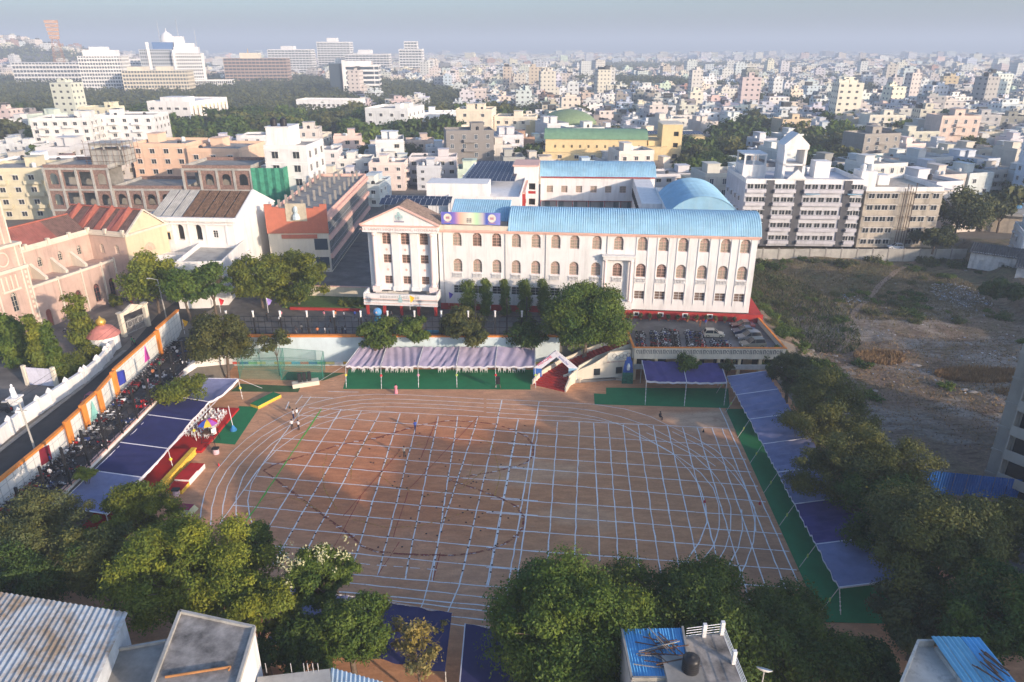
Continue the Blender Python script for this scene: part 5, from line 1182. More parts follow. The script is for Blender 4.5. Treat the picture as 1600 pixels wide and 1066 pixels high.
def trunk_mesh(h, r, rx, rz, seed, n=6, m=None):
    rn = random.Random(seed); mb = MB(); p = Vector((0,0,-.2)); q = Vector((rn.uniform(-.05,.05)*h, rn.uniform(-.05,.05)*h, h*.55))
    mb.tube(p, q, r, r*.75, n=8)
    for i in range(n):
        a = 2*math.pi*i/n + rn.uniform(-.4,.4); e = Vector((math.cos(a)*rx*.55, math.sin(a)*rx*.55, h + rz*rn.uniform(.1,.5))); mid = q.lerp(e, .5) + Vector((0,0,rz*.12))
        mb.tube(q, mid, r*.5, r*.3, n=6); mb.tube(mid, e, r*.3, r*.1, n=5)
        for s_ in (-1, 1): mb.tube(mid, e + Vector((math.cos(a+s_*.9), math.sin(a+s_*.9), .2))*rx*.3, r*.22, r*.06, n=4)
    return mb.mesh('trunk', m or BARK)
def tree(name, label, x, y, z, h, rx, rz, kind='mid', n=9000, size=.32, nb=34, seed=1, rb=.34, group=None, trunk=.28, cat='tree', shell=.72, mat_=None, drop=.45):
    """h: height of the crown's middle above the ground; rx, rz: crown half width and half height"""
    o = thing(name, label, cat, (x, y, z), seed * .7, group)
    put('crown', leaf_mesh('crown', crown_blobs(rx, rz, nb, seed, rb, drop=drop), n, size, mat_ or LEAF[kind], seed, shell), o, loc=(0, 0, h))
    put('trunk', trunk_mesh(h, trunk, rx, rz, seed), o); return o
def column_tree(name, label, x, y, z, h, r, kind='mid', n=2600, size=.26, seed=1, group=None, taper=.5):
    o = thing(name, label, 'tree', (x, y, z), seed, group); rn = random.Random(seed)
    bl = [(rn.uniform(-.35,.35)*r, rn.uniform(-.35,.35)*r, h*(.12+.85*i/13), r*(.85 - taper*.6*abs(i/13-.35)), h*.07) for i in range(14)]
    put('crown', leaf_mesh('crown', bl, n, size, LEAF[kind], seed, .75, .6), o); put('trunk', MB().tube((0,0,-.1),(0,0,h*.9),.12,.04,n=6).mesh('trunk', BARK), o); return o
def px_tree(name, label, px, py, zc, rpx, ratio=.8, base=0.0, **k):
    """tree whose crown centre, at height zc, shows at (px, py) with a half width of rpx pixels"""
    p = at(px, py, zc); dist = FPX / (p.y * _C + (CAM_H - zc) * _S); rx = rpx / dist
    return tree(name, label, p.x, p.y, base, zc - base, rx, rx * ratio, **k)
# trees inside and around the field
px_tree('shade_tree', 'big round dark green tree in front of the school beside the red stairs', 915, 499, 9.8, 71, .80, 0, kind='mid', n=60000, size=.22, nb=100, seed=3, rb=.2, trunk=.45, drop=.3)
px_tree('rain_tree', 'olive tree growing through the corner where the lot meets the wall', 347, 530, 7.5, 50, .95, 0, kind='olive', n=26000, size=.22, nb=70, seed=4, rb=.24)
px_tree('young_tree', 'thin sparse yellowish tree over the cricket nets', 430, 533, 6.5, 27, .7, 0, kind='olive', n=2600, size=.22, nb=26, seed=5, rb=.26, trunk=.12)
px_tree('neem_tree', 'dark green tree over the left end of the north canopy', 585, 525, 6.5, 36, .7, 0, kind='mid', n=9000, size=.26, nb=36, seed=6, rb=.26)
px_tree('neem_tree', 'small green tree second from the left over the north canopy', 648, 516, 6.8, 26, 1.05, 0, kind='mid', n=6500, size=.25, nb=30, seed=7, rb=.28)
px_tree('gulmohar_tree', 'round green tree with rusty seed pods above the middle of the north canopy', 719, 513, 6.8, 37, .9, 0, kind='olive', n=13000, size=.26, nb=46, seed=8, rb=.24)
px_tree('neem_tree', 'dark tree left of the big round tree behind the canopy end', 822, 523, 6, 29, .8, 0, kind='dark', n=6500, size=.27, nb=28, seed=9)
px_tree('small_tree', 'small bushy tree growing over the short right hand canopy', 1075, 568, 4.5, 17, .8, 0, kind='mid', n=2600, size=.2, nb=20, seed=10, trunk=.12)
px_tree('small_tree', 'thin small tree against the arcade under the terrace', 1137, 572, 4, 13, 1.1, 0, kind='dull', n=1200, size=.2, nb=16, seed=11, trunk=.1)
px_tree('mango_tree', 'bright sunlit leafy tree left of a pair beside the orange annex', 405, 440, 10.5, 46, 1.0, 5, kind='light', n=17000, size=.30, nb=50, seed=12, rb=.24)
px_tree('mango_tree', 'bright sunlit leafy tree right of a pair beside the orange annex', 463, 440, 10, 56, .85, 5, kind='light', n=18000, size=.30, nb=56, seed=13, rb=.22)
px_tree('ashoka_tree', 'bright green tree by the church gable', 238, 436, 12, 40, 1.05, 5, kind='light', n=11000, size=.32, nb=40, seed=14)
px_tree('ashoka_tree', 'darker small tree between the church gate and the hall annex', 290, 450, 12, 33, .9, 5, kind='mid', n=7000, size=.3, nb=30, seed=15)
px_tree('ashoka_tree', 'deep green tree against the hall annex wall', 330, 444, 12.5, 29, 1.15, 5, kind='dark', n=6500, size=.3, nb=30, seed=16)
px_tree('hedge_tree', 'feathery light green shrub tree hanging over the back of the stage canopy', 285, 608, 5.6, 32, .35, 0, kind='light', n=5500, size=.2, nb=30, seed=17, trunk=.14)
px_tree('sapling', 'yellow green sapling poking through behind the front of the stage canopy', 134, 740, 5.5, 14, .6, 0, kind='light', n=900, size=.22, nb=12, seed=18, trunk=.08)
# clipped columns in front of the school
for i, (px, pt, pb) in enumerate(((731,437,480),(758,441,478),(790,443,478),(821,446,482),(849,446,482))):
    p = at(px, pb + 10, 5.0); p.y = 128.5; p.x = (px - 800) * (128.5 * _C + 41 * _S) / FPX
    column_tree('column_tree', ['clipped column tree nearest the portico','second clipped column tree from the portico','third slimmest clipped column tree in front of the school','fourth clipped column tree from the portico','clipped column tree nearest the big round tree'][i], p.x, p.y, 5, 7.4, [1.75,1.2,1.0,1.45,1.35][i], 'mid', 3600, .2, 20+i, 'clipped column trees in front of the school', .35)
# slim ashoka trees and bushes of the church yard
for i, (px, py, h, r, lab) in enumerate(((28,575,9,1.6,'slim ashoka tree at the foot of the church tower'), (72,592,10.5,1.35,'tall slim ashoka tree left of the white gate'), (92,590,9,1.2,'shorter slim ashoka tree leaning behind the white gate'), (45,575,8,1.3,'slim ashoka tree right of the tower foot'),
        (136,548,10,1.9,'broad ashoka tree before the church door'), (5,560,8,1.6,'ashoka tree cut by the left frame edge'))):
    p = at(px, py, 5); column_tree('ashoka_column', lab, p.x, p.y, 5, h, r, 'light' if i in (1,4) else 'mid', 4200, .27, 40+i, 'ashoka trees in the church yard', .5)
def bush(label, px, py, z, r, h, kind='light', n=1500, seed=1, cat='shrub', group=None, name='shrub', size=.2):
    p = at(px, py, z); rn = random.Random(seed)
    bl = [(rn.uniform(-.6,.6)*r, rn.uniform(-.6,.6)*r, h*rn.uniform(.25,.6), r*rn.uniform(.3,.5), h*rn.uniform(.3,.45)) for _ in range(10)]
    o = put(name, leaf_mesh(name, bl, n, size, LEAF[kind], seed), loc=(p.x, p.y, z), label=label, cat=cat, group=group); return o
for i, (px, py, r, lab) in enumerate(((100,590,2.2,'leafy white flowered shrub at the bend of the church compound wall'), (125,580,2.4,'leafy shrub in the middle of the church compound hedge'), (150,560,2.2,'leafy shrub by the round kiosk'), (112,572,2,'shrub with yellow flowers inside the church hedge'), (160,545,1.6,'shrub against the domed kiosk'), (182,478,1.3,'potted palm by the church side door'))):
    bush(lab, px, py, 5, r, 2.6, 'light', 2600, 60+i, group='shrubs along the church wall')
for i, px in enumerate((536,552,566)): bush(['round clipped bush by the cream wall','middle clipped bush by the cream wall','clipped bush nearest the portico'][i], px, 478, 5, 1.3, 1.7, 'light', 1200, 70+i, group='clipped bushes left of the portico')
# large trees along the near side
near = [
 # px, py, zc, rpx, ratio, kind, n, seed, label
 (60, 850, 8.5, 92, .7, 'dull', 26000, 81, 'broad dusky tree at the left edge behind the front of the stage canopy'),
 (40, 905, 9, 70, .7, 'dark', 15000, 92, 'dark tree just above the corrugated roof at the left edge'),
 (215, 800, 9, 52, .8, 'light', 14000, 82, 'sunlit tree standing before the red carpeted stage'),
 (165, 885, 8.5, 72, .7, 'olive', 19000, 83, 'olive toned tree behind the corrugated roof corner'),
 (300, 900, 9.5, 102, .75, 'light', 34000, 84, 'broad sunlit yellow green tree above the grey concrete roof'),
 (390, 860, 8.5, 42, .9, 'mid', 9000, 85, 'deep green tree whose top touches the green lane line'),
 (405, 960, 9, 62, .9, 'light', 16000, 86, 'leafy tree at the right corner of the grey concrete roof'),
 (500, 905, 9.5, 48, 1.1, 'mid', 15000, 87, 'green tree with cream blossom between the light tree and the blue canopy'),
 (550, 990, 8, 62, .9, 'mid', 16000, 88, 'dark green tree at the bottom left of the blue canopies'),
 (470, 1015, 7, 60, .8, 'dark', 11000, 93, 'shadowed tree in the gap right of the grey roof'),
 (898, 994, 8.8, 130, .70, 'mid', 60000, 89, 'huge dense dark green tree at the bottom middle of the picture'),
 (1070, 968, 7.5, 108, .60, 'mid', 38000, 90, 'broad tree behind the terrace with the black water tank'),
 (1215, 1015, 5.5, 110, .55, 'mid', 28000, 91, 'low spreading tree between the black tank terrace and the field corner'),
 (1340, 1040, 5, 60, .6, 'dark', 11000, 99, 'small dark tree left of the lower right blue roof'),
 (1235, 585, 6, 36, .9, 'dull', 9000, 94, 'grey green half bare tree by the terrace corner and first side canopies'),
 (1290, 640, 7.5, 68, .8, 'olive', 24000, 95, 'bushy olive tree beside the upper side canopies'),
 (1350, 735, 8, 85, .75, 'olive', 30000, 96, 'dusky tree spreading over the middle of the side canopies'),
 (1375, 800, 7, 70, .7, 'dark', 18000, 97, 'dark tree between the side canopies and the blue sheet fence'),
 (1470, 870, 9, 115, .7, 'olive', 42000, 98, 'wide dull olive tree filling the lower right above the blue roof'),
 (1560, 960, 9, 95, .8, 'dark', 26000, 100, 'dark tree at the lower right frame corner'),
 (1440, 960, 6.5, 70, .7, 'dull', 16000, 101, 'grey green tree behind the lower right blue roof'),
 (1580, 830, 8, 60, .9, 'olive', 12000, 102, 'tree with yellowing tips against the edge apartments'),
 (1210, 560, 4.5, 22, .8, 'mid', 5000, 103, 'small green tree hugging the terrace corner'),
]
for px, py, zc, rp, ra, kd, n, sd_, lab in near:
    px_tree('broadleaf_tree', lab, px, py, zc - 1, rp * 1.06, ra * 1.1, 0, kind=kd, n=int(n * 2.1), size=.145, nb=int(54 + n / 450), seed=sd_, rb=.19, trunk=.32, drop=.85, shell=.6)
wl = leafmat('leaf_dry', (.10,.10,.04), (.22,.20,.09), .3)
px_tree('drumstick_tree', 'wispy half bare yellowish tree in front of the blue cloth canopies', 655, 1010, 6.5, 50, .9, 0, n=2600, size=.17, nb=40, seed=105, rb=.2, trunk=.14, mat_=wl, shell=.3)
bl = bpy.data.objects; fl_ = mat('cream_blossom', (.46,.45,.26), var=.2)
o = [q for q in bl if q.get('label','').startswith('green tree with cream blossom')][0]
put('blossom', leaf_mesh('blossom', [(b_[0],b_[1],b_[2]+.4,b_[3]*.9,b_[4]) for b_ in crown_blobs(3.6,3.6,16,87,.2) if b_[2] > 0], 420, .13, fl_, 7), o, loc=(0,0,9.6))
# vacant lot: scrub, dry grass, stones
rn = random.Random(77)
def lotpt(): 
    while True:
        x, y = rn.uniform(50, 128), rn.uniform(72, 176)
        if vac(x, y) > .2: return x, y
sb = [leaf_mesh('shrub', [(rn.uniform(-.6,.6), rn.uniform(-.6,.6), rn.uniform(.1,.6), rn.uniform(.35,.6), rn.uniform(.25,.5)) for _ in range(8)], 420, .16, LEAF[k], i) for i, k in enumerate(('dull','mid','dark'))]
n_s = 0
while n_s < 120:
    x, y = lotpt()
    if y < 135 and rn.random() < .9: continue
    if noise.noise(Vector((x*.07, y*.07, 5))) < -.05 and rn.random() < .8: continue
    n_s += 1; s_ = rn.uniform(.7, 1.9)
    put('scrub_bush', sb[n_s % 3], loc=(x, y, gz(x, y)), rz=rn.uniform(0,6), scale=(s_, s_, s_*.7), label='low green scrub bush among the weeds at the far side of the vacant lot' if y > 135 else 'low green scrub bush on the bare near part of the vacant lot', cat='bush', group='scrub on the vacant lot')
strip_b = 0
for i in range(60):
    x, y = 48 + rn.uniform(0, 9) , rn.uniform(108, 170); s_ = rn.uniform(1, 2.0)
    put('scrub_bush', sb[i % 3], loc=(x, y, gz(x, y)), rz=rn.uniform(0,6), scale=(s_, s_, s_*.8), label='green bush in the thicket beside the school wall and terrace', cat='bush', group='thicket along the school side of the lot')
for i in range(18):
    x, y = 52 + rn.uniform(0, 62), 172 + rn.uniform(-3, 3); s_ = rn.uniform(1.2, 2.4)
    put('scrub_bush', sb[i % 3], loc=(x, y, gz(x, y)), rz=rn.uniform(0,6), scale=(s_, s_, s_*.9), label='green bush growing along the grey concrete panel wall', cat='bush', group='bushes along the panel wall')
def tufts(name, cx, cy, rx, ry, n, h, col, seed):
    rg_ = np.random.default_rng(seed); a = rg_.uniform(0, 6.28, n); r = np.sqrt(rg_.random(n)); X = cx + rx*r*np.cos(a); Y = cy + ry*r*np.sin(a)
    mb = MB()
    for x, y in zip(X, Y):
        z = gz(x, y); t_ = rg_.uniform(0, 3.14); w = rg_.uniform(.05,.14); hh = h*rg_.uniform(.5,1.2); lx, ly = rg_.normal(0,.25,2)
        mb.add([(x-w*math.cos(t_), y-w*math.sin(t_), z), (x+w*math.cos(t_), y+w*math.sin(t_), z), (x+lx, y+ly, z+hh)], [(0,1,2)])
    return mb.build(name, col, kind='stuff')
DRY = mat('dry_grass_blades', (.36,.23,.11), var=.3, scale=1); DRY2 = mat('dull_grass_blades', (.20,.165,.08), var=.35, scale=.5)
tufts('dry_grass', 80, 110, 8, 2.6, 3500, .9, DRY, 1); tufts('dry_grass', 66, 117, 4.5, 3, 1800, .8, DRY, 2); tufts('dry_grass', 92, 97, 10, 2.2, 3000, .8, DRY, 3); tufts('dry_grass', 83, 103, 5, 2, 900, .7, DRY, 5)
tufts('weeds', 78, 155, 30, 20, 15000, .55, DRY2, 4); tufts('weeds', 90, 120, 40, 30, 15000, .3, DRY2, 6); tufts('dry_weeds', 80, 105, 32, 22, 7000, .3, DRY, 9); tufts('weeds', 60, 145, 10, 26, 7000, .8, mat('green_weed_blades', (.07,.09,.035), var=.4, scale=.5), 8)
stn = []
for k in range(5):
    mb = MB(); q = random.Random(k); mb.lathe([(.5*q.uniform(.8,1.1), -.1), (.6*q.uniform(.8,1.1), .12), (.42*q.uniform(.7,1.2), .3), (.15, .38)], n=7)
    mb.v = [(x*q.uniform(.8,1.3), y*q.uniform(.8,1.2), z) for x, y, z in mb.v]; stn.append(mb.mesh('stone', mat('pale_stone', (.33,.30,.27), var=.3, scale=2)))
for i in range(90):
    x, y = lotpt(); s_ = rn.uniform(.2, .9) * (1.2 if y < 125 else .8)
    put('stone', stn[i % 5], loc=(x, y, gz(x, y)), rz=rn.uniform(0,6), scale=(s_*rn.uniform(1,2), s_, s_*.7), label='pale flat stone lying on the bare earth of the vacant lot', cat='stone', group='stones on the vacant lot')
def litter(cx, cy, rx, ry, n, seed, name='litter'):
    rg_ = random.Random(seed); mb = MB()
    for _ in range(n):
        a = rg_.uniform(0,6.28); r = math.sqrt(rg_.random()); x, y = cx + rx*r*math.cos(a), cy + ry*r*math.sin(a); z = gz(x,y) + .06; s_ = rg_.uniform(.06,.3); t_ = rg_.uniform(0,3)
        mb.add([(x-s_*math.cos(t_),y-s_*math.sin(t_),z),(x+s_*math.sin(t_),y-s_*math.cos(t_),z+.08),(x+s_*math.cos(t_),y+s_*math.sin(t_),z+.04),(x-s_*math.sin(t_),y+s_*math.cos(t_),z+.1)], [(0,1,2,3)], rg_.choice((0,0,1,2)))
    mb.build(name, [mat('litter_white', (.6,.6,.62)), mat('litter_blue', (.25,.35,.5)), mat('litter_buff', (.45,.38,.33))], kind='stuff')
litter(101, 152, 6, 7, 420, 1); litter(104, 112, 9, 5, 300, 2); litter(85, 125, 28, 30, 220, 3); litter(76, 150, 3, 3, 60, 5)
pt_ = [at(*p, 3) for p in ((1480,392),(1420,410),(1375,440),(1340,475),(1325,500),(1328,522),(1308,538))]
mb = MB(); vs = []
for i, p in enumerate(pt_):
    d = (pt_[min(i+1,len(pt_)-1)] - pt_[max(i-1,0)]).normalized(); nn = Vector((-d.y, d.x, 0)) * .55
    for s_ in (-1, 1):
        q = p + nn * s_; vs.append((q.x, q.y, 0))
fine = []
for i in range(len(pt_)-1):
    for k in range(12):
        for s_ in (0, 1):
            a, b_ = Vector(vs[2*i+s_]), Vector(vs[2*i+2+s_]); q = a.lerp(b_, k/12); fine.append((q.x, q.y, gz(q.x, q.y) + .17))
mb.add(fine, [(2*i, 2*i+2, 2*i+3, 2*i+1) for i in range(len(fine)//2 - 1)]); mb.build('footpath', mat('trodden_earth', (.27,.20,.15), var=.2, scale=2), kind='structure')
# tall trees at the far side of the lot and behind the flats
for i, (px, py, zc, rp, kd, lab) in enumerate(((1500,332,13,56,'dull','big grey green tree between the stained flats and the concrete roofed shed'), (1462,372,9,24,'dull','tree leaning on the right end of the stained flats'), (1565,455,5,24,'dark','dark tree below the old bungalow porch'),
        (1115,260,11,40,'dark','dark tree between the blue arch roof and the white apartments'), (1085,275,9,30,'mid','green tree behind the blue arched roof'), (1230,255,9,34,'dark','dark tree behind the gabled towers of the flats'), (1130,235,8,30,'mid','bright topped tree in the gap right of the cream stair tower'),
        (1570,285,9,36,'dark','dark tree at the right edge behind the concrete roof'), (618,250,10,26,'dark','dark tree between the beige house and the solar roof'), (640,240,10,24,'dull','olive tree behind the low white house left of the solar roof'), (490,250,10,18,'dark','small dark tree right of the white tank house'),
        (585,262,8,18,'dull','low tree by the orange walled houses left of the solar roof'), (1000,225,9,14,'dark','tree tucked behind the green roofed hall') )):
    px_tree('background_tree', lab, px, py, zc, rp, .7, 5, kind=kd, n=7000, size=.42, nb=40, seed=120+i, rb=.26)
# ------------------------------------------------------------------ the city beyond: houses, park trees, far roofs
def poly_in(x, y, P_):
    c = False; j = len(P_) - 1
    for i in range(len(P_)):
        if (P_[i][1] > y) != (P_[j][1] > y) and x < (P_[j][0]-P_[i][0])*(y-P_[i][1])/(P_[j][1]-P_[i][1]) + P_[i][0]: c = not c
        j = i
    return c
def pxpoly(pts, z=9): return [tuple(at(*p, z)[:2]) for p in pts]
FOREST = [pxpoly([(-60,128),(90,122),(200,140),(330,140),(480,122),(545,140),(560,175),(575,205),(520,215),(490,240),(385,215),(200,205),(160,188),(0,200),(-60,200)]), pxpoly([(590,128),(640,132),(735,150),(745,165),(700,175),(640,168),(585,180)]),
          pxpoly([(1060,240),(1150,205),(1200,215),(1165,245),(1105,290),(1050,290)]), pxpoly([(1255,225),(1350,225),(1350,262),(1262,262)]), pxpoly([(1330,140),(1370,140),(1370,165),(1330,165)])]
def Rq(x, y, W, D, rz, m=6):
    c, s_ = math.cos(rz), math.sin(rz); return [(x + u*c - v*s_, y + u*s_ + v*c) for u, v in ((-m,-m),(W+m,-m),(W+m,D+m),(-m,D+m))]
BUSY = []
FOOT = {'office_tower':(100,45),'white_slab_block':(62,30),'brown_ministry_block':(80,32),'long_white_block':(212,24),'black_and_white_office':(36,30),'white_college_block':(46,20),'far_hotel':(76,32),'far_office':(76,32),'domed_assembly':(132,42),
        'fin_fronted_block':(27,43),'church':(45,20),'white_hall':(21,22),'hall_annex':(21,22),'orange_annex':(14,55),'unfinished_brick_building':(68,18),'peach_flats':(18,20),'white_house':(13,17),'white_flats':(26,20),'yellow_house':(22,16),
        'white_block':(24,27),'beige_house':(26,18),'cream_block':(21,18),'white_apartments':(30,21),'stained_apartments':(20,21),'concrete_roof_shed':(36,28),'green_roofed_hall':(44,16),'domed_auditorium':(38,30),'cream_stair_tower':(10,18),'lattice_mast':(8,8),'old_bungalow':(24,12),'white_villa':(18,16)}
for o in list(bpy.data.objects):
    k_ = o.name.split('.')[0]
    if o.parent is None and k_ in FOOT: BUSY.append(Rq(o.location.x, o.location.y, *FOOT[k_], o.rotation_euler.z, 4))
CAMPUS = [(-62,90),(-62,160),(-175,160),(-175,222),(-46,222),(-40,262),(55,262),(62,215),(60,176),(150,205),(165,150),(150,60),(300,-50),(-62,-50)]
WESTC = [(-62,20),(-62,150),(-75,165),(-130,165),(-160,20)]
def free(x, y, m=0):
    if poly_in(x, y, CAMPUS) or poly_in(x, y, WESTC): return False
    for q in BUSY:
        if poly_in(x, y, q): return False
    for q in FOREST:
        if poly_in(x, y, q): return False
    if abs(x) > y * .80 + 25: return False
    return True
# eleven kinds of house, each with walls, trim, roof, windows, balconies, stair room and tanks
WK = [flat_window(1.3,1.2,True), flat_window(1.8,1.3,True,CREAM), flat_window(1.2,1.6,False,WHITE,GLASSB)]
protos = []
rn = random.Random(11)
spec = [(10,12,2),(12,10,3),(9,14,3),(14,12,3),(11,16,4),(16,12,4),(8,10,2),(13,13,2),(18,13,5),(10,10,3),(20,12,3)]
wordn = {2:'two',3:'three',4:'four',5:'five'}
for i, (W, D, fl) in enumerate(spec):
    bal_ = [('f', W*.5, min(5, W*.5), 1)] if i % 2 == 0 else [('r', D*.5, 4, 1)]
    o = simple('house', '', 'house', (0, -500 - i*40, 0), 0, W, D, fl, (.8,.8,.8), fh=3.3, faces='fr' if i % 3 else 'flr', bays=max(2, int(W/4)), sbays=max(2, int(D/5)), winm=WK[i % 3], balc=bal_, tanks=1 + i % 2, roof=(1,1) if i % 4 else (1,2), seed=i, tankm=(TANKB, TANKW)[i % 2])
    protos.append((o, W, D, fl))
def hcol(r):
    u = r.random()
    if u < .60: n_, c = r.choice((('white',(.68,.67,.65)),('white',(.60,.60,.60)),('off white',(.58,.54,.48))))
    elif u < .74: n_, c = r.choice((('cream',(.74,.67,.56)),('pale yellow',(.68,.62,.48))))
    elif u < .81: n_, c = r.choice((('peach',(.68,.54,.45)),('pink',(.58,.48,.45)),('tan',(.52,.43,.35))))
    elif u < .94: n_, c = r.choice((('grey',(.38,.37,.36)),('pale blue',(.52,.58,.64)),('weathered grey',(.30,.28,.26)),('weathered grey',(.24,.22,.21))))
    else: n_, c = r.choice((('brick brown',(.38,.23,.17)),('pale green',(.58,.66,.55)),('ochre',(.58,.46,.30))))
    return n_, tuple(min(.85, v * r.uniform(.93, 1.03)) for v in c)
LANDM = [(o.location.x, o.location.y, t_) for o, t_ in ((bpy.data.objects[a], b_) for a, b_ in (('fin_fronted_block','fin fronted block'),('white_college_block','long white college block'),('black_and_white_office','black and white office'),('unfinished_brick_building','unfinished brick building'),
    ('white_block','clean white block'),('cream_block','cream stepped flats'),('green_roofed_hall','green roofed hall'),('cream_stair_tower','cream stair tower'),('white_apartments','gable towered apartments'),('stained_apartments','stained beige flats'),('concrete_roof_shed','concrete roofed shed'),('orange_annex','orange fronted college'),('white_house','black tanked house'),
    ('domed_auditorium','green domed auditorium'),('white_flats','weathered white flats'),('old_bungalow','old bungalow')))]
cand = []; rn = random.Random(42); y = 172.0
taken = {}
def clash(x, y, r):
    gx_, gy_ = int(x // 20), int(y // 20)
    for i in (-1, 0, 1):
        for j in (-1, 0, 1):
            for (a, b_, c) in taken.get((gx_+i, gy_+j), ()):
                if math.hypot(a-x, b_-y) < (r + c) * .80: return True
    return False
while y < 5200:
    k_ = 1 if y < 900 else 1 + (y - 900) / 1100
    step = 14.4 * k_; x = -y*.78 - 20 + rn.uniform(0, 8)
    while x < y*.78 + 30:
        xx, yy = x + rn.uniform(-2.5, 2.5)*k_, y + rn.uniform(-3, 3)*k_
        lane = abs((xx*.8 + yy*.6) % 150) < 9 or abs((xx*.6 - yy*.8) % 210) < 9
        park = noise.noise(Vector((xx*.0035, yy*.003, 9))) > .33 or noise.noise(Vector((xx*.012, yy*.010, 2))) > .50
        if y > 900: park = park or noise.noise(Vector((xx*.0012, yy*.0022, 4))) > .22
        if free(xx, yy) and not lane: cand.append((xx, yy, park))
        x += step * rn.uniform(.95, 1.15)
    y += step * 1.08
houses = [c for c in cand if not c[2]]; cityt = [c for c in cand if c[2]]
houses.sort(key=lambda c: c[1])
near_h, far_h = houses[:296], houses[296:]
used = set(); labels = {}
for (x, y, _) in near_h:
    i = rn.choices(range(len(protos)), weights=[2,3,3,3,2,2,2,3,1,3,2])[0]; o, W, D, fl = protos[i]
    nm, c = hcol(rn); tint = rn.uniform(.96, 1.02)
    rz = R(8 * noise.noise(Vector((x*.004, y*.004, 0))) * 4 + rn.uniform(-2, 2)) + (math.pi/2 if i in (4,) and rn.random() < .3 else 0)
    lx, ly, lt = min(LANDM, key=lambda l: (l[0]-x)**2 + (l[1]-y)**2)
    dx, dy = x - lx, y - ly
    rel = ('right of' if dx > 0 else 'left of') if abs(dx) > abs(dy) * .8 else ('beyond' if dy > 0 else 'in front of')
    dist = math.hypot(dx, dy); far_ = 'close' if dist < 35 else ('a little' if dist < 70 else ('well' if dist < 120 else 'far'))
    sc_ = rn.uniform(.82, 1.05)
    lab = '%s %s storey house %s %s the %s' % (nm, wordn[fl], far_, rel, lt)
    if lab in labels:
        lab2 = '%s, %s' % (lab, rn.choice(('tank on roof', 'with balcony', 'angled slightly', 'nearer one', 'farther one'))); lab = lab2
    labels[lab] = 1
    def cf(q, c=c):
        if q.data is not None and q.name.split('.')[0] in ('wall','parapet','stair_room','balcony'): q.color = (*c, 1)
    if i in used: r_ = dup(o, loc=(x - W/2, y - D/2, 5), rz=rz, label=lab, group='houses of the city', scale=(sc_, sc_, sc_*rn.uniform(.9,1.12)), colf=cf)
    else:
        used.add(i); r_ = o; o.location = (x - W/2, y - D/2, 5); o.rotation_euler.z = rz; o['label'] = lab; o['group'] = 'houses of the city'
        for ch in o.children: cf(ch)
        KIDS[o.name] = [(c_, list(c_.children)) for c_ in o.children]
for i, (o, *_r) in enumerate(protos):
    if i not in used:
        for c_ in list(o.children): bpy.data.objects.remove(c_)
        bpy.data.objects.remove(o)
# far houses: one mass of small blocks with roof rooms, tanks and window bands, colour per house
fw_, t, b = nmat('far_house_wall'); b.inputs['Roughness'].default_value = .85
at_ = t.nodes.new('ShaderNodeAttribute'); at_.attribute_name = 'paint'
ge = t.nodes.new('ShaderNodeNewGeometry'); sp = t.nodes.new('ShaderNodeSeparateXYZ'); t.links.new(ge.outputs['Position'], sp.inputs[0]); sn = t.nodes.new('ShaderNodeSeparateXYZ'); t.links.new(ge.outputs['Normal'], sn.inputs[0])
def M_(op, a, b_=None, c_=None):
    n = t.nodes.new('ShaderNodeMath'); n.operation = op
    for i, v in enumerate((a, b_, c_)):
        if v is None: continue
        if hasattr(v, 'is_linked'): t.links.new(v, n.inputs[i])
        else: n.inputs[i].default_value = v
    return n.outputs[0]
fz = M_('FRACT', M_('MULTIPLY', M_('SUBTRACT', sp.outputs[2], 5.0), 1/3.3)); fx = M_('FRACT', M_('MULTIPLY', M_('ADD', sp.outputs[0], sp.outputs[1]), 1/3.7))
win = M_('MULTIPLY', M_('MULTIPLY', M_('GREATER_THAN', fz, .36), M_('LESS_THAN', fz, .72)), M_('MULTIPLY', M_('GREATER_THAN', fx, .3), M_('LESS_THAN', fx, .66)))
win = M_('MULTIPLY', win, M_('LESS_THAN', M_('ABSOLUTE', sn.outputs[2]), .5))
t.links.new(mix(t, win, at_.outputs['Color'], (.07,.075,.08)), b.inputs['Base Color'])
V, F, Cc = [], [], []
def fbox(cx, cy, w, d, z0, z1, rz, col, roofc):
    o_ = len(V); c, s_ = math.cos(rz)*.5, math.sin(rz)*.5
    for z in (z0, z1):
        for u, v in ((-w,-d),(w,-d),(w,d),(-w,d)): V.append((cx + u*c - v*s_, cy + u*s_ + v*c, z))
    for q in ((0,1,5,4),(1,2,6,5),(2,3,7,6),(3,0,4,7)): F.append(tuple(o_ + i for i in q)); Cc.append(col)
    F.append((o_+4,o_+5,o_+6,o_+7)); Cc.append(roofc)
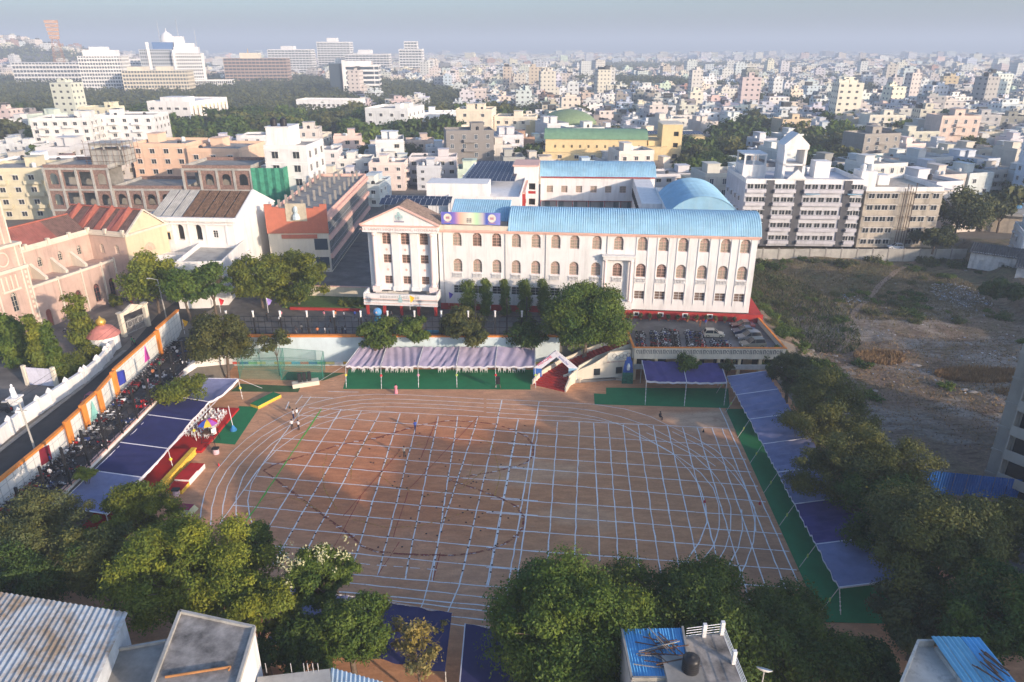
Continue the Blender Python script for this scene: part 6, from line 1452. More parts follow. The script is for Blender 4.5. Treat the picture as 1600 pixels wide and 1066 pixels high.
for (x, y, _) in far_h:
    k_ = 1 if y < 900 else 1 + (y - 900) / 1300
    nm, c = hcol(rn); rz = R(30 * noise.noise(Vector((x*.004, y*.004, 0)))); w, d = rn.uniform(8, 15)*k_, rn.uniform(8, 15)*k_; fl = rn.choice((2,3,3,3,4,4,5)) if rn.random() > .04 else rn.choice((6,7,9))
    zb = gz(x, y) - 1; h = fl * 3.3 * (1 if y < 2000 else 1.15); rc = tuple(v * rn.uniform(.75, 1.0) for v in ((.5,.48,.45) if rn.random() < .7 else c)) if rn.random() > .025 else (.12,.32,.55)
    fbox(x, y, w, d, zb, zb + h + 1, rz, c, rc)
    n_ = 3 if y < 900 else 2 if y < 1600 else 1
    for _k in range(n_):
        fbox(x + rn.uniform(-.3,.3)*w, y + rn.uniform(-.3,.3)*d, w*rn.uniform(.15,.45), d*rn.uniform(.2,.45), zb + h + 1, zb + h + 1 + rn.uniform(1.2, 3.2), rz, c if rn.random() < .8 else (.05,.05,.05), rc)
    if y < 1400 and rn.random() < .6: fbox(x + w*.5*math.cos(rz), y + rn.uniform(-.2,.2)*d, w*.5, d*.8, zb, zb + h*.6, rz, tuple(v*.95 for v in c), rc)
me = bpy.data.meshes.new('distant_houses'); me.from_pydata(V, [], F); me.materials.append(fw_)
ca = me.attributes.new('paint', 'FLOAT_COLOR', 'FACE'); ca.data.foreach_set('color', np.array([(*c, 1) for c in Cc], np.float32).ravel()); me.update()
put('distant_houses', me, kind='stuff')
# park and street trees: individuals where they show, a far wood beyond
def lod_tree(seed, kind, n, rx=6, rz=5, size=.9):
    return leaf_mesh('crown', crown_blobs(rx, rz, 22, seed, .34, drop=.5), n, size, LEAF[kind], seed, .6)
CR = [lod_tree(200+i, k, 1500) for i, k in enumerate(('mid','dark','dull','mid','olive','dark'))]; TRK = trunk_mesh(5, .3, 6, 5, 3, 4)
spots = []
for q in FOREST:
    xs_ = [p[0] for p in q]; ys2 = [p[1] for p in q]; yy = min(ys2)
    while yy < max(ys2):
        st_ = 11 if yy < 500 else 14; xx = min(xs_)
        while xx < max(xs_):
            a, b_ = xx + rn.uniform(-4,4), yy + rn.uniform(-4,4)
            if poly_in(a, b_, q) and abs(a) < b_*.8+20 and not any(poly_in(a, b_, k) for k in BUSY) and not poly_in(a, b_, CAMPUS): spots.append((a, b_))
            xx += st_
        yy += st_
for x, y, _ in cityt:
    if y < 1500: spots.append((x, y)); spots.append((x + 6, y + 5))
for (x, y, _) in houses[:500]:
    if rn.random() < .14: spots.append((x + 8, y - 7.5))
spots = [p for p in spots if p[1] > 215 or abs(p[0]) > 60]; spots.sort(key=lambda p: p[1])
for k, (x, y) in enumerate(spots[:270]):
    lx, ly, lt = min(LANDM, key=lambda l: (l[0]-x)**2 + (l[1]-y)**2); rel = ('right of' if x > lx else 'left of') if abs(x-lx) > abs(y-ly)*.8 else ('beyond' if y > ly else 'in front of')
    s_ = rn.uniform(.75, 1.35) * (1.1 if y > 350 else .9); inpark = any(poly_in(x, y, q) for q in FOREST[:2])
    i = rn.randrange(6); tone = ('mid green','dark green','grey green','mid green','olive','dark green')[i]
    o = thing('park_tree' if inpark else 'street_tree', ('%s broad crowned tree in the park, %s the %s' if inpark else '%s tree between city houses, %s the %s') % (tone, rel, lt), 'tree', (x, y, 5), rn.uniform(0,6), 'trees of the park' if inpark else 'trees among the houses', s_)
    put('crown', CR[i], o, loc=(0,0,7)); put('trunk', TRK, o)
# the rest, as one far wood
blobs = []
for (x, y) in spots[270:]: blobs += [(x + rn.uniform(-3,3), y + rn.uniform(-3,3), gz(x, y) + rn.uniform(6,10), rn.uniform(3.5,6.5), rn.uniform(3,5)) for _ in range(3)]
for x, y, _ in cityt:
    if y >= 1500:
        k_ = 1 + (y - 900) / 1300; blobs += [(x + rn.uniform(-9,9)*k_, y + rn.uniform(-6,6)*k_, gz(x, y) + rn.uniform(4,8), rn.uniform(7,12)*k_, rn.uniform(4,8)) for _ in range(2)]
if len(blobs):
    ids = list(range(len(blobs))); me = leaf_mesh('distant_trees', [b_ for b_ in blobs if b_[1] < 1500], 170000, 1.5, LEAF['dull'], 5, .6); put('distant_trees', me, kind='stuff')
    fb_ = [b_ for b_ in blobs if b_[1] >= 1500]
    if fb_: put('distant_trees', leaf_mesh('distant_trees', fb_, 90000, 4, LEAF['dull'], 6, .6), kind='stuff')
hb = [( -1240 + rn.gauss(0,190), 1690 + rn.gauss(0,170), 0, rn.uniform(9,16), rn.uniform(6,9)) for _ in range(190)]
put('hill_trees', leaf_mesh('hill_trees', [(a, b_, gz(a, b_) + 3, d, e) for a, b_, c, d, e in hb if math.hypot((a+1225)/60, (b_-1690)/50) > 1], 26000, 3.2, LEAF['dull'], 7, .6), kind='stuff')
# ------------------------------------------------------------------ cloth canopies, carpets, stage
CL = {'violet': mat('violet_cloth', (.42,.36,.47), var=.15, scale=.5), 'navy': mat('navy_cloth', (.030,.032,.12), var=.2, scale=.4), 'slate': mat('slate_blue_cloth', (.21,.225,.37), var=.2, scale=.5), 'indigo': mat('indigo_cloth', (.075,.06,.20), var=.2, scale=.5)}
FRILL = mat('white_frill', (.74,.72,.76), var=.1); POLEM = mat('bamboo_white_pole', (.66,.63,.58), var=.2)
def cloth(par, a, b_, c, d, m, sag=.35, nu=14, nv=9, seed=0, label=None, rip=.09):
    """hanging cloth between corners a-b (front) and d-c (back), with sag and folds"""
    a, b_, c, d = map(Vector, (a, b_, c, d)); vs = []; rn = random.Random(seed); ph = rn.uniform(0, 6); k_ = rn.uniform(2, 5); sl_ = rn.uniform(-1, 1)
    nu, nv = nu*2, nv
    for j in range(nv + 1):
        v = j / nv
        for i in range(nu + 1):
            u = i / nu; p = a.lerp(b_, u).lerp(d.lerp(c, u), v)
            e = 4*u*(1-u); w_ = math.sin(math.pi*v)
            z = -sag * (e*.55 + .45*w_*e) + rip * math.sin((u + v*.35*sl_)*k_*6.28 + ph) * min(1, e*2) + rip*.6*math.sin((u*.7+v*sl_)*k_*15 + ph*2) * min(1,e*2) + rip*.5*noise.noise(Vector((u*6, v*4, seed)))
            vs.append((p.x, p.y, p.z + z))
    fs = [(j*(nu+1)+i, j*(nu+1)+i+1, (j+1)*(nu+1)+i+1, (j+1)*(nu+1)+i) for j in range(nv) for i in range(nu)]
    o = MB().add(vs, fs).build('canopy_cloth', m, par, smooth=True, label=label)
    return [Vector(vs[i]) for i in range(nu + 1)]
def frill(par, line, h=.35):
    mb = MB(); vs = []
    L_ = [];
    for i in range(len(line) - 1):
        for k in range(4): L_.append(line[i].lerp(line[i+1], k/4))
    L_.append(line[-1])
    for i, p in enumerate(L_):
        d = (line[-1]-line[0]).normalized(); n = Vector((-d.y, d.x, 0)) * (.05 if i % 2 else -.03); vs += [tuple(p + n*.3 + Vector((0,0,.03))), tuple(p + n + Vector((0,0,-h if i % 2 else -h*.75)))]
    mb.add(vs, [(2*i, 2*i+1, 2*i+3, 2*i+2) for i in range(len(L_)-1)]).build('frill', FRILL, par)
def pole(par, p, q, r=.045, m=None, knot=None, wrap=True):
    mb = MB(); mb.tube(p, q, r, n=6)
    if wrap:
        p_, q_ = Vector(p), Vector(q)
        for k in range(5): a = p_.lerp(q_, .15 + .16*k); mb.tube(a, a.lerp(q_, .06), r*1.5, n=6, m=1)
    mb.build('pole', [m or POLEM, FRILL], par)
    if knot:
        c = Vector(p).lerp(Vector(q), .55); MB().lathe([(.02,-.2),(.2,-.1),(.24,.05),(.16,.2),(.03,.26)], c=tuple(c), n=8).build('rosette', knot, par)
ROS = [mat('rosette_yellow', (.75,.65,.08)), mat('rosette_red', (.6,.05,.06)), mat('rosette_pink', (.75,.35,.42)), mat('rosette_lime', (.45,.6,.15))]
# north canopy, five violet cloths
nc = thing('north_canopy', 'long violet cloth canopy of five bays in front of the retaining wall', 'canopy', (0,0,0))
xf = [at(px, 571, 2.9).x for px in (540, 595, 653, 713, 774, 836)]; yf = at(600, 571, 2.9).y; xb = [at(px, 544, 4.6).x for px in (560, 602, 660, 718, 777, 837)]; yb = 115.6
for i in range(5):
    ln = cloth(nc, (xf[i]+.08, yf, 2.8), (xf[i+1]-.08, yf, 2.8), (xb[i+1]-.08, yb, 4.3), (xb[i]+.08, yb, 4.3), CL['violet'], .3, seed=i); frill(nc, ln)
for i in range(6):
    q = at((540,595,653,713,774,836)[i] + 1, 606 if i not in (1,) else 608, 0); pole(nc, (q.x, q.y, 0), (xf[i], yf, 2.95), knot=ROS[(0,1,2,3,1,3)[i]])
    mb = MB().beam((xf[i], yf, 2.98), (xb[i], yb, 4.4), .1, .08); mb.build('rafter', FRILL, nc); pole(nc, (xb[i], yb, 0), (xb[i], yb, 4.35), wrap=False)
MB().tube((at(500,595,0).x, at(500,595,0).y, 0), (xf[0], yf, 2.95), .02, n=4).build('guy_rope', FRILL, nc)
# short right canopy, two navy cloths
rc_ = thing('short_canopy', 'short indigo canopy of two bays under the parking terrace', 'canopy', (0,0,0))
f = [at(*p, 3.3) for p in ((1010,595),(1073,597),(1136,597))]; bk = [at(*p, 4.3) for p in ((1003,563),(1066,565),(1126,567))]
for i in range(2):
    ln = cloth(rc_, f[i]+Vector((.06,0,0)), f[i+1]-Vector((.06,0,0)), bk[i+1]-Vector((.06,0,0)), bk[i]+Vector((.06,0,0)), CL['indigo'], .22, seed=10+i, rip=.05); frill(rc_, ln)
for i, (px, py) in enumerate(((1008,633),(1069,635),(1131,634))):
    q = at(px, py, 0); pole(rc_, (q.x, q.y, 0), tuple(f[i])); MB().beam(tuple(f[i]), tuple(bk[i]), .08, .06).build('rafter', FRILL, rc_); pole(rc_, (bk[i].x, bk[i].y, 0), tuple(bk[i]), wrap=False)
# east canopy, eight bays running towards the camera
ec = thing('east_canopy', 'long row of slate blue cloth canopies down the right side of the field', 'canopy', (0,0,0))
L_ = [at(*p, 3.0) for p in ((1140,588),(1171,617),(1206,655),(1243,697),(1275,738),(1318,788),(1367,851),(1304,920))]
el = [(1140,588),(1157,617),(1171,655),(1186,690)]
lf = [at(*p, 3.0) for p in ((1140,588),(1153,617),(1170,655),(1186,697),(1213,738),(1240,790),(1270,850),(1302,919))]
rt = [at(*p, 3.6) for p in ((1192,590),(1222,617),(1250,655),(1282,697),(1312,738),(1352,788),(1392,851),(1440,921))]
mats_ = ['slate','slate','slate','slate','slate','indigo','slate']
lf = [Vector((35.4 - (106 - y)*.052, y, 3.0)) for y in (106.0, 99.3, 91.4, 84.4, 77.4, 70.6, 63.2, 56.5)]
rt = [Vector((p.x + 6.3, p.y, 4.0)) for p in lf]
for i in range(7):
    e = Vector((0,.06,0)); ln = cloth(ec, lf[i]-e, lf[i+1]+e, rt[i+1]+e, rt[i]-e, CL[mats_[i]], .3, seed=20+i, rip=.13); frill(ec, ln, .22)
for i in range(8):
    q = lf[i] + Vector((-1.5, -.2, -3.0)); pole(ec, tuple(q), tuple(lf[i]), .035, wrap=False); MB().lathe([(.02,-.3),(.1,-.1),(.12,.1),(.03,.3)], c=tuple(q.lerp(lf[i], .5)), n=6).build('rosette', ROS[3], ec)
    MB().beam(tuple(lf[i]), tuple(rt[i]), .12, .08).build('rafter', FRILL, ec); pole(ec, (rt[i].x, rt[i].y, 0), tuple(rt[i]), .05, wrap=False)
frill(ec, [lf[7].lerp(rt[7], k/10) for k in range(11)], .25)
pole(ec, (lf[7].x+.4, lf[7].y-.6, 0), tuple(lf[7]), .05); pole(ec, (44.5, 53, 0), (42, 55.5, 4.2), .05, wrap=False)
# west canopy over the stage
wc_ = thing('stage_canopy', 'navy cloth canopy of six bays over the red carpeted stage at the left', 'canopy', (0,0,0))
fy = [(372,592),(326,628),(299,657),(262,701),(222,746),(165,803)]
f = [at(px, py, 3.7) for px, py in fy]; bx = [(325,592),(301,622),(240,657),(200,696),(147,744),(112,795)]
bk = [at(px, py, 4.0) for px, py in bx]
bk = [Vector((-52.3 + (.6 if i == 0 else 0), f[i].y + (.6 if i else -.3), 4.3 if i > 1 else (4.0, 4.6)[i])) for i in range(6)]
for i, k in enumerate(('slate','navy','navy','navy','slate')):
    e = Vector((0,.05,0)); ln = cloth(wc_, f[i+1]+e, f[i]-e, bk[i]-e, bk[i+1]+e, CL[k], .9 if i == 0 else .16, seed=30+i, rip=.03); frill(wc_, ln, .4)
for i in range(6):
    q = Vector((f[i].x + .2, f[i].y, 0)); pole(wc_, tuple(q), tuple(f[i]), .05, knot=ROS[0] if i in (0,2,3) else None); MB().beam(tuple(f[i]), tuple(bk[i]), .14, .08).build('rafter', FRILL, wc_); pole(wc_, (bk[i].x, bk[i].y, 0), tuple(bk[i]), wrap=False)
MB().tube((f[0].x+.1, f[0].y, 3.7), (*at(410,607,0)[:2], 0), .03, n=4).tube(tuple(bk[0]), tuple(bk[5]), .05, n=5).tube(tuple(f[0]), tuple(f[5]), .05, n=5).build('guy_rope', FRILL, wc_)
# south canopies
s_ = thing('south_canopy', 'navy cloth canopies at the bottom centre of the picture between trees', 'canopy', (0,0,0))
for i, (a, b_, k) in enumerate((((-22,56.3),(-14.3,55.0),'slate'), ((-14.1,55.0),(-5.7,53.0),'navy'), ((-4.4,51.6),(6,50),'navy'), ((6.1,50),(14,49),'navy'))):
    ln = cloth(s_, (a[0],a[1]-7.5,3.6), (b_[0]-.05,b_[1]-7.5,3.6), (b_[0]-.05,b_[1],3.0), (a[0],a[1],3.0), CL[k], .2, seed=40+i); frill(s_, [Vector((a[0],a[1],3)).lerp(Vector((b_[0],b_[1],3)), q/10) for q in range(11)], .25)
    pole(s_, (a[0],a[1]+.4,0), (a[0],a[1],3.0), wrap=False); pole(s_, (b_[0],b_[1]-7.5,0), (b_[0],b_[1]-7.5,3.6), wrap=False); MB().beam((a[0],a[1],3.02),(a[0],a[1]-7.5,3.62),.1,.08).build('rafter', FRILL, s_)
# carpets
GC = mat('green_carpet', (.016,.19,.07), var=.14, scale=.6, bump=.01); GC2 = mat('faded_green_carpet', (.06,.13,.05), var=.25, scale=.6)
def carpet(label, pts, m=None, z=.03, name='carpet'): return MB().prism([(p[0], p[1]) for p in pts], z-.02, z).build(name, m or GC, label=label, cat='carpet')
carpet('long green carpet in front of the north canopy', [at(*p) for p in ((536,608),(829,609),(829,601),(835,600),(835,578),(545,577))])
carpet('stepped green carpet beside the short indigo canopy', [at(*p) for p in ((929,632),(1140,638),(1138,607),(947,606),(947,616),(928,615))])
carpet('long green carpet strip along the east canopies', [(33.9,100.2),(31.0,54.9),(39.5,54.6),(40.5,100.2)], z=.05)
carpet('green carpet beside the stage chairs', [at(*p) for p in ((332,692),(367,695),(406,636),(374,635))])
carpet('faded green mat strip under the cricket nets', [at(*p) for p in ((360,612),(466,613),(470,604),(375,600))], GC2)
carpet('green mat inside the cricket net', [at(*p) for p in ((440,594),(505,595),(540,583),(450,581))], GC2)
carpet('deep blue and green ground cover at the bottom behind the big tree', [(5,43),(20,42),(20,49),(5,50)], z=.035)
# stage: red decks, yellow skirting, ramp blocks
RC = mat('red_carpet', (.50,.018,.016), var=.15, scale=.8)
sg = thing('stage', 'red carpeted stage with yellow cloth skirting under the navy canopy', 'stage', (0,0,0))
MB().prism([(-50.8,69),(-45.6,69.5),(-44.6,86.5),(-50.8,86.5)], .01, 1.0).build('deck', RC, sg)
MB().prism([(-51,87),(-43.9,87),(-43.2,100),(-51,100)], .01, .35).build('rear_deck', RC, sg)
mb = MB(); a, b_ = Vector((-45.55,71.5,0)), Vector((-44.55,86.5,0)); n_ = 60
vs = []
for i in range(n_+1):
    p = a.lerp(b_, i/n_); o_ = .05 + .07*(i % 2); vs += [(p.x+.05,p.y,1.12),(p.x+o_+.1,p.y,.15)]
mb.add(vs, [(2*i,2*i+1,2*i+3,2*i+2) for i in range(n_)]); mb.beam((-45.6,71.5,1.1),(-44.6,86.5,1.1),.7,.18); mb.build('yellow_skirting', YELLOW, sg)
MB().box(-47.2,69.6,1.0,-44.9,72.4,1.9).box(-48.4,68.7,.9,-46.6,69.6,1.25).build('podium_block', YELLOW, sg); MB().box(-47.1,69.7,1.9,-45,72.3,1.95).build('podium_top', mat('brick_orange_cloth', (.55,.13,.06)), sg)
vs_ = thing('victory_steps', 'red topped winners steps with white front beside the stage', 'podium', (-43.1,80,0), R(-5))
for i, (y0, y1, h) in enumerate(((-3,-1,.55),(-1,1.3,.85),(1.3,3.2,.7))): MB().box(-1,y0,0,1,y1-.01,h).build('step_block', WHITE if i else YELLOW, vs_); MB().box(-1,y0,h,1,y1-.01,h+.04).build('step_top', RC, vs_)
gb = thing('green_platform', 'green topped yellow sided low platform at the head of the track', 'platform', (*at(416,628,0)[:2],0), R(-30)); MB().box(-.9,-2.4,0,.9,2.4,.5).build('side', YELLOW, gb); MB().box(-.9,-2.4,.5,.9,2.4,.54).build('top', GC, gb)
lc = thing('lectern', 'red lectern with papers standing on the stage', 'lectern', (-46.4,75,1.0), R(-20)); MB().box(-.35,-.25,0,.35,.25,1.0).build('body', RC, lc); MB().box(-.45,-.35,1.0,.45,.35,1.1).build('top', STEEL, lc)
for i, (px, py, lab) in enumerate(((338,709,'pink covered round drum table with black cloth beside the umbrella tower'), (276,774,'pink covered round drum table with black cloth near the stage front'))):
    p = at(px, py); o = thing('drum_table', lab, 'drum', (p.x,p.y,0)); MB().lathe([(.42,0),(.45,.3),(.38,.75)], n=10).build('drum', mat('pale_pink_cloth', (.72,.50,.55)), o); MB().box(-.45,-.3,.76,.45,.35,.98).build('black_case', BLACKM, o)
tb_ = thing('covered_table', 'table under a green cloth with a maroon top near the track', 'table', (*at(289,800)[:2],0), R(-8)); MB().add([(-1.3,-.9,0),(1.3,-.9,0),(1.3,.9,0),(-1.3,.9,0),(-1,-.6,.75),(1,-.6,.75),(1,.6,.75),(-1,.6,.75)], [(0,1,5,4),(1,2,6,5),(2,3,7,6),(3,0,4,7)]).build('cloth', mat('pale_green_cloth', (.55,.55,.35), var=.2), tb_); MB().box(-1,-.6,.75,1,.6,.8).build('top', mat('maroon_cloth', (.32,.04,.09)), tb_)
# plastic chairs
def chair_meshes():
    s = MB(); s.box(-.22,-.22,.42,.22,.22,.46); bk_ = MB(); bk_.box(-.22,.2,.46,.22,.24,.62); bk_.box(-.22,.21,.8,.22,.25,.88)
    for x in (-.2,-.07,.07,.2): bk_.box(x-.03,.2,.6,x+.03,.24,.82)
    ar = MB(); 
    for x in (-.25,.22): ar.box(x,-.2,.62,x+.04,.22,.65); ar.box(x,-.2,.44,x+.04,-.16,.62)
    lg = MB().box(-.025,-.025,0,.025,.025,.42)
    return s.mesh('seat', WPLAST), bk_.mesh('backrest', WPLAST), ar.mesh('armrest', WPLAST), lg.mesh('leg', WPLAST)
CM = chair_meshes()
def chair(x, y, z, rz, label, group):
    o = thing('plastic_chair', label, 'chair', (x,y,z), rz, group)
    put('seat', CM[0], o); put('backrest', CM[1], o); put('armrest', CM[2], o)
    for a in (-.19,.19):
        for b_ in (-.19,.19): put('leg', CM[3], o, loc=(a,b_,0))
rn = random.Random(8)
for r_ in range(4):
    for k in range(9):
        x = -44.5 - r_*1.02 + rn.uniform(-.06,.06); y = 90.4 + k*.92 + r_*.3 + rn.uniform(-.08,.08)
        chair(x, y, .35, R(88) + rn.uniform(-.12,.12), 'white plastic chair in the %s row on the red stage carpet' % ('front','second','third','back')[r_], 'chairs on the stage carpet')
xs_ = [x for a, b_ in ((-28,-23.5),(-22,-17),(-12.8,-8.5),(-8,-4),(-2.2,2.8)) for x in np.arange(a, b_, .85)]
for r_ in range(2):
    for x in xs_:
        if rn.random() < .85: chair(x + rn.uniform(-.1,.1), 114.1 + r_*.95 + rn.uniform(-.1,.1), 0, R(0) + rn.uniform(-.15,.15), 'white plastic chair in the %s row under the north canopy' % ('front','back')[r_], 'chairs under the north canopy')
# umbrella on a raised scaffold seat with a bench frame
um = thing('umbrella_tower', 'striped beach umbrella over a raised scaffold platform beside the stage', 'umbrella', (*at(330,692)[:2],0))
ucols = [(.65,.03,.05),(.05,.12,.55),(.75,.5,.05),(.08,.35,.15),(.65,.03,.05),(.05,.12,.55),(.75,.5,.05),(.4,.1,.45)]
for i in range(8):
    a, b_ = 2*math.pi*i/8, 2*math.pi*(i+1)/8; mb = MB(); pts = [(0,0,3.9)]
    for r_, z in ((.7,3.75),(1.45,3.25)): pts += [(r_*math.cos(a),r_*math.sin(a),z),(r_*math.cos(b_),r_*math.sin(b_),z)]
    mb.add(pts, [(0,1,2),(1,3,4,2)]).build('umbrella_panel', mat('umbrella_%d' % i, ucols[i]), um)
MB().tube((0,0,1.2),(0,0,4),.03,n=6).build('pole', STEEL, um)
mb = MB()
for x in (-.8,.8):
    for y in (-.8,.8): mb.tube((x*1.2,y*1.2,0),(x,y,1.9),.04,n=5)
for z in (.6,1.2,1.85):
    for a, b_ in (((-1,-1),(1,-1)),((1,-1),(1,1)),((1,1),(-1,1)),((-1,1),(-1,-1))): mb.tube((a[0]*.95,a[1]*.95,z),(b_[0]*.95,b_[1]*.95,z),.03,n=5)
mb.build('scaffold', BLACKM, um); MB().box(-.8,-.8,1.9,.8,.8,1.96).build('platform', WOOD, um); MB().box(.9,-.3,1.6,.94,.5,2.6).build('notice_board', WHITE, um, rot=(0,0,R(-30)))
sf = thing('flag_stand', 'slim garlanded pole on a blue drum base standing on the green carpet', 'pole', (*at(365,673)[:2],0)); MB().lathe([(.5,0),(.5,.25),(.3,.5),(.15,.9)], n=10).build('drum_base', mat('bright_blue', (.04,.22,.5)), sf); MB().tube((0,0,.9),(-.3,.3,4.0),.05,n=6).build('pole', FRILL, sf)
sp_ = thing('speaker_trolley', 'three black loudspeakers standing on a cream draped platform', 'speakers', (*at(478,602)[:2],0), R(22)); MB().box(-2.2,-.7,0,2.2,.7,.75).build('draped_platform', CREAM, sp_)
for i in range(3): MB().box(-1.2+i*.8,-.2,.76,-.6+i*.8,.4,2.3).box(-1.1+i*.8,-.23,.9,-.7+i*.8,-.2,2.2).build('loudspeaker', BLACKM, sp_)
s2 = thing('speaker_stand', 'single black loudspeaker on a brown stand at the front of the north carpet', 'speaker', (*at(778,607)[:2],0)); MB().box(-.35,-.3,.9,.35,.3,2.1).box(-.3,-.33,1,.3,-.3,2).build('loudspeaker', BLACKM, s2)
for x in (-.3,.3): MB().beam((x*1.6,0,0),(x,0,.9),.07,.07).build('leg', WOOD, s2)
# entrance arch
ea = thing('entrance_arch', 'printed gable shaped banner arch over the red steps', 'arch', (*at(838,594)[:2],0), R(-6))
WB = mat('arch_white_print', (.70,.70,.78), var=.1); BB = mat('arch_blue_print', (.05,.16,.5), var=.2, scale=2); SB = mat('arch_sky_print', (.35,.60,.78), var=.2, scale=2)
A1 = 6.4
MB().box(-.5,-.2,0,.9,.2,2.3).build('blue_pillar', BB, ea); MB().box(A1-.9,-.2,0,A1+.6,.2,2.6).build('sky_pillar', SB, ea)
MB().xprism([(-.5,2.3),(.9,2.3),(A1/2+.25,4.6),(A1/2,5.7)], -.18,.18).build('left_rafter', WB, ea); MB().xprism([(A1-.9,2.6),(A1+.6,2.6),(A1/2+.1,5.75),(A1/2+.25,4.5)], -.18,.18).build('right_rafter', WB, ea)
text('WELCOME', .72, (1.35,-.2,3.75), (R(90),R(-37),0), mat('arch_red_letters', (.62,.05,.12)), ea, sx=.85); text('Sports Day', .5, (4.6,-.2,4.0), (R(90),R(43),0), mat('arch_blue_letters', (.1,.15,.45)), ea)
MB().lathe([(.35,0),(.35,.03)], n=12).build('round_emblem', mat('maroon_print', (.25,.04,.06)), ea, loc=(A1-.15,-.21,1.8), rot=(R(90),0,0)); MB().box(-.5,-1.2,0,A1-.9,-1.0,.35).build('flower_box', CREAM, ea)
bt = thing('bottle_banner', 'blue and green bottle shaped standee beside the arcade', 'standee', (*at(980,599)[:2],0), R(-3))
bmt = [mat('bottle_blue', (.05,.12,.42), var=.3, scale=2), mat('bottle_green', (.04,.22,.14), var=.5, scale=3), WHITE]
mb = MB(); mb.xprism([(-.95,0),(.95,0),(.85,2.1),(-.85,2.1)],-.2,.2,1); mb.xprism([(-.85,2.11),(.85,2.11),(.6,4.2),(-.6,4.2)],-.2,.2,0); mb.xprism([(-.45,4.21),(.45,4.21),(.3,4.9),(-.3,4.9)],-.15,.15,0); mb.lathe([(.25,0),(.3,.7),(.12,1.2)], c=(0,-.2,2.6), n=6, m=2); mb.build('standee', bmt, bt)
# cricket nets
cn = thing('cricket_nets', 'green practice net cage on steel posts against the blue washed wall', 'net cage', (0,0,0))
nm_, t, b = nmat('green_mesh'); b.inputs['Base Color'].default_value = (.03,.30,.22,1); b.inputs['Alpha'].default_value = .24; b.inputs['Roughness'].default_value = .9
gp_ = mat('green_post', (.03,.22,.18))
P_ = {k: at(*p) for k, p in dict(a=(375,592), b=(440,594), c=(505,593), d=(380,575), e=(445,573), f=(508,578)).items()}
mb = MB(); pm2 = MB()
for k in 'abcdef':
    p = P_[k]; pm2.tube((p.x,p.y,0),(p.x,p.y,3.6),.05,n=6)
for q in ('ab','bc','de','ef','ad','be','cf'):
    p, r_ = P_[q[0]], P_[q[1]]; mb.add([(p.x,p.y,0),(r_.x,r_.y,0),(r_.x,r_.y,3.55),(p.x,p.y,3.55)], [(0,1,2,3)]); pm2.tube((p.x,p.y,3.6),(r_.x,r_.y,3.6),.035,n=5); pm2.tube((p.x,p.y,1.8),(r_.x,r_.y,1.8),.02,n=4)
mb.build('netting', nm_, cn); pm2.build('post_frame', gp_, cn)
# ------------------------------------------------------------------ mural wall, fences, gate, kiosk, poles
MURW = mat('mural_white', (.74,.74,.70), stain=.12, var=.08, scale=.5); MURO = mat('mural_orange', (.80,.27,.05), var=.12); GRID = mat('tile_joint_grey', (.45,.46,.45))
mw = thing('mural_wall', 'tall white tiled wall with stepped orange coping and coloured plaques beside the motorbikes', 'wall', (0,0,0))
ml = [(-61.0,122,8.6),(-60.6,113,8.6),(-60.5,112,8.2),(-59.75,97,8.2),(-59.7,96,7.8),(-58.85,90.4,7.8),(-58.7,86,7.8),(-58.5,82,7.5),(-58.4,77,7.2),(-58.6,68,7.2),(-59,45,7.2)]
mb = MB(); cp = MB(); gj = MB()
for i in range(len(ml)-1):
    a, b_ = Vector(ml[i][:2]+(0,)), Vector(ml[i+1][:2]+(0,)); h = ml[i+1][2]; L0 = (b_-a).length; d = (b_-a)/L0
    mb.beam(tuple(a+Vector((0,0,(3.8+h)/2))), tuple(b_+Vector((0,0,(3.8+h)/2))), .3, h-3.8); cp.beam(tuple(a-d*.1+Vector((0,0,h+.16))), tuple(b_+d*.1+Vector((0,0,h+.16))), .5, .3)
    n_ = Vector((-d.y, d.x, 0)); n_ = n_ if n_.x > 0 else -n_; off = n_*.155
    for k in range(int(L0/1.2)+1):
        p = a + d*k*1.2 + off; gj.beam(tuple(p+Vector((0,0,4.2))), tuple(p+Vector((0,0,h))), .05, .05)
    for z in (5.4,6.6,7.8,9.0):
        if z < h: gj.beam(tuple(a+off+Vector((0,0,z))), tuple(b_+off+Vector((0,0,z))), .04, .05)
mb.build('wall_face', MURW, mw); cp.build('coping', MURO, mw); gj.build('tile_joints', GRID, mw)
for (x, y, h) in ((-60.25,112,8.4),(-59.4,96,8.2),(-58.6,90.3,7.9),(-58.4,86,7.9),(-58.2,81.8,7.7)):
    MB().box(-.25,-.45,4.1,.25,.45,h+.35).build('pier', MURO, mw, loc=(x,y,0))
def plaque(lab, x, y, z, kind, col, s_=1.0):
    m_ = mat('plaque_%s' % lab, col); pr_ = MB()
    if kind == 'tri': pr_.add([(0,-.9*s_,0),(0,.9*s_,0),(0,.2,2.6*s_),(.1,-.9*s_,0),(.1,.9*s_,0),(.1,.2,2.6*s_)], [(0,1,2),(5,4,3),(0,3,4,1),(1,4,5,2),(2,5,3,0)])
    else: pr_.add([(0,-1*s_,.3),(0,1*s_,0),(0,1.1*s_,2.0*s_),(0,-.7*s_,2.4*s_),(.1,-1*s_,.3),(.1,1*s_,0),(.1,1.1*s_,2.0*s_),(.1,-.7*s_,2.4*s_)], [(3,2,1,0),(4,5,6,7),(0,1,5,4),(1,2,6,5),(2,3,7,6),(3,0,4,7)])
    pr_.build('plaque', m_, mw, loc=(x,y,z), label=lab+' plaque')
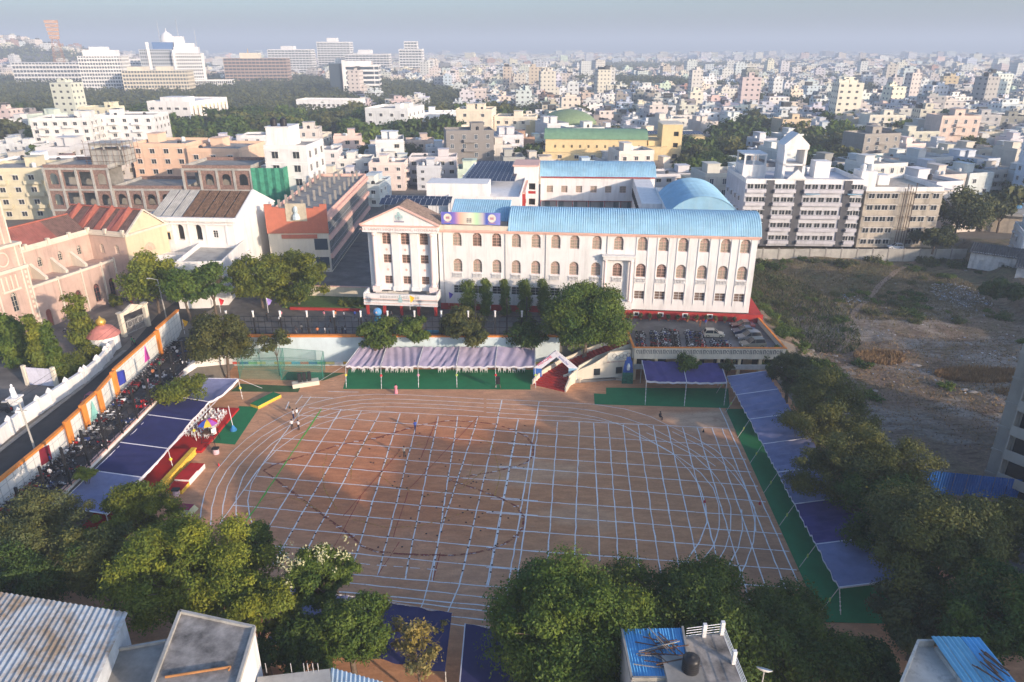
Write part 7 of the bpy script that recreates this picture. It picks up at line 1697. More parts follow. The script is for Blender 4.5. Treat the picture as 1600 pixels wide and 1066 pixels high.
plaque('magenta', -60.1, 107, 5.4, 'tri', (.65,.08,.42)); plaque('blue', -59.25, 97.5, 5.6, 'quad', (.05,.07,.42)); plaque('mint', -58.45, 88, 5.0, 'tri', (.30,.65,.58)); plaque('maroon', -58.25, 76.5, 4.9, 'quad', (.22,.015,.03))
fl2 = thing('fence', 'tall black bar fence between motorbike lot and the stage canopy', 'fence', (-52.95,0,4.5)); 
PB = MB().beam((0,0,0),(0,0,5.2),.24,.24).mesh('post', BLACKM); RB = MB()
for y in np.arange(60, 117, 4.1): put('post', PB, fl2, loc=(0,y,0))
rb2 = MB()
for z in (.3,1.5,2.7): rb2.beam((0,58,z),(0,117.2,z),.08,.08)
for y in np.arange(58,117,1.37): rb2.beam((0,y,0),(0,y,2.9),.06,.06)
rb2.build('rail_grid', BLACKM, fl2)
fn = thing('fence', 'tall black bar fence with white topped posts along the school yard edge', 'fence', (0,117.9,5.0))
PN = MB().beam((0,0,0),(0,0,4.6),.24,.24).mesh('post', BLACKM); CPM = MB().lathe([(.16,4.0),(.16,5.0),(.22,5.02),(.22,5.15)], n=8).mesh('post_cap', WHITE)
for i in range(12):
    x = -50.5 + i*4.75
    if x < 8: put('post_cap', CPM, put('post', PN, fn, loc=(x,0,0)))
rb2 = MB()
for z in (.9,2.0,3.1,4.1): rb2.beam((-51,0,z),(7.5,0,z),.08,.08)
for x in np.arange(-51,7.6,1.19): rb2.beam((x,0,.5),(x,0,4.15),.07,.07)
rb2.build('rail_grid', BLACKM, fn)
for x, h in ((-6.5,6.5),(-.9,6.8),(2.6,7)): 
    o = thing('light_pole', 'slim black lamp pole inside the school fence, %s' % {-6.5:'leftmost of three',-.9:'middle of three',2.6:'nearest the big tree'}[x], 'pole', (x,118.6,5)); MB().tube((0,0,0),(0,0,h),.1,n=8).box(-.15,-.15,h,.15,.15,h+.5).build('pole', BLACKM, o)
# coloured flags
def flag(lab, x, y, z, col, h=4.2, s_=1.0):
    m_ = mat('flag_'+lab.split()[0], col); o = thing('flag', lab, 'flag', (x,y,z)); MB().tube((0,0,0),(0,0,h),.035,n=5).build('pole', WHITE, o)
    MB().add([(0,0,h),(.9*s_,.15,h-.5),(.5*s_,.3,h-1.2),(.15,.1,h-1.5)], [(0,1,2,3)]).build('cloth', m_, o)
for a in (('red flag above the corner tree',-51.6,118.4,9.6,(.55,.02,.03)),('violet flag against the sunlit trees',-43.4,119,9.4,(.35,.25,.6)),('crimson flag by the cream garden wall',-27.5,136,7.5,(.5,.02,.05)),('yellow flag beside the portico',-18.4,121,9.2,(.85,.45,.02)),('yellow flag at the end of the mural wall',-57.5,116,6.5,(.85,.6,.05)),('blue flag on the school front',-12.3,131,6.5,(.12,.08,.5))): flag(a[0], a[1], a[2], a[3], a[4], 2.8)
# garden walls left of the portico, red planter
gw = thing('garden_wall', 'low cream garden wall with pink top left of the portico', 'wall', (0,0,0)); MB().beam((-46,141.5,6.1),(-29.5,140,6.1),.3,2.2).build('wall_face', CREAM, gw); MB().beam((-46,141.5,7.28),(-29.5,140,7.28),.45,.15).build('coping', PINK, gw)
MB().prism([(-46,134),(-29.5,133.5),(-29.5,139.7),(-46,141.2)],5.0,5.2).build('lawn', mat('clipped_lawn', (.07,.14,.03), var=.3, scale=2), kind='structure')
rpn = thing('red_planter', 'long red planter wall along the school yard left of the portico', 'planter', (0,0,0)); MB().beam((-44,132.9,5.25),(-30,131.9,5.25),.5,.5).build('planter_wall', REDP, rpn)
gl = thing('globe_model', 'large painted globe on a blue base in front of the portico', 'globe', (*at(590,490,6.5)[:2],5.0), scale=.72); MB().lathe([(.9,0),(1.0,.3),(.8,1.0),(.7,1.6)], n=12).build('base', mat('turquoise_paint', (.08,.35,.48)), gl)
gm2, t, b = nmat('globe_paint'); t.links.new(mix(t, ramp(t, noise_node(t, .9, 3), .5, .56), (.10,.30,.55), (.65,.45,.38)), b.inputs['Base Color']); MB().lathe([(1.15*math.sin(a), 2.5-1.15*math.cos(a)) for a in np.linspace(.15,3.0,10)], n=16).build('globe', gm2, gl, smooth=True)
pl = thing('poolside_notice', 'pale blue canopy board by the yard pool behind the fence', 'board', (*at(677,521,5.6)[:2],5.0)); MB().box(-2,-.1,0,2,.1,1.2).build('board', mat('aqua_board', (.06,.28,.45)), pl)
# white compound wall of the church with piers, gate, kiosk
cwl = [(-67.6,40),(-67.3,66),(-66.9,80),(-67.3,86),(-66.8,92),(-66.1,100),(-66.3,104),(-67.2,109),(-68.6,114)]
cwt = thing('compound_wall', 'old whitewashed compound wall with piers along the church side of the street', 'wall', (0,0,0)); mb = MB(); pr2 = MB().box(-.3,-.3,0,.3,.3,2.3).lathe([(.38,2.3),(.38,2.4),(.2,2.6),(.02,2.85)], n=6).mesh('pier', WHITE)
for i in range(len(cwl)-1):
    a, b_ = Vector((*cwl[i],6.0)), Vector((*cwl[i+1],6.0)); mb.beam(tuple(a), tuple(b_), .35, 2.0); mb.beam(tuple(a+Vector((0,0,1.05))), tuple(b_+Vector((0,0,1.05))), .5, .12)
    for k in range(int((b_-a).length/3.6)+1): p = a + (b_-a).normalized()*k*3.6; put('pier', pr2, cwt, loc=(p.x,p.y,5))
mb.build('wall_face', WHITE, cwt)
stt = thing('statue', 'white robed statue on a plinth by the compound wall at the left', 'statue', (*at(23,622,7)[:2],5)); MB().box(-.6,-.6,0,.6,.6,2.0).box(-.8,-.8,2,.8,.8,2.2).build('plinth', WHITE, stt); MB().lathe([(.42,2.2),(.36,2.7),(.28,3.3),(.32,3.55),(.12,3.75),(.17,3.9),(.16,4.05),(.02,4.2)], n=10).tube((.25,-.1,3.4),(.1,-.35,3.0),.09,.07,n=6).tube((-.25,-.1,3.4),(-.1,-.35,3.0),.09,.07,n=6).build('figure', WPLAST, stt)
gt = thing('church_gate', 'cream church gateway with triangular top and ironwork gates', 'gate', (-69.6,118.5,5), R(72)); mb = MB()
for x in (0, 5.6): mb.box(x-.35,-.35,0,x+.35,.35,4.4); mb.box(x-.5,-.5,4.4,x+.5,.5,4.6)
mb.xprism([(.36,3.9),(5.24,3.9),(5.24,4.3),(2.8,5.3),(.36,4.3)],-.25,.25); mb.build('gate_frame', CREAM, gt); 
for s_ in (0,1):
    mb = MB()
    for k in range(9): mb.beam((.42+s_*2.42+k*.28,0,.1),(.42+s_*2.42+k*.28,0,2.9-.08*abs(k-4)),.04,.04)
    for z in (.3,1.3,2.5): mb.beam((.4+s_*2.42,0,z),(2.75+s_*2.42,0,z),.05,.06)
    for a in np.arange(0,6.28,.8): mb.beam((1.6+s_*2.42+.6*math.cos(a),-.04,1.9+.6*math.sin(a)),(1.6+s_*2.42+.6*math.cos(a+.8),-.04,1.9+.6*math.sin(a+.8)),.05,.05)
    mb.build('gate_leaf', mat('silver_iron', (.48,.46,.42)), gt)
ks = thing('domed_kiosk', 'round white kiosk with pink conical roof and golden finial by the gate', 'kiosk', (*at(164,532,6.5)[:2],5)); MB().lathe([(2.3,0),(2.3,2.6)], n=18).build('wall', WHITE, ks); MB().lathe([(2.7,2.6),(1.6,3.9),(.6,4.4)], n=18).build('roof', mat('rose_roof', (.52,.20,.17)), ks); MB().lathe([(.6,4.4),(.85,4.8),(.7,5.3),(.25,5.6),(.05,6)], n=12).build('finial', mat('gilt', (.85,.55,.12), metal=.6, rough=.3), ks, smooth=True)
g2 = thing('white_gate', 'white double sheet gate in the church yard below the slim trees', 'gate', (*at(47,602,5)[:2],5), R(-8)); 
for x in (0,2.1): MB().box(x,0,.1,x+2.05,.08,3.0).build('gate_leaf', mat('lilac_white_paint', (.72,.70,.80)), g2)
MB().box(-.6,-.2,0,-.1,.3,3.3).box(4.3,-.2,0,4.8,.3,3.3).build('gate_pillar', CREAM, g2)
for px, py, h, lab in ((58,712,7.5,'leaning concrete street light pole beside the lower part of the street'),(262,505,8.5,'concrete street light pole at the far bend of the street')):
    p = at(px, py, 5); p.x = max(p.x, -66); o = thing('street_lamp', lab, 'street lamp', (p.x,p.y,5)); MB().tube((0,0,0),(-.3,0,h),.14,.09,n=8).build('pole', CONCL, o); MB().tube((-.3,0,h),(-1.4,-.5,h+.5),.05,n=5).box(-1.9,-.75,h+.42,-1.3,-.45,h+.56).build('lamp_arm', STEEL, o)
    MB().beam((-.9,0,h-1),(.4,0,h-1),.1,.1).build('crossarm', STEEL, o)
# ------------------------------------------------------------------ vehicles
TYRE = mat('tyre', (.02,.02,.02)); CHROME = mat('dull_chrome', (.5,.5,.52), metal=.7, rough=.35)
PAINTS = {'black':(.015,.015,.018),'red':(.40,.015,.02),'grey':(.12,.125,.13),'blue':(.03,.06,.22),'silver':(.45,.46,.48),'white':(.75,.76,.78),'maroon':(.16,.015,.02)}
def bike_meshes():
    wh = MB(); n = 12
    vs = []
    for i in range(n):
        a = 2*math.pi*i/n
        for r_, y in ((.3,-.05),(.3,.05),(.2,.04),(.2,-.04)): vs.append((r_*math.cos(a), y, r_*math.sin(a)))
    wh.add(vs, [(4*i+k, 4*((i+1)%n)+k, 4*((i+1)%n)+(k+1)%4, 4*i+(k+1)%4) for i in range(n) for k in range(4)])
    for i in range(3): a = math.pi*i/3; wh.beam((-.21*math.cos(a),0,-.21*math.sin(a)),(.21*math.cos(a),0,.21*math.sin(a)),.04,.03,1)
    seat = MB().add([(-.75,-.11,.80),(-.75,.11,.80),(-.05,.13,.76),(-.05,-.13,.76),(-.72,-.09,.88),(-.72,.09,.88),(-.08,.1,.82),(-.08,-.1,.82)], [(0,1,2,3),(7,6,5,4),(0,4,5,1),(1,5,6,2),(2,6,7,3),(3,7,4,0)])
    eng = MB().box(-.22,-.13,.28,.18,.13,.55).tube((-.7,.16,.35),(.1,.16,.28),.05,n=6,m=1).beam((.62,0,.35),(.42,0,.95),.07,.05,1).beam((-.62,.08,.33),(-.3,.08,.72),.04,.04,1).beam((-.62,-.08,.33),(-.3,-.08,.72),.04,.04,1)
    hb_ = MB().tube((.36,-.34,1.0),(.36,.34,1.0),.02,n=5).tube((.36,-.3,1.0),(.42,-.36,1.18),.01,n=4).tube((.36,.3,1.0),(.42,.36,1.18),.01,n=4).box(.4,-.42,1.16,.43,-.3,1.24).box(.4,.3,1.16,.43,.42,1.24)
    hl = MB().lathe([(.04,0),(.1,.05),(.1,.1)], n=8)
    b1 = MB().add([(.38,-.06,.78),(.38,.06,.78),(-.1,.14,.72),(-.1,-.14,.72),(.34,-.05,.98),(.34,.05,.98),(-.02,.13,.95),(-.02,-.13,.95)], [(3,2,1,0),(4,5,6,7),(0,1,5,4),(1,2,6,5),(2,3,7,6),(3,0,4,7)]).box(-.85,-.07,.6,-.5,.07,.78).box(.45,-.07,.62,.85,.07,.66)
    b2 = MB().add([(.55,-.2,.3),(.55,.2,.3),(.3,.22,.95),(.3,-.22,.95),(.48,-.2,.3),(.48,.2,.3),(.22,.22,.95),(.22,-.22,.95)], [(0,1,2,3),(7,6,5,4),(3,2,6,7)]).box(-.85,-.2,.35,-.1,.2,.75).box(-.1,-.2,.25,.5,.2,.33).box(.5,-.08,.55,.85,.08,.62)
    return wh.mesh('wheel', [TYRE, CHROME]), seat.mesh('seat', BLACKM), eng.mesh('engine', [BLACKM, CHROME]), hb_.mesh('handlebar', BLACKM), b1, b2, hl.mesh('headlight', WPLAST)
BK = bike_meshes(); BB_ = {}
for nm, c in PAINTS.items():
    m_ = mat('bike_'+nm, c, rough=.3, var=.05, spec=.5); BB_[nm] = (BK[4].mesh('body', m_), BK[5].mesh('body', m_))
PB_ = {}
def bike(x, y, z, rz, col, scoot, label, group):
    key = (col, scoot)
    if key not in PB_:
        o = thing('scooter' if scoot else 'motorbike', label, 'scooter' if scoot else 'motorbike', (x,y,z), rz, group)
        put('body', BB_[col][scoot], o); put('wheel', BK[0], o, loc=(.66,0,.3)); put('wheel', BK[0], o, loc=(-.62,0,.3)); put('seat', BK[1], o); put('handlebar', BK[3], o); put('headlight', BK[6], o, loc=(.42,0,.82), rot=(0,R(90),0))
        if not scoot: put('engine', BK[2], o)
        o.rotation_euler = (R(6),0,rz); PB_[key] = o; return o
    o = dup(PB_[key], loc=(x,y,z), label=label, group=group); o.rotation_euler = (R(random.Random(int(x*y*100)).uniform(4,9)),0,rz); return o
rn = random.Random(4); keys_ = list(PAINTS)
def wallx(y):
    for i in range(len(ml)-1):
        if ml[i+1][1] <= y <= ml[i][1]: return ml[i][0] + (ml[i+1][0]-ml[i][0])*(ml[i][1]-y)/(ml[i][1]-ml[i+1][1])
    return -60
def rcol(): return rn.choices(keys_, weights=[8,3,3,1.5,1.5,1.6,1.2])[0]
y = 66
while y < 117:
    c, s_ = rcol(), rn.randrange(2) if rn.random() < .6 else 0
    if not 111 < y < 112.5: bike(wallx(y)+1.3+rn.uniform(-.12,.12), y, 4.2, R(180)+rn.uniform(-.2,.2)+R(10), c, s_, '%s %s in the row facing the mural wall' % (c, 'scooter' if s_ else 'motorbike'), 'two wheelers along the mural wall')
    y += rn.uniform(.62,.8)
y = 66
while y < 112:
    c, s_ = rcol(), rn.randrange(2)
    if rn.random() < .55: bike(-55.9+rn.uniform(-.3,.3), y, 4.2, R(25)+rn.uniform(-.35,.35), c, s_, '%s %s in the loose middle row of the lot' % (c, 'scooter' if s_ else 'motorbike'), 'two wheelers in the middle row')
    y += rn.uniform(.8,1.5)
y = 67
while y < 115:
    c, s_ = rcol(), rn.randrange(2)
    if rn.random() < .55: bike(-54.0+rn.uniform(-.1,.1), y, 4.2, R(10)+rn.uniform(-.2,.2), c, s_, '%s %s in the row beside the black fence' % (c, 'scooter' if s_ else 'motorbike'), 'two wheelers beside the fence')
    y += rn.uniform(.8,1.5)
for (cx, n_, lab, y0) in ((22.6,9,'far left row',112.6),(24.7,9,'second row',112.6),(28.2,10,'middle row',112.4),(32.6,9,'row beside the beige car',112.4),(36.8,4,'short row before the parked cars',112.3)):
    for k in range(n_):
        c, s_ = rcol(), rn.randrange(2) if rn.random() < .4 else 0
        bike(cx + k*.13 - (0 if cx > 24 else .4) + rn.uniform(-.1,.1), y0 + k*.83, 4.98, R(-20)+rn.uniform(-.3,.3), c, s_, '%s %s in the %s on the parking terrace' % (c, 'scooter' if s_ else 'motorbike', lab), 'two wheelers on the terrace')
        if cx > 26: bike(cx - 1.5 + k*.13 + rn.uniform(-.15,.15), y0 + .4 + k*.83, 4.98, R(160)+rn.uniform(-.3,.3), rcol(), 0, 'motorbike facing away in the %s on the parking terrace' % lab, 'two wheelers on the terrace')
for px, py, c in ((205,478,'red'),(193,472,'black'),(108,520,'black'),(116,522,'black')):
    p = at(px, py, 5); bike(p.x, p.y, 5.02, rn.uniform(0,6), c, 0, '%s motorbike parked in the church yard' % c, 'motorbikes in the church yard')
def car(name, label, x, y, z, rz, col, kind='hatch', group=None):
    Lc, Wc, Hc = {'hatch':(3.7,1.55,1.48),'suv':(4.3,1.75,1.7),'sedan':(4.3,1.68,1.42)}[kind]
    o = thing(name, label, 'car', (x,y,z), rz, group); pm_ = mat('car_'+label.split()[0], col, rough=.28, var=.04, spec=.5)
    hl = Lc/2; w = Wc/2; belt = Hc*.58
    prof = [(-hl,.35),(-hl+.02,belt-.05),(-hl+.12,belt),(hl*.42,belt),(hl*.93,belt*.8),(hl,belt*.55),(hl,.3),(hl*.8,.2),(-hl*.9,.2)]
    mb = MB(); n = len(prof); vs = []
    for s_, ins in ((-1,1),(1,1)):
        for (px_, pz) in prof: vs.append((px_, s_*w*(1 if pz < belt*.95 else .95), pz))
    mb.add(vs, [tuple(range(n-1,-1,-1)), tuple(range(n,2*n))] + [(i,(i+1)%n,n+(i+1)%n,n+i) for i in range(n)])
    xr = -hl+.15 if kind != 'sedan' else -hl*.62
    gh_ = [(xr,belt),(xr+.28,Hc-.04),(hl*.02,Hc),(hl*.46,belt)]
    top = MB(); top.add([(gh_[1][0],-w*.78,Hc-.03),(gh_[1][0],w*.78,Hc-.03),(gh_[2][0],w*.78,Hc),(gh_[2][0],-w*.78,Hc),(gh_[1][0],-w*.8,Hc-.09),(gh_[1][0],w*.8,Hc-.09),(gh_[2][0],w*.8,Hc-.06),(gh_[2][0],-w*.8,Hc-.06)], [(3,2,1,0),(0,1,5,4),(1,2,6,5),(2,3,7,6),(3,0,4,7)])
    for s_ in (-1,1):
        for i,(a,b_) in enumerate(((gh_[0],gh_[1]),(gh_[3],gh_[2]),((-.15,belt),(-.15,Hc-.05)))): top.beam((a[0],s_*w*.93,a[1]),(b_[0],s_*w*.79,b_[1]-.03),.07,.07)
    mb.build('body', pm_, o); top.build('roof', pm_, o)
    g = MB(); k_ = .98
    q = [(gh_[0][0]+.02,w*.92*k_,belt),(gh_[1][0]+.02,w*.77,Hc-.07),(gh_[2][0]-.02,w*.77,Hc-.07),(gh_[3][0]-.04,w*.92*k_,belt)]
    vs = q + [(a,-b_,c) for a,b_,c in q]; g.add(vs, [(3,2,1,0),(4,5,6,7),(0,1,5,4),(2,3,7,6)]); g.build('windows', GLASS, o)
    for sx in (-.62,.62):
        for sy in (-1,1): put('wheel', BK[0], o, loc=(sx*hl,sy*(w-.07),.31), scale=(1.02,1.9,1.02))
    for sy in (-1,1): MB().box(hl-.03,sy*w*.7-.16,belt*.62,hl+.01,sy*w*.7+.16,belt*.8).build('headlight', WPLAST, o); MB().box(-hl-.01,sy*w*.8-.1,belt*.6,-hl+.03,sy*w*.8+.1,belt*.95).build('tail_light', mat('tail_red', (.5,.02,.02)), o)
    MB().box(hl-.02,-w*.5,.32,hl+.03,w*.5,.5).build('grille', BLACKM, o); return o
for px, py, lab, c, kd, rz in ((1115,521,'beige small hatchback standing across the terrace beside the motorbikes',(.50,.44,.34),'hatch',-4),(1160,507,'darkred car at the back of the terrace row by the red wall',(.10,.03,.035),'sedan',182),(1163,516,'navy blue car second in the terrace row',(.03,.05,.10),'sedan',184),(1170,526,'dustygrey car third in the terrace row',(.20,.20,.20),'suv',186),(1176,537,'olivegrey suv nearest the parapet in the terrace row',(.20,.19,.15),'suv',186)):
    p = at(px, py, 5.6); car('parked_car', lab.replace('darkred','dark red').replace('dustygrey','dusty grey').replace('olivegrey','olive grey'), p.x, p.y, 4.98, R(rz), c, kd, 'cars on the parking terrace')
p = at(1381,385,4.2); car('parked_car', 'white hatchback behind the panel wall in front of the stained flats', p.x, 179, 5.0, R(176), (.78,.78,.78), 'hatch')
p = at(141,628,5.7); car('parked_car', 'crimson car in the street behind the mural wall', -61.3, 93.5, 5.01, R(85), (.30,.03,.05), 'sedan')
p = at(8,632,5.7); car('parked_car', 'black car in the church yard at the left edge', p.x, p.y, 5.02, R(160), (.02,.025,.03), 'suv')
# potted plants along the red wall
pm3 = MB().lathe([(.18,0),(.26,.4),(.28,.42)], n=8).mesh('pot', mat('terracotta', (.40,.16,.10))); lf3 = leaf_mesh('foliage', [(0,0,.8,.4,.4),(.1,.1,1.1,.3,.3)], 150, .16, LEAF['dull'], 5)
for i in range(17):
    x = 28.5 + i*1.75; c_, s_ = math.cos(R(-5.72)), math.sin(R(-5.72)); X, Y = -14.08 + x*c_ + 2.2*s_, 133.17 + x*s_ - 2.2*c_
    o = thing('potted_plant', 'potted plant on the terrace in front of the red base wall', 'plant', (X, Y, 4.98), i, 'potted plants along the red wall'); put('pot', pm3, o); put('foliage', lf3, o)
# ------------------------------------------------------------------ people
SKIN = mat('skin', (.22,.11,.07), var=.05); HAIR = mat('black_hair', (.012,.01,.01)); SHOE = mat('shoe', (.02,.02,.02))
def body_mesh(pose, shirt, trous, key):
    J = {'pelvis':(0,0,.95),'chest':(0,0,1.28),'neck':(0,0,1.46),'head':(0,-.02,1.60),'top':(0,-.01,1.70)}
    st = {'stand':(.10,.0,.0),'walk':(.08,.26,-.24),'sit':(.1,0,0)}[pose]
    Jx = []
    pts = [J['pelvis'],J['chest'],J['neck'],J['head'],J['top']]; ed = [(0,1),(1,2),(2,3),(3,4)]; rad = [(.145,.11),(.165,.11),(.055,.055),(.095,.11),(.07,.08)]
    def chain(start, ps, rs):
        i0 = start
        for p, r_ in zip(ps, rs): pts.append(p); rad.append(r_); ed.append((i0, len(pts)-1)); i0 = len(pts)-1
    for s_, dy in ((-1, st[1]), (1, st[2])):
        if pose == 'sit': chain(0, [(s_*.1,-.03,.92),(s_*.12,-.42,.88),(s_*.12,-.44,.45),(s_*.12,-.46,.06),(s_*.12,-.6,.03)], [(.095,.095),(.07,.07),(.05,.05),(.04,.04),(.035,.025)])
        else: chain(0, [(s_*.09,0,.88),(s_*.1,-dy*.45,.5),(s_*.1,-dy,.08),(s_*.1,-dy-.14,.04)], [(.095,.095),(.065,.065),(.045,.045),(.04,.03)])
        chain(1, [(s_*.19,0,1.38),(s_*.24,dy*.3+.02,1.12),(s_*.24,dy*.7-.08,.9),(s_*.23,dy*.8-.1,.80)], [(.06,.06),(.045,.045),(.033,.033),(.03,.02)])
    me = bpy.data.meshes.new('person'); me.from_pydata(pts, ed, []); o = bpy.data.objects.new('tmp_person', me); COL.objects.link(o)
    o.modifiers.new('s', 'SKIN'); sv = me.skin_vertices[0].data
    for i, r_ in enumerate(rad): sv[i].radius = r_
    sv[0].use_root = True
    sub = o.modifiers.new('u', 'SUBSURF'); sub.levels = 1; sub.render_levels = 1
    bpy.context.view_layer.update(); dg = bpy.context.evaluated_depsgraph_get(); m2 = bpy.data.meshes.new_from_object(o.evaluated_get(dg)); bpy.data.objects.remove(o)
    m2.name = 'person'; m2.materials.clear()
    for q in (SKIN, shirt, trous, SHOE): m2.materials.append(q)
    for p in m2.polygons:
        c = p.center; z = c.z
        if z > 1.47: k = 0
        elif abs(c.x) > .20 and z < 1.1: k = 0
        elif z > .97 or (pose == 'sit' and z > .93 and c.y > -.15): k = 1
        elif z < .09: k = 3
        else: k = 2
        p.material_index = k; p.use_smooth = True
    return m2
HM = MB().lathe([(.115,0),(.12,.06),(.10,.13),(.05,.175),(.01,.18)], n=10).mesh('hair', HAIR, True)
PM = {}
def person(x, y, z, rz, pose, sc, tc, label, group=None, s_=1.0):
    k = (pose, sc, tc)
    if k not in PM: PM[k] = body_mesh(pose, mat('cloth_%s' % sc, CLC[sc]), mat('cloth_%s' % tc, CLC[tc]), k)
    o = put('person', PM[k], loc=(x,y,z), rz=rz, label=label, cat='person', group=group, scale=s_); put('hair', HM, o, loc=(0,.015,1.585)); return o
CLC = {'white':(.75,.75,.76),'black':(.02,.02,.022),'navy':(.02,.03,.10),'pink':(.75,.28,.34),'green':(.03,.30,.10),'grey':(.2,.2,.2),'orange':(.6,.22,.1),'royal':(.03,.08,.4),'red':(.5,.03,.03)}
P3 = [(459,655,'white','navy','man in white shirt and dark trousers, back left of the group of four',2.5),(465,653,'white','grey','man in white shirt, back right of the group of four',-2),(457,671,'white','black','man in white shirt, front left of the group of four',.6),(467,672,'white','black','man in white shirt, front right of the group of four',-.4)]
for px, py, a, b_, lab, r_ in P3: p = at(px, py); person(p.x, p.y, 0, r_, 'stand', a, b_, lab, 'men talking on the track')
for px, py, a, b_, lab, ps in ((649,673,'royal','navy','person in blue tracksuit walking on the grid lines','walk'),(632,714,'grey','black','person in dark clothes standing on the red earth','stand'),(619,615,'pink','pink','woman in a long pink dress walking by the north carpet','walk'),(1031,655,'black','black','person in black crouched seated beside the track curve','sit'),(1002,638,'black','black','','stand')):
    if lab:
        p = at(px, py); o = person(p.x, p.y, -.4 if ps == 'sit' else 0, R(30), ps, a, b_, lab)
        if 'dress' in lab: MB().lathe([(.34,.05),(.27,.5),(.19,1.0),(.2,1.3)], n=12).build('dress', MATS['cloth_pink'], o)
p = at(208,540,5); person(p.x,p.y,5.01,2.2,'walk','green','black','person in bright green top walking ahead in the street'); person(p.x+.9,p.y-.9,5.01,2.2,'walk','green','black','person in bright green top walking behind another in the street')
ypl = [(463,517,'black','grey'),(472,514,'grey','black'),(483,519,'black','black'),(494,522,'orange','black'),(507,520,'white','grey'),(515,517,'grey','black'),(526,519,'black','black'),(534,521,'black','navy'),(540,517,'white','navy'),(437,500,'white','black'),(440,492,'pink','grey'),(507,492,'pink','grey'),(517,502,'black','black'),(525,492,'orange','grey'),(538,493,'white','black'),(555,492,'royal','black'),(561,504,'black','black'),(590,492,'white','white'),(612,492,'grey','black'),(627,498,'black','grey'),(418,496,'black','black'),(572,500,'grey','black')]
for i, (px, py, a, b_) in enumerate(ypl):
    p = at(px, py + 6, 5.0); zz = 5.0; yy = max(p.y, 119.2); person(p.x, yy, zz, rn.uniform(0,6), 'stand' if i % 3 else 'walk', a, b_, 'person in %s top and %s trousers standing in the school yard behind the fence' % (a, b_), 'people in the school yard')
for i, (x, y, a, b_) in enumerate(((-56.9,111,'white','navy'),(-54.6,114,'white','black'),(-57.3,103,'orange','black'),(-56.4,99.5,'pink','white'),(-58,101.5,'white','grey'),(-57.2,84.5,'white','black'),(-57,81.5,'white','navy'),(-58.1,77,'royal','black'),(-56.3,74,'white','grey'),(-55.1,92.5,'red','black'),(-57.6,106,'green','black'))):
    person(x, y, 4.2, rn.uniform(0,6), 'stand', a, b_, 'person in %s top standing among the motorbikes' % a, 'people among the motorbikes')
p = at(1094,505,5.8); person(p.x,p.y,4.98,0,'stand','orange','orange','person in reddish clothes by the red wall on the terrace'); person(p.x+1,p.y,4.98,0,'stand','royal','grey','person in blue and white behind the beige car on the terrace')
cone = MB().lathe([(.16,0),(.14,.05),(.03,.5)], n=8); cone.build('marker_cone', mat('cone_dark', (.04,.05,.04)), loc=tuple(at(453,638)), label='small dark cone standing near the top of the track curve', cat='cone'); MB().lathe([(.16,0),(.14,.05),(.03,.45)], n=8).build('marker_cone', mat('cone_red', (.6,.05,.06)), loc=tuple(at(342,728)), label='small red cone beside the outer lane near the stage', cat='cone')
for px, py, c in ((1101,785,'cone_red'),(1187,788,'cone_red'),(1099,675,'cone_dark')): MB().lathe([(.18,0),(.15,.05),(.03,.5)], n=8).build('marker_cone', MATS[c], loc=tuple(at(px, py)), label='small %s cone on the right half of the grid, %s' % (c.split('_')[1], {785:'lower',788:'by the outer line',675:'upper'}[py]), cat='cone')
# ------------------------------------------------------------------ buildings along the bottom edge
RUSTS = mat('rust_streaked_sheet', (.62,.62,.62), rough=.6, var=.1, scale=.4)
m, t, b = nmat('old_corrugated_sheet'); b.inputs['Roughness'].default_value = .6
n1 = ramp(t, noise_node(t, .45, 6, .65), .42, .62); n2 = ramp(t, noise_node(t, 2.5, 5, .7), .35, .7)
c = mix(t, n1, (.55,.58,.60), (.38,.28,.19)); c = mix(t, n2, mix(t, 1.0, c, (.8,.78,.75), 'MULTIPLY'), c); t.links.new(c, b.inputs['Base Color']); OLDS = m
zr = 12.0; P0, P1 = at(0,925,zr), at(200,957,zr); D_ = (at(158,1066,zr) - P1).normalized(); D_.z = 0; Ux = (P1 - P0).normalized(); W0 = P0 - Ux*12; Wd = (P1 - W0).length
cs = thing('corrugated_hall', 'big old corrugated metal roof with rust streaks at the lower left', 'roof', (0,0,0)); ns = 16
for k in range(ns):
    a = W0 + Ux*Wd*k/ns; b_ = W0 + Ux*(Wd*(k+1)/ns - .03); mb = MB(); z_ = Vector((0,0,.01*(k % 2)))
    corr_grid(mb, a+z_, b_+z_, a+D_*20+z_+Vector((0,0,1.6)), .42, .055); mb.build('roof_sheet', OLDS, cs)
n_ = Vector((-Ux.y, Ux.x, 0)); q0, q1 = W0 + D_*.3, P1 + D_*.3 - Ux*.3
mb = MB(); mb.add([(q0.x,q0.y,0),(q1.x,q1.y,0),(q1.x+D_.x*20,q1.y+D_.y*20,0),(q0.x+D_.x*20,q0.y+D_.y*20,0),(q0.x,q0.y,zr-.1),(q1.x,q1.y,zr-.1),(q1.x+D_.x*20,q1.y+D_.y*20,zr+1.4),(q0.x+D_.x*20,q0.y+D_.y*20,zr+1.4)], [(0,1,5,4),(1,2,6,5),(2,3,7,6),(3,0,4,7)]).build('wall', mat('pale_blue_white', (.66,.70,.74), stain=.3), cs)
gc = thing('concrete_roof_house', 'house with a bare grey concrete roof slab and white side at the bottom', 'house', (0,0,0)); z1 = 14
qa = [at(282,958,z1), at(398,983,z1), at(366,1090,z1), at(232,1090,z1)]; mb = MB(); mb.prism([(p.x,p.y) for p in qa], 0, z1); mb.build('wall', WHITE, gc)
STAINC = mat('stained_screed', (.36,.33,.30), stain=0, var=.5, scale=.7, bump=.02); cen = sum(qa, Vector())/4
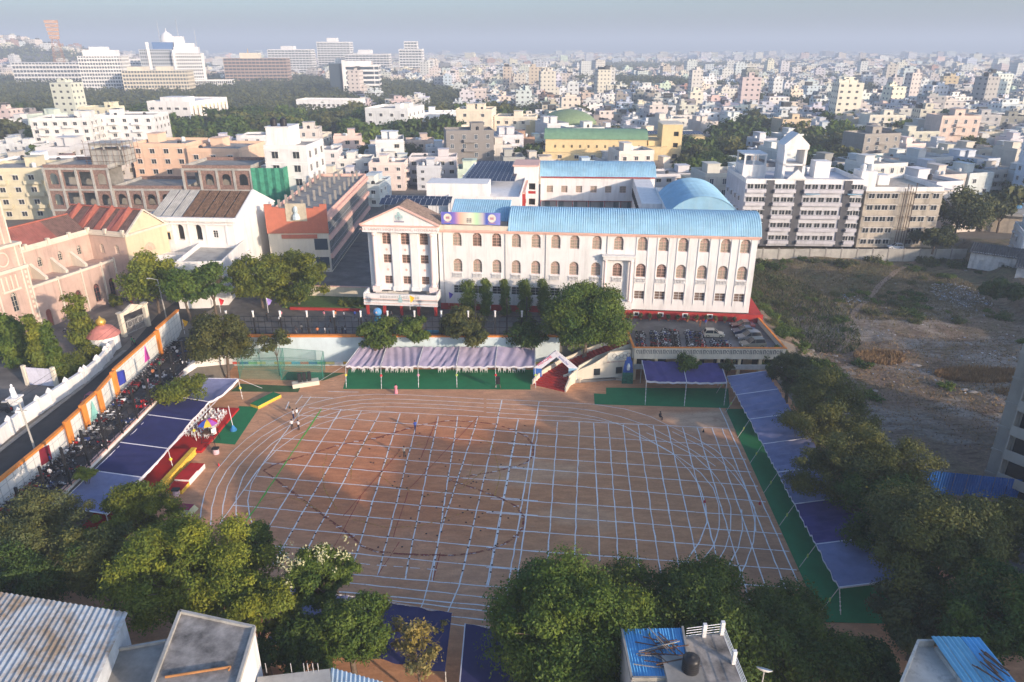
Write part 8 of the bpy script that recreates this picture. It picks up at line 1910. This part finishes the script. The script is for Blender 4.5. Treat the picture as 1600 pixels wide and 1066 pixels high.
mb = MB(); qi = [cen + (p-cen)*.965 for p in qa]; mb.prism([(p.x,p.y) for p in qi], z1, z1+.05); mb.build('roof_slab', STAINC, gc)
mb = MB()
for i in range(4): a, b_ = qa[i], qa[(i+1) % 4]; mb.beam((a.x,a.y,z1+.12),(b_.x,b_.y,z1+.12),.22,.3)
mb.build('parapet', CONCL, gc)
pp = thing('rusty_pipe', 'rusty orange pipe lying across the grey concrete roof', 'pipe', (0,0,0)); a, b_ = at(258,1058,z1+.2), at(360,1042,z1+.2); MB().tube(tuple(a), tuple(b_), .09, n=8).tube(tuple(b_), (b_.x,b_.y-.3,b_.z), .07, n=6).build('pipe', mat('rust_orange', (.42,.19,.07), var=.2), pp)
lo = thing('lower_concrete_roof', 'darker lower concrete roof between the corrugated hall and the grey roof', 'roof', (0,0,0)); q = [at(178,1018,10.5), at(262,1003,10.5), at(240,1100,10.5), at(150,1100,10.5)]; MB().prism([(p.x,p.y) for p in q], 0, 10.5).build('wall', CONC, lo); 
mb = MB()
for i in range(4): a, b_ = q[i], q[(i+1) % 4]; mb.beam((a.x,a.y,10.6),(b_.x,b_.y,10.6),.2,.25)
mb.build('parapet', CONCL, lo)
l2 = thing('small_concrete_roof', 'small concrete roof with upright rods right of the grey roof house', 'roof', (0,0,0)); q = [at(402,1058,11), at(515,1045,11), at(520,1110,11), at(400,1110,11)]; MB().prism([(p.x,p.y) for p in q], 0, 11).build('wall', CONCL, l2); mb = MB()
for px in (418,457,477,483,491,499): p = at(px,1046,11); mb.tube((p.x,p.y-.2,10.9),(p.x,p.y-.2,11.8),.03,n=5)
mb.build('rods', STEEL, l2)
l3 = thing('small_sheet_roof', 'pale blue corrugated sheet roof at the bottom left of centre', 'roof', (0,0,0)); mb = MB(); corr_grid(mb, at(517,1043,10.5), at(600,1066,10.5), at(510,1120,11.2), .35, .05); mb.build('roof_sheet', mat('pale_blue_sheet', (.55,.66,.72), rough=.5), l3); q = [at(519,1047,10.3), at(598,1068,10.3), at(590,1120,10.3), at(512,1120,10.3)]; MB().prism([(p.x,p.y) for p in q], 0, 10.2).build('wall', WHITE, l3)
# the house with blue sheets, railings and black tank
zc = 11.5; bh = thing('tank_house', 'stained house with blue sheet roof, white railed terrace at the bottom right of centre', 'house', (0,0,0))
A, B, C_, D2 = at(971,984,zc), at(1066,982,zc), at(1080,1062,zc), at(987,1062,zc); E1, E2 = at(1131,984,zc-.6), at(1172,1085,zc-.6)
STW = mat('mould_stained_wall', (.60,.56,.50), stain=.8, var=.2, scale=.5); mb = MB(); mb.prism([(A.x,A.y),(B.x,B.y),(C_.x,C_.y-3),(D2.x,D2.y-3)], 0, zc-.12); mb.prism([(B.x+.01,B.y),(E1.x,E1.y),(E2.x,E2.y-2),(C_.x+.01,C_.y-5)], 0, zc-.9); mb.build('wall', STW, bh)
MB().prism([(B.x+.1,B.y-.1),(E1.x-.05,E1.y-.1),(E2.x-.1,E2.y-2),(C_.x,C_.y-5)], zc-.9, zc-.85).build('terrace', STAINC, bh)
for k in range(5):
    a, b_ = A.lerp(B, k/5), A.lerp(B, (k+1)/5-.006); d_ = D2.lerp(C_, k/5); mb = MB(); z_ = Vector((0,0,.05+.008*(k%2))); corr_grid(mb, a+z_, b_+z_, d_+z_, .2, .03); mb.build('roof_sheet', mat('sky_blue_sheet', (.10,.36,.66), rough=.45, var=.12, scale=.8), bh)
mb = MB(); 
for a, b_ in ((A,D2),(B,C_),(D2,C_)): mb.beam((a.x,a.y,zc+.1),(b_.x,b_.y,zc+.1),.16,.3)
mb.build('roof_curb', CONC, bh)
mb = MB(); MB().box(-.14,-.14,0,.14,.14,1.15)
pst = MB().box(-.14,-.14,0,.14,.14,1.25).mesh('rail_post', WHITE); rails = [E1 + Vector((-.1,-.15,0))]
r0 = Vector((B.x+.3,B.y-.2,0)); r1 = Vector((E1.x-.2,E1.y-.2,0)); r2 = Vector((E2.x-.2,E2.y-1,0)); mid = r0.lerp(r1,.5); m2_ = r1.lerp(r2,.42)
for p in (mid, r1, m2_, r2): put('rail_post', pst, bh, loc=(p.x,p.y,zc-.86))
mb = MB()
for z in (.3,.55,.8,1.05): mb.tube((r0.x,r0.y,zc-.86+z),(r1.x,r1.y,zc-.86+z),.025,n=5); mb.tube((r1.x,r1.y,zc-.86+z),(r2.x,r2.y,zc-.86+z),.025,n=5)
mb.build('railing', WPLAST, bh)
p = at(1079,1052,zc); MB().prism([(p.x-1.9,p.y-1.2),(p.x+.7,p.y-1.2),(p.x+.7,p.y+1.2),(p.x-1.9,p.y+1.2)], zc-.5, zc+.45).build('tank_platform', CONC, bh); put('water_tank', tank_mesh(.62,1.35,TANKB), loc=(p.x-.1,p.y-.1,zc+.45), label='ribbed black water tank on the platform of the stained house', cat='water tank')
jk = thing('scrap_pile', 'heap of old timber and rods lying on the blue sheet roof', 'scrap', (0,0,0)); rn = random.Random(6)
for k in range(26):
    c0 = A.lerp(C_, .5) + Vector((rn.uniform(-.4,1.6), rn.uniform(-1.6,1.5), 0)); an_ = rn.choice((.12,-.35,.2,2.2)) + rn.uniform(-.25,.25); l_ = rn.uniform(.6,1.7)
    MB().beam((c0.x-l_*math.cos(an_),c0.y-l_*math.sin(an_),zc+.13+k*.012),(c0.x+l_*math.cos(an_),c0.y+l_*math.sin(an_),zc+.16+k*.014),.07,.05).build('plank', WOOD if k % 3 else CONC, jk)
ds = thing('satellite_dish', 'white satellite dish at the lower right of the stained house', 'dish', tuple(at(1194,1050,9.5))); MB().lathe([(.05,0),(.35,.05),(.6,.2),(.62,.22),(.36,.08),(.02,.03)], n=16).build('dish', WPLAST, ds, rot=(R(-35),R(15),0), smooth=True); MB().tube((0,0,-9.5),(0,0,0),.05,n=5).build('mast', STEEL, ds)
# lower right house with blue sheet lean-to
zb = 11; rh = thing('blue_sheet_house', 'grey plastered house with blue ribbed sheet roof at the lower right corner', 'house', (0,0,0)); A, B = at(1455,994,zb+.6), at(1532,996,zb+.6); D2, C_ = at(1532,1105,zb), at(1622,1105,zb)
for k in range(5):
    a, b_ = A.lerp(B, k/5), A.lerp(B, (k+1)/5-.005); d_ = D2.lerp(C_, k/5); mb = MB(); z_ = Vector((0,0,.01*(k%2))); corr_grid(mb, a+z_, b_+z_, d_+z_, .34, .04); mb.build('roof_sheet', mat('sky_blue_sheet2', (.16,.42,.60), rough=.45, var=.15, scale=.6) if k < 3 else MATS['sky_blue_sheet'], rh)
q = [(A.x+.3,A.y-.3),(B.x-.2,B.y-.3),(C_.x-.2,C_.y),(D2.x+.2,D2.y)]; MB().prism(q, 0, zb-.15).build('wall', STW, rh)
q = [at(1433,1008,zb-.4), at(1458,1008,zb-.4), at(1528,1100,zb-.4), at(1395,1100,zb-.4)]; MB().prism([(p.x,p.y) for p in q], 0, zb-.5).build('annex_wall', STW, rh); mb = MB()
for i in (0,3): a, b_ = q[i], q[(i+1)%4]; mb.beam((a.x,a.y,zb-.2),(b_.x,b_.y,zb-.2),.18,.6)
mb.build('parapet', STW, rh)
o = thing('scrap_pile', 'rusty rods and sticks lying on the blue sheets at the lower right corner', 'scrap', (0,0,0))
for k in range(9): p = at(1548+rn.uniform(-9,9),1045+rn.uniform(-14,14),zb+.5); an_ = rn.uniform(1.7,2.4); MB().beam((p.x-.9*math.cos(an_),p.y-.9*math.sin(an_),zb+.55+k*.02),(p.x+.9*math.cos(an_),p.y+.9*math.sin(an_),zb+.6+k*.02),.09,.05).build('plank', WOOD, o)
# blue sheet fence and shed roof on the right
bf = thing('blue_sheet_fence', 'deep blue corrugated sheet fence between the lot and the edge apartments', 'fence', (0,0,0)); a, b_ = at(1432,758,1.2), at(1568,785,1.2); DB = mat('deep_blue_sheet', (.02,.13,.42), rough=.5, var=.2, scale=.5)
a = Vector((49.0, 76.2, -.2)); b_ = Vector((62.2, 73.6, -.2))
for k in range(9):
    mb = MB(); p, q_ = a.lerp(b_, k/9), a.lerp(b_, (k+1)/9-.004); n0 = 10; vs = []
    for i in range(n0+1): r_ = p.lerp(q_, i/n0); o_ = .04 if i % 2 else -.04; vs += [(r_.x,r_.y+o_,r_.z),(r_.x,r_.y+o_,r_.z+4.6)]
    mb.add(vs, [(2*i,2*i+2,2*i+3,2*i+1) for i in range(n0)]); mb.build('fence_sheet', DB, bf)
sb_ = thing('blue_shed', 'small shed with light blue sheet roof half hidden by the right hand trees', 'shed', (0,0,0)); q = [at(1418,790,3.5), at(1462,786,3.5), at(1468,812,3.5), at(1420,816,3.5)]; MB().prism([(p.x,p.y) for p in q], 0, 3.35).build('wall', CONC, sb_); mb = MB(); corr_grid(mb, q[3], q[2], q[0], .4, .05); mb.build('roof_sheet', MATS['sky_blue_sheet2'], sb_)

# overhead wires along the street and from the poles
wr = thing('overhead_wires', 'thin black overhead wires sagging along the street between the two lamp poles', 'wires', (0,0,0)); mb = MB()
for k, (a, b_) in enumerate((((-63.5,80,11.3),(-65,127,12)), ((-63.9,80,11.8),(-65.4,127,12.5)), ((-63.5,80,11.3),(-66,40,11)))):
    a, b_ = Vector(a), Vector(b_); pr_ = a
    for i in range(1, 13):
        u = i/12; p = a.lerp(b_, u) - Vector((0,0,4*u*(1-u)*1.1)); mb.tube(tuple(pr_), tuple(p), .025, n=3, caps=False); pr_ = p
mb.build('wire', BLACKM, wr)
# ------------------------------------------------------------------ haze: one even box of air round camera and city
hm = bpy.data.materials.new('haze_air'); hm.use_nodes = True; t = hm.node_tree; t.nodes.clear()
pv = t.nodes.new('ShaderNodeVolumePrincipled'); pv.inputs['Density'].default_value = HAZE_D
pv.inputs['Color'].default_value = (.67,.77,.92,1); pv.inputs['Anisotropy'].default_value = 0
o_ = t.nodes.new('ShaderNodeOutputMaterial'); t.links.new(pv.outputs[0], o_.inputs['Volume'])
hz = MB().box(-9500, -260, -12, 9500, 9500, 150).build('haze', hm, kind='stuff')
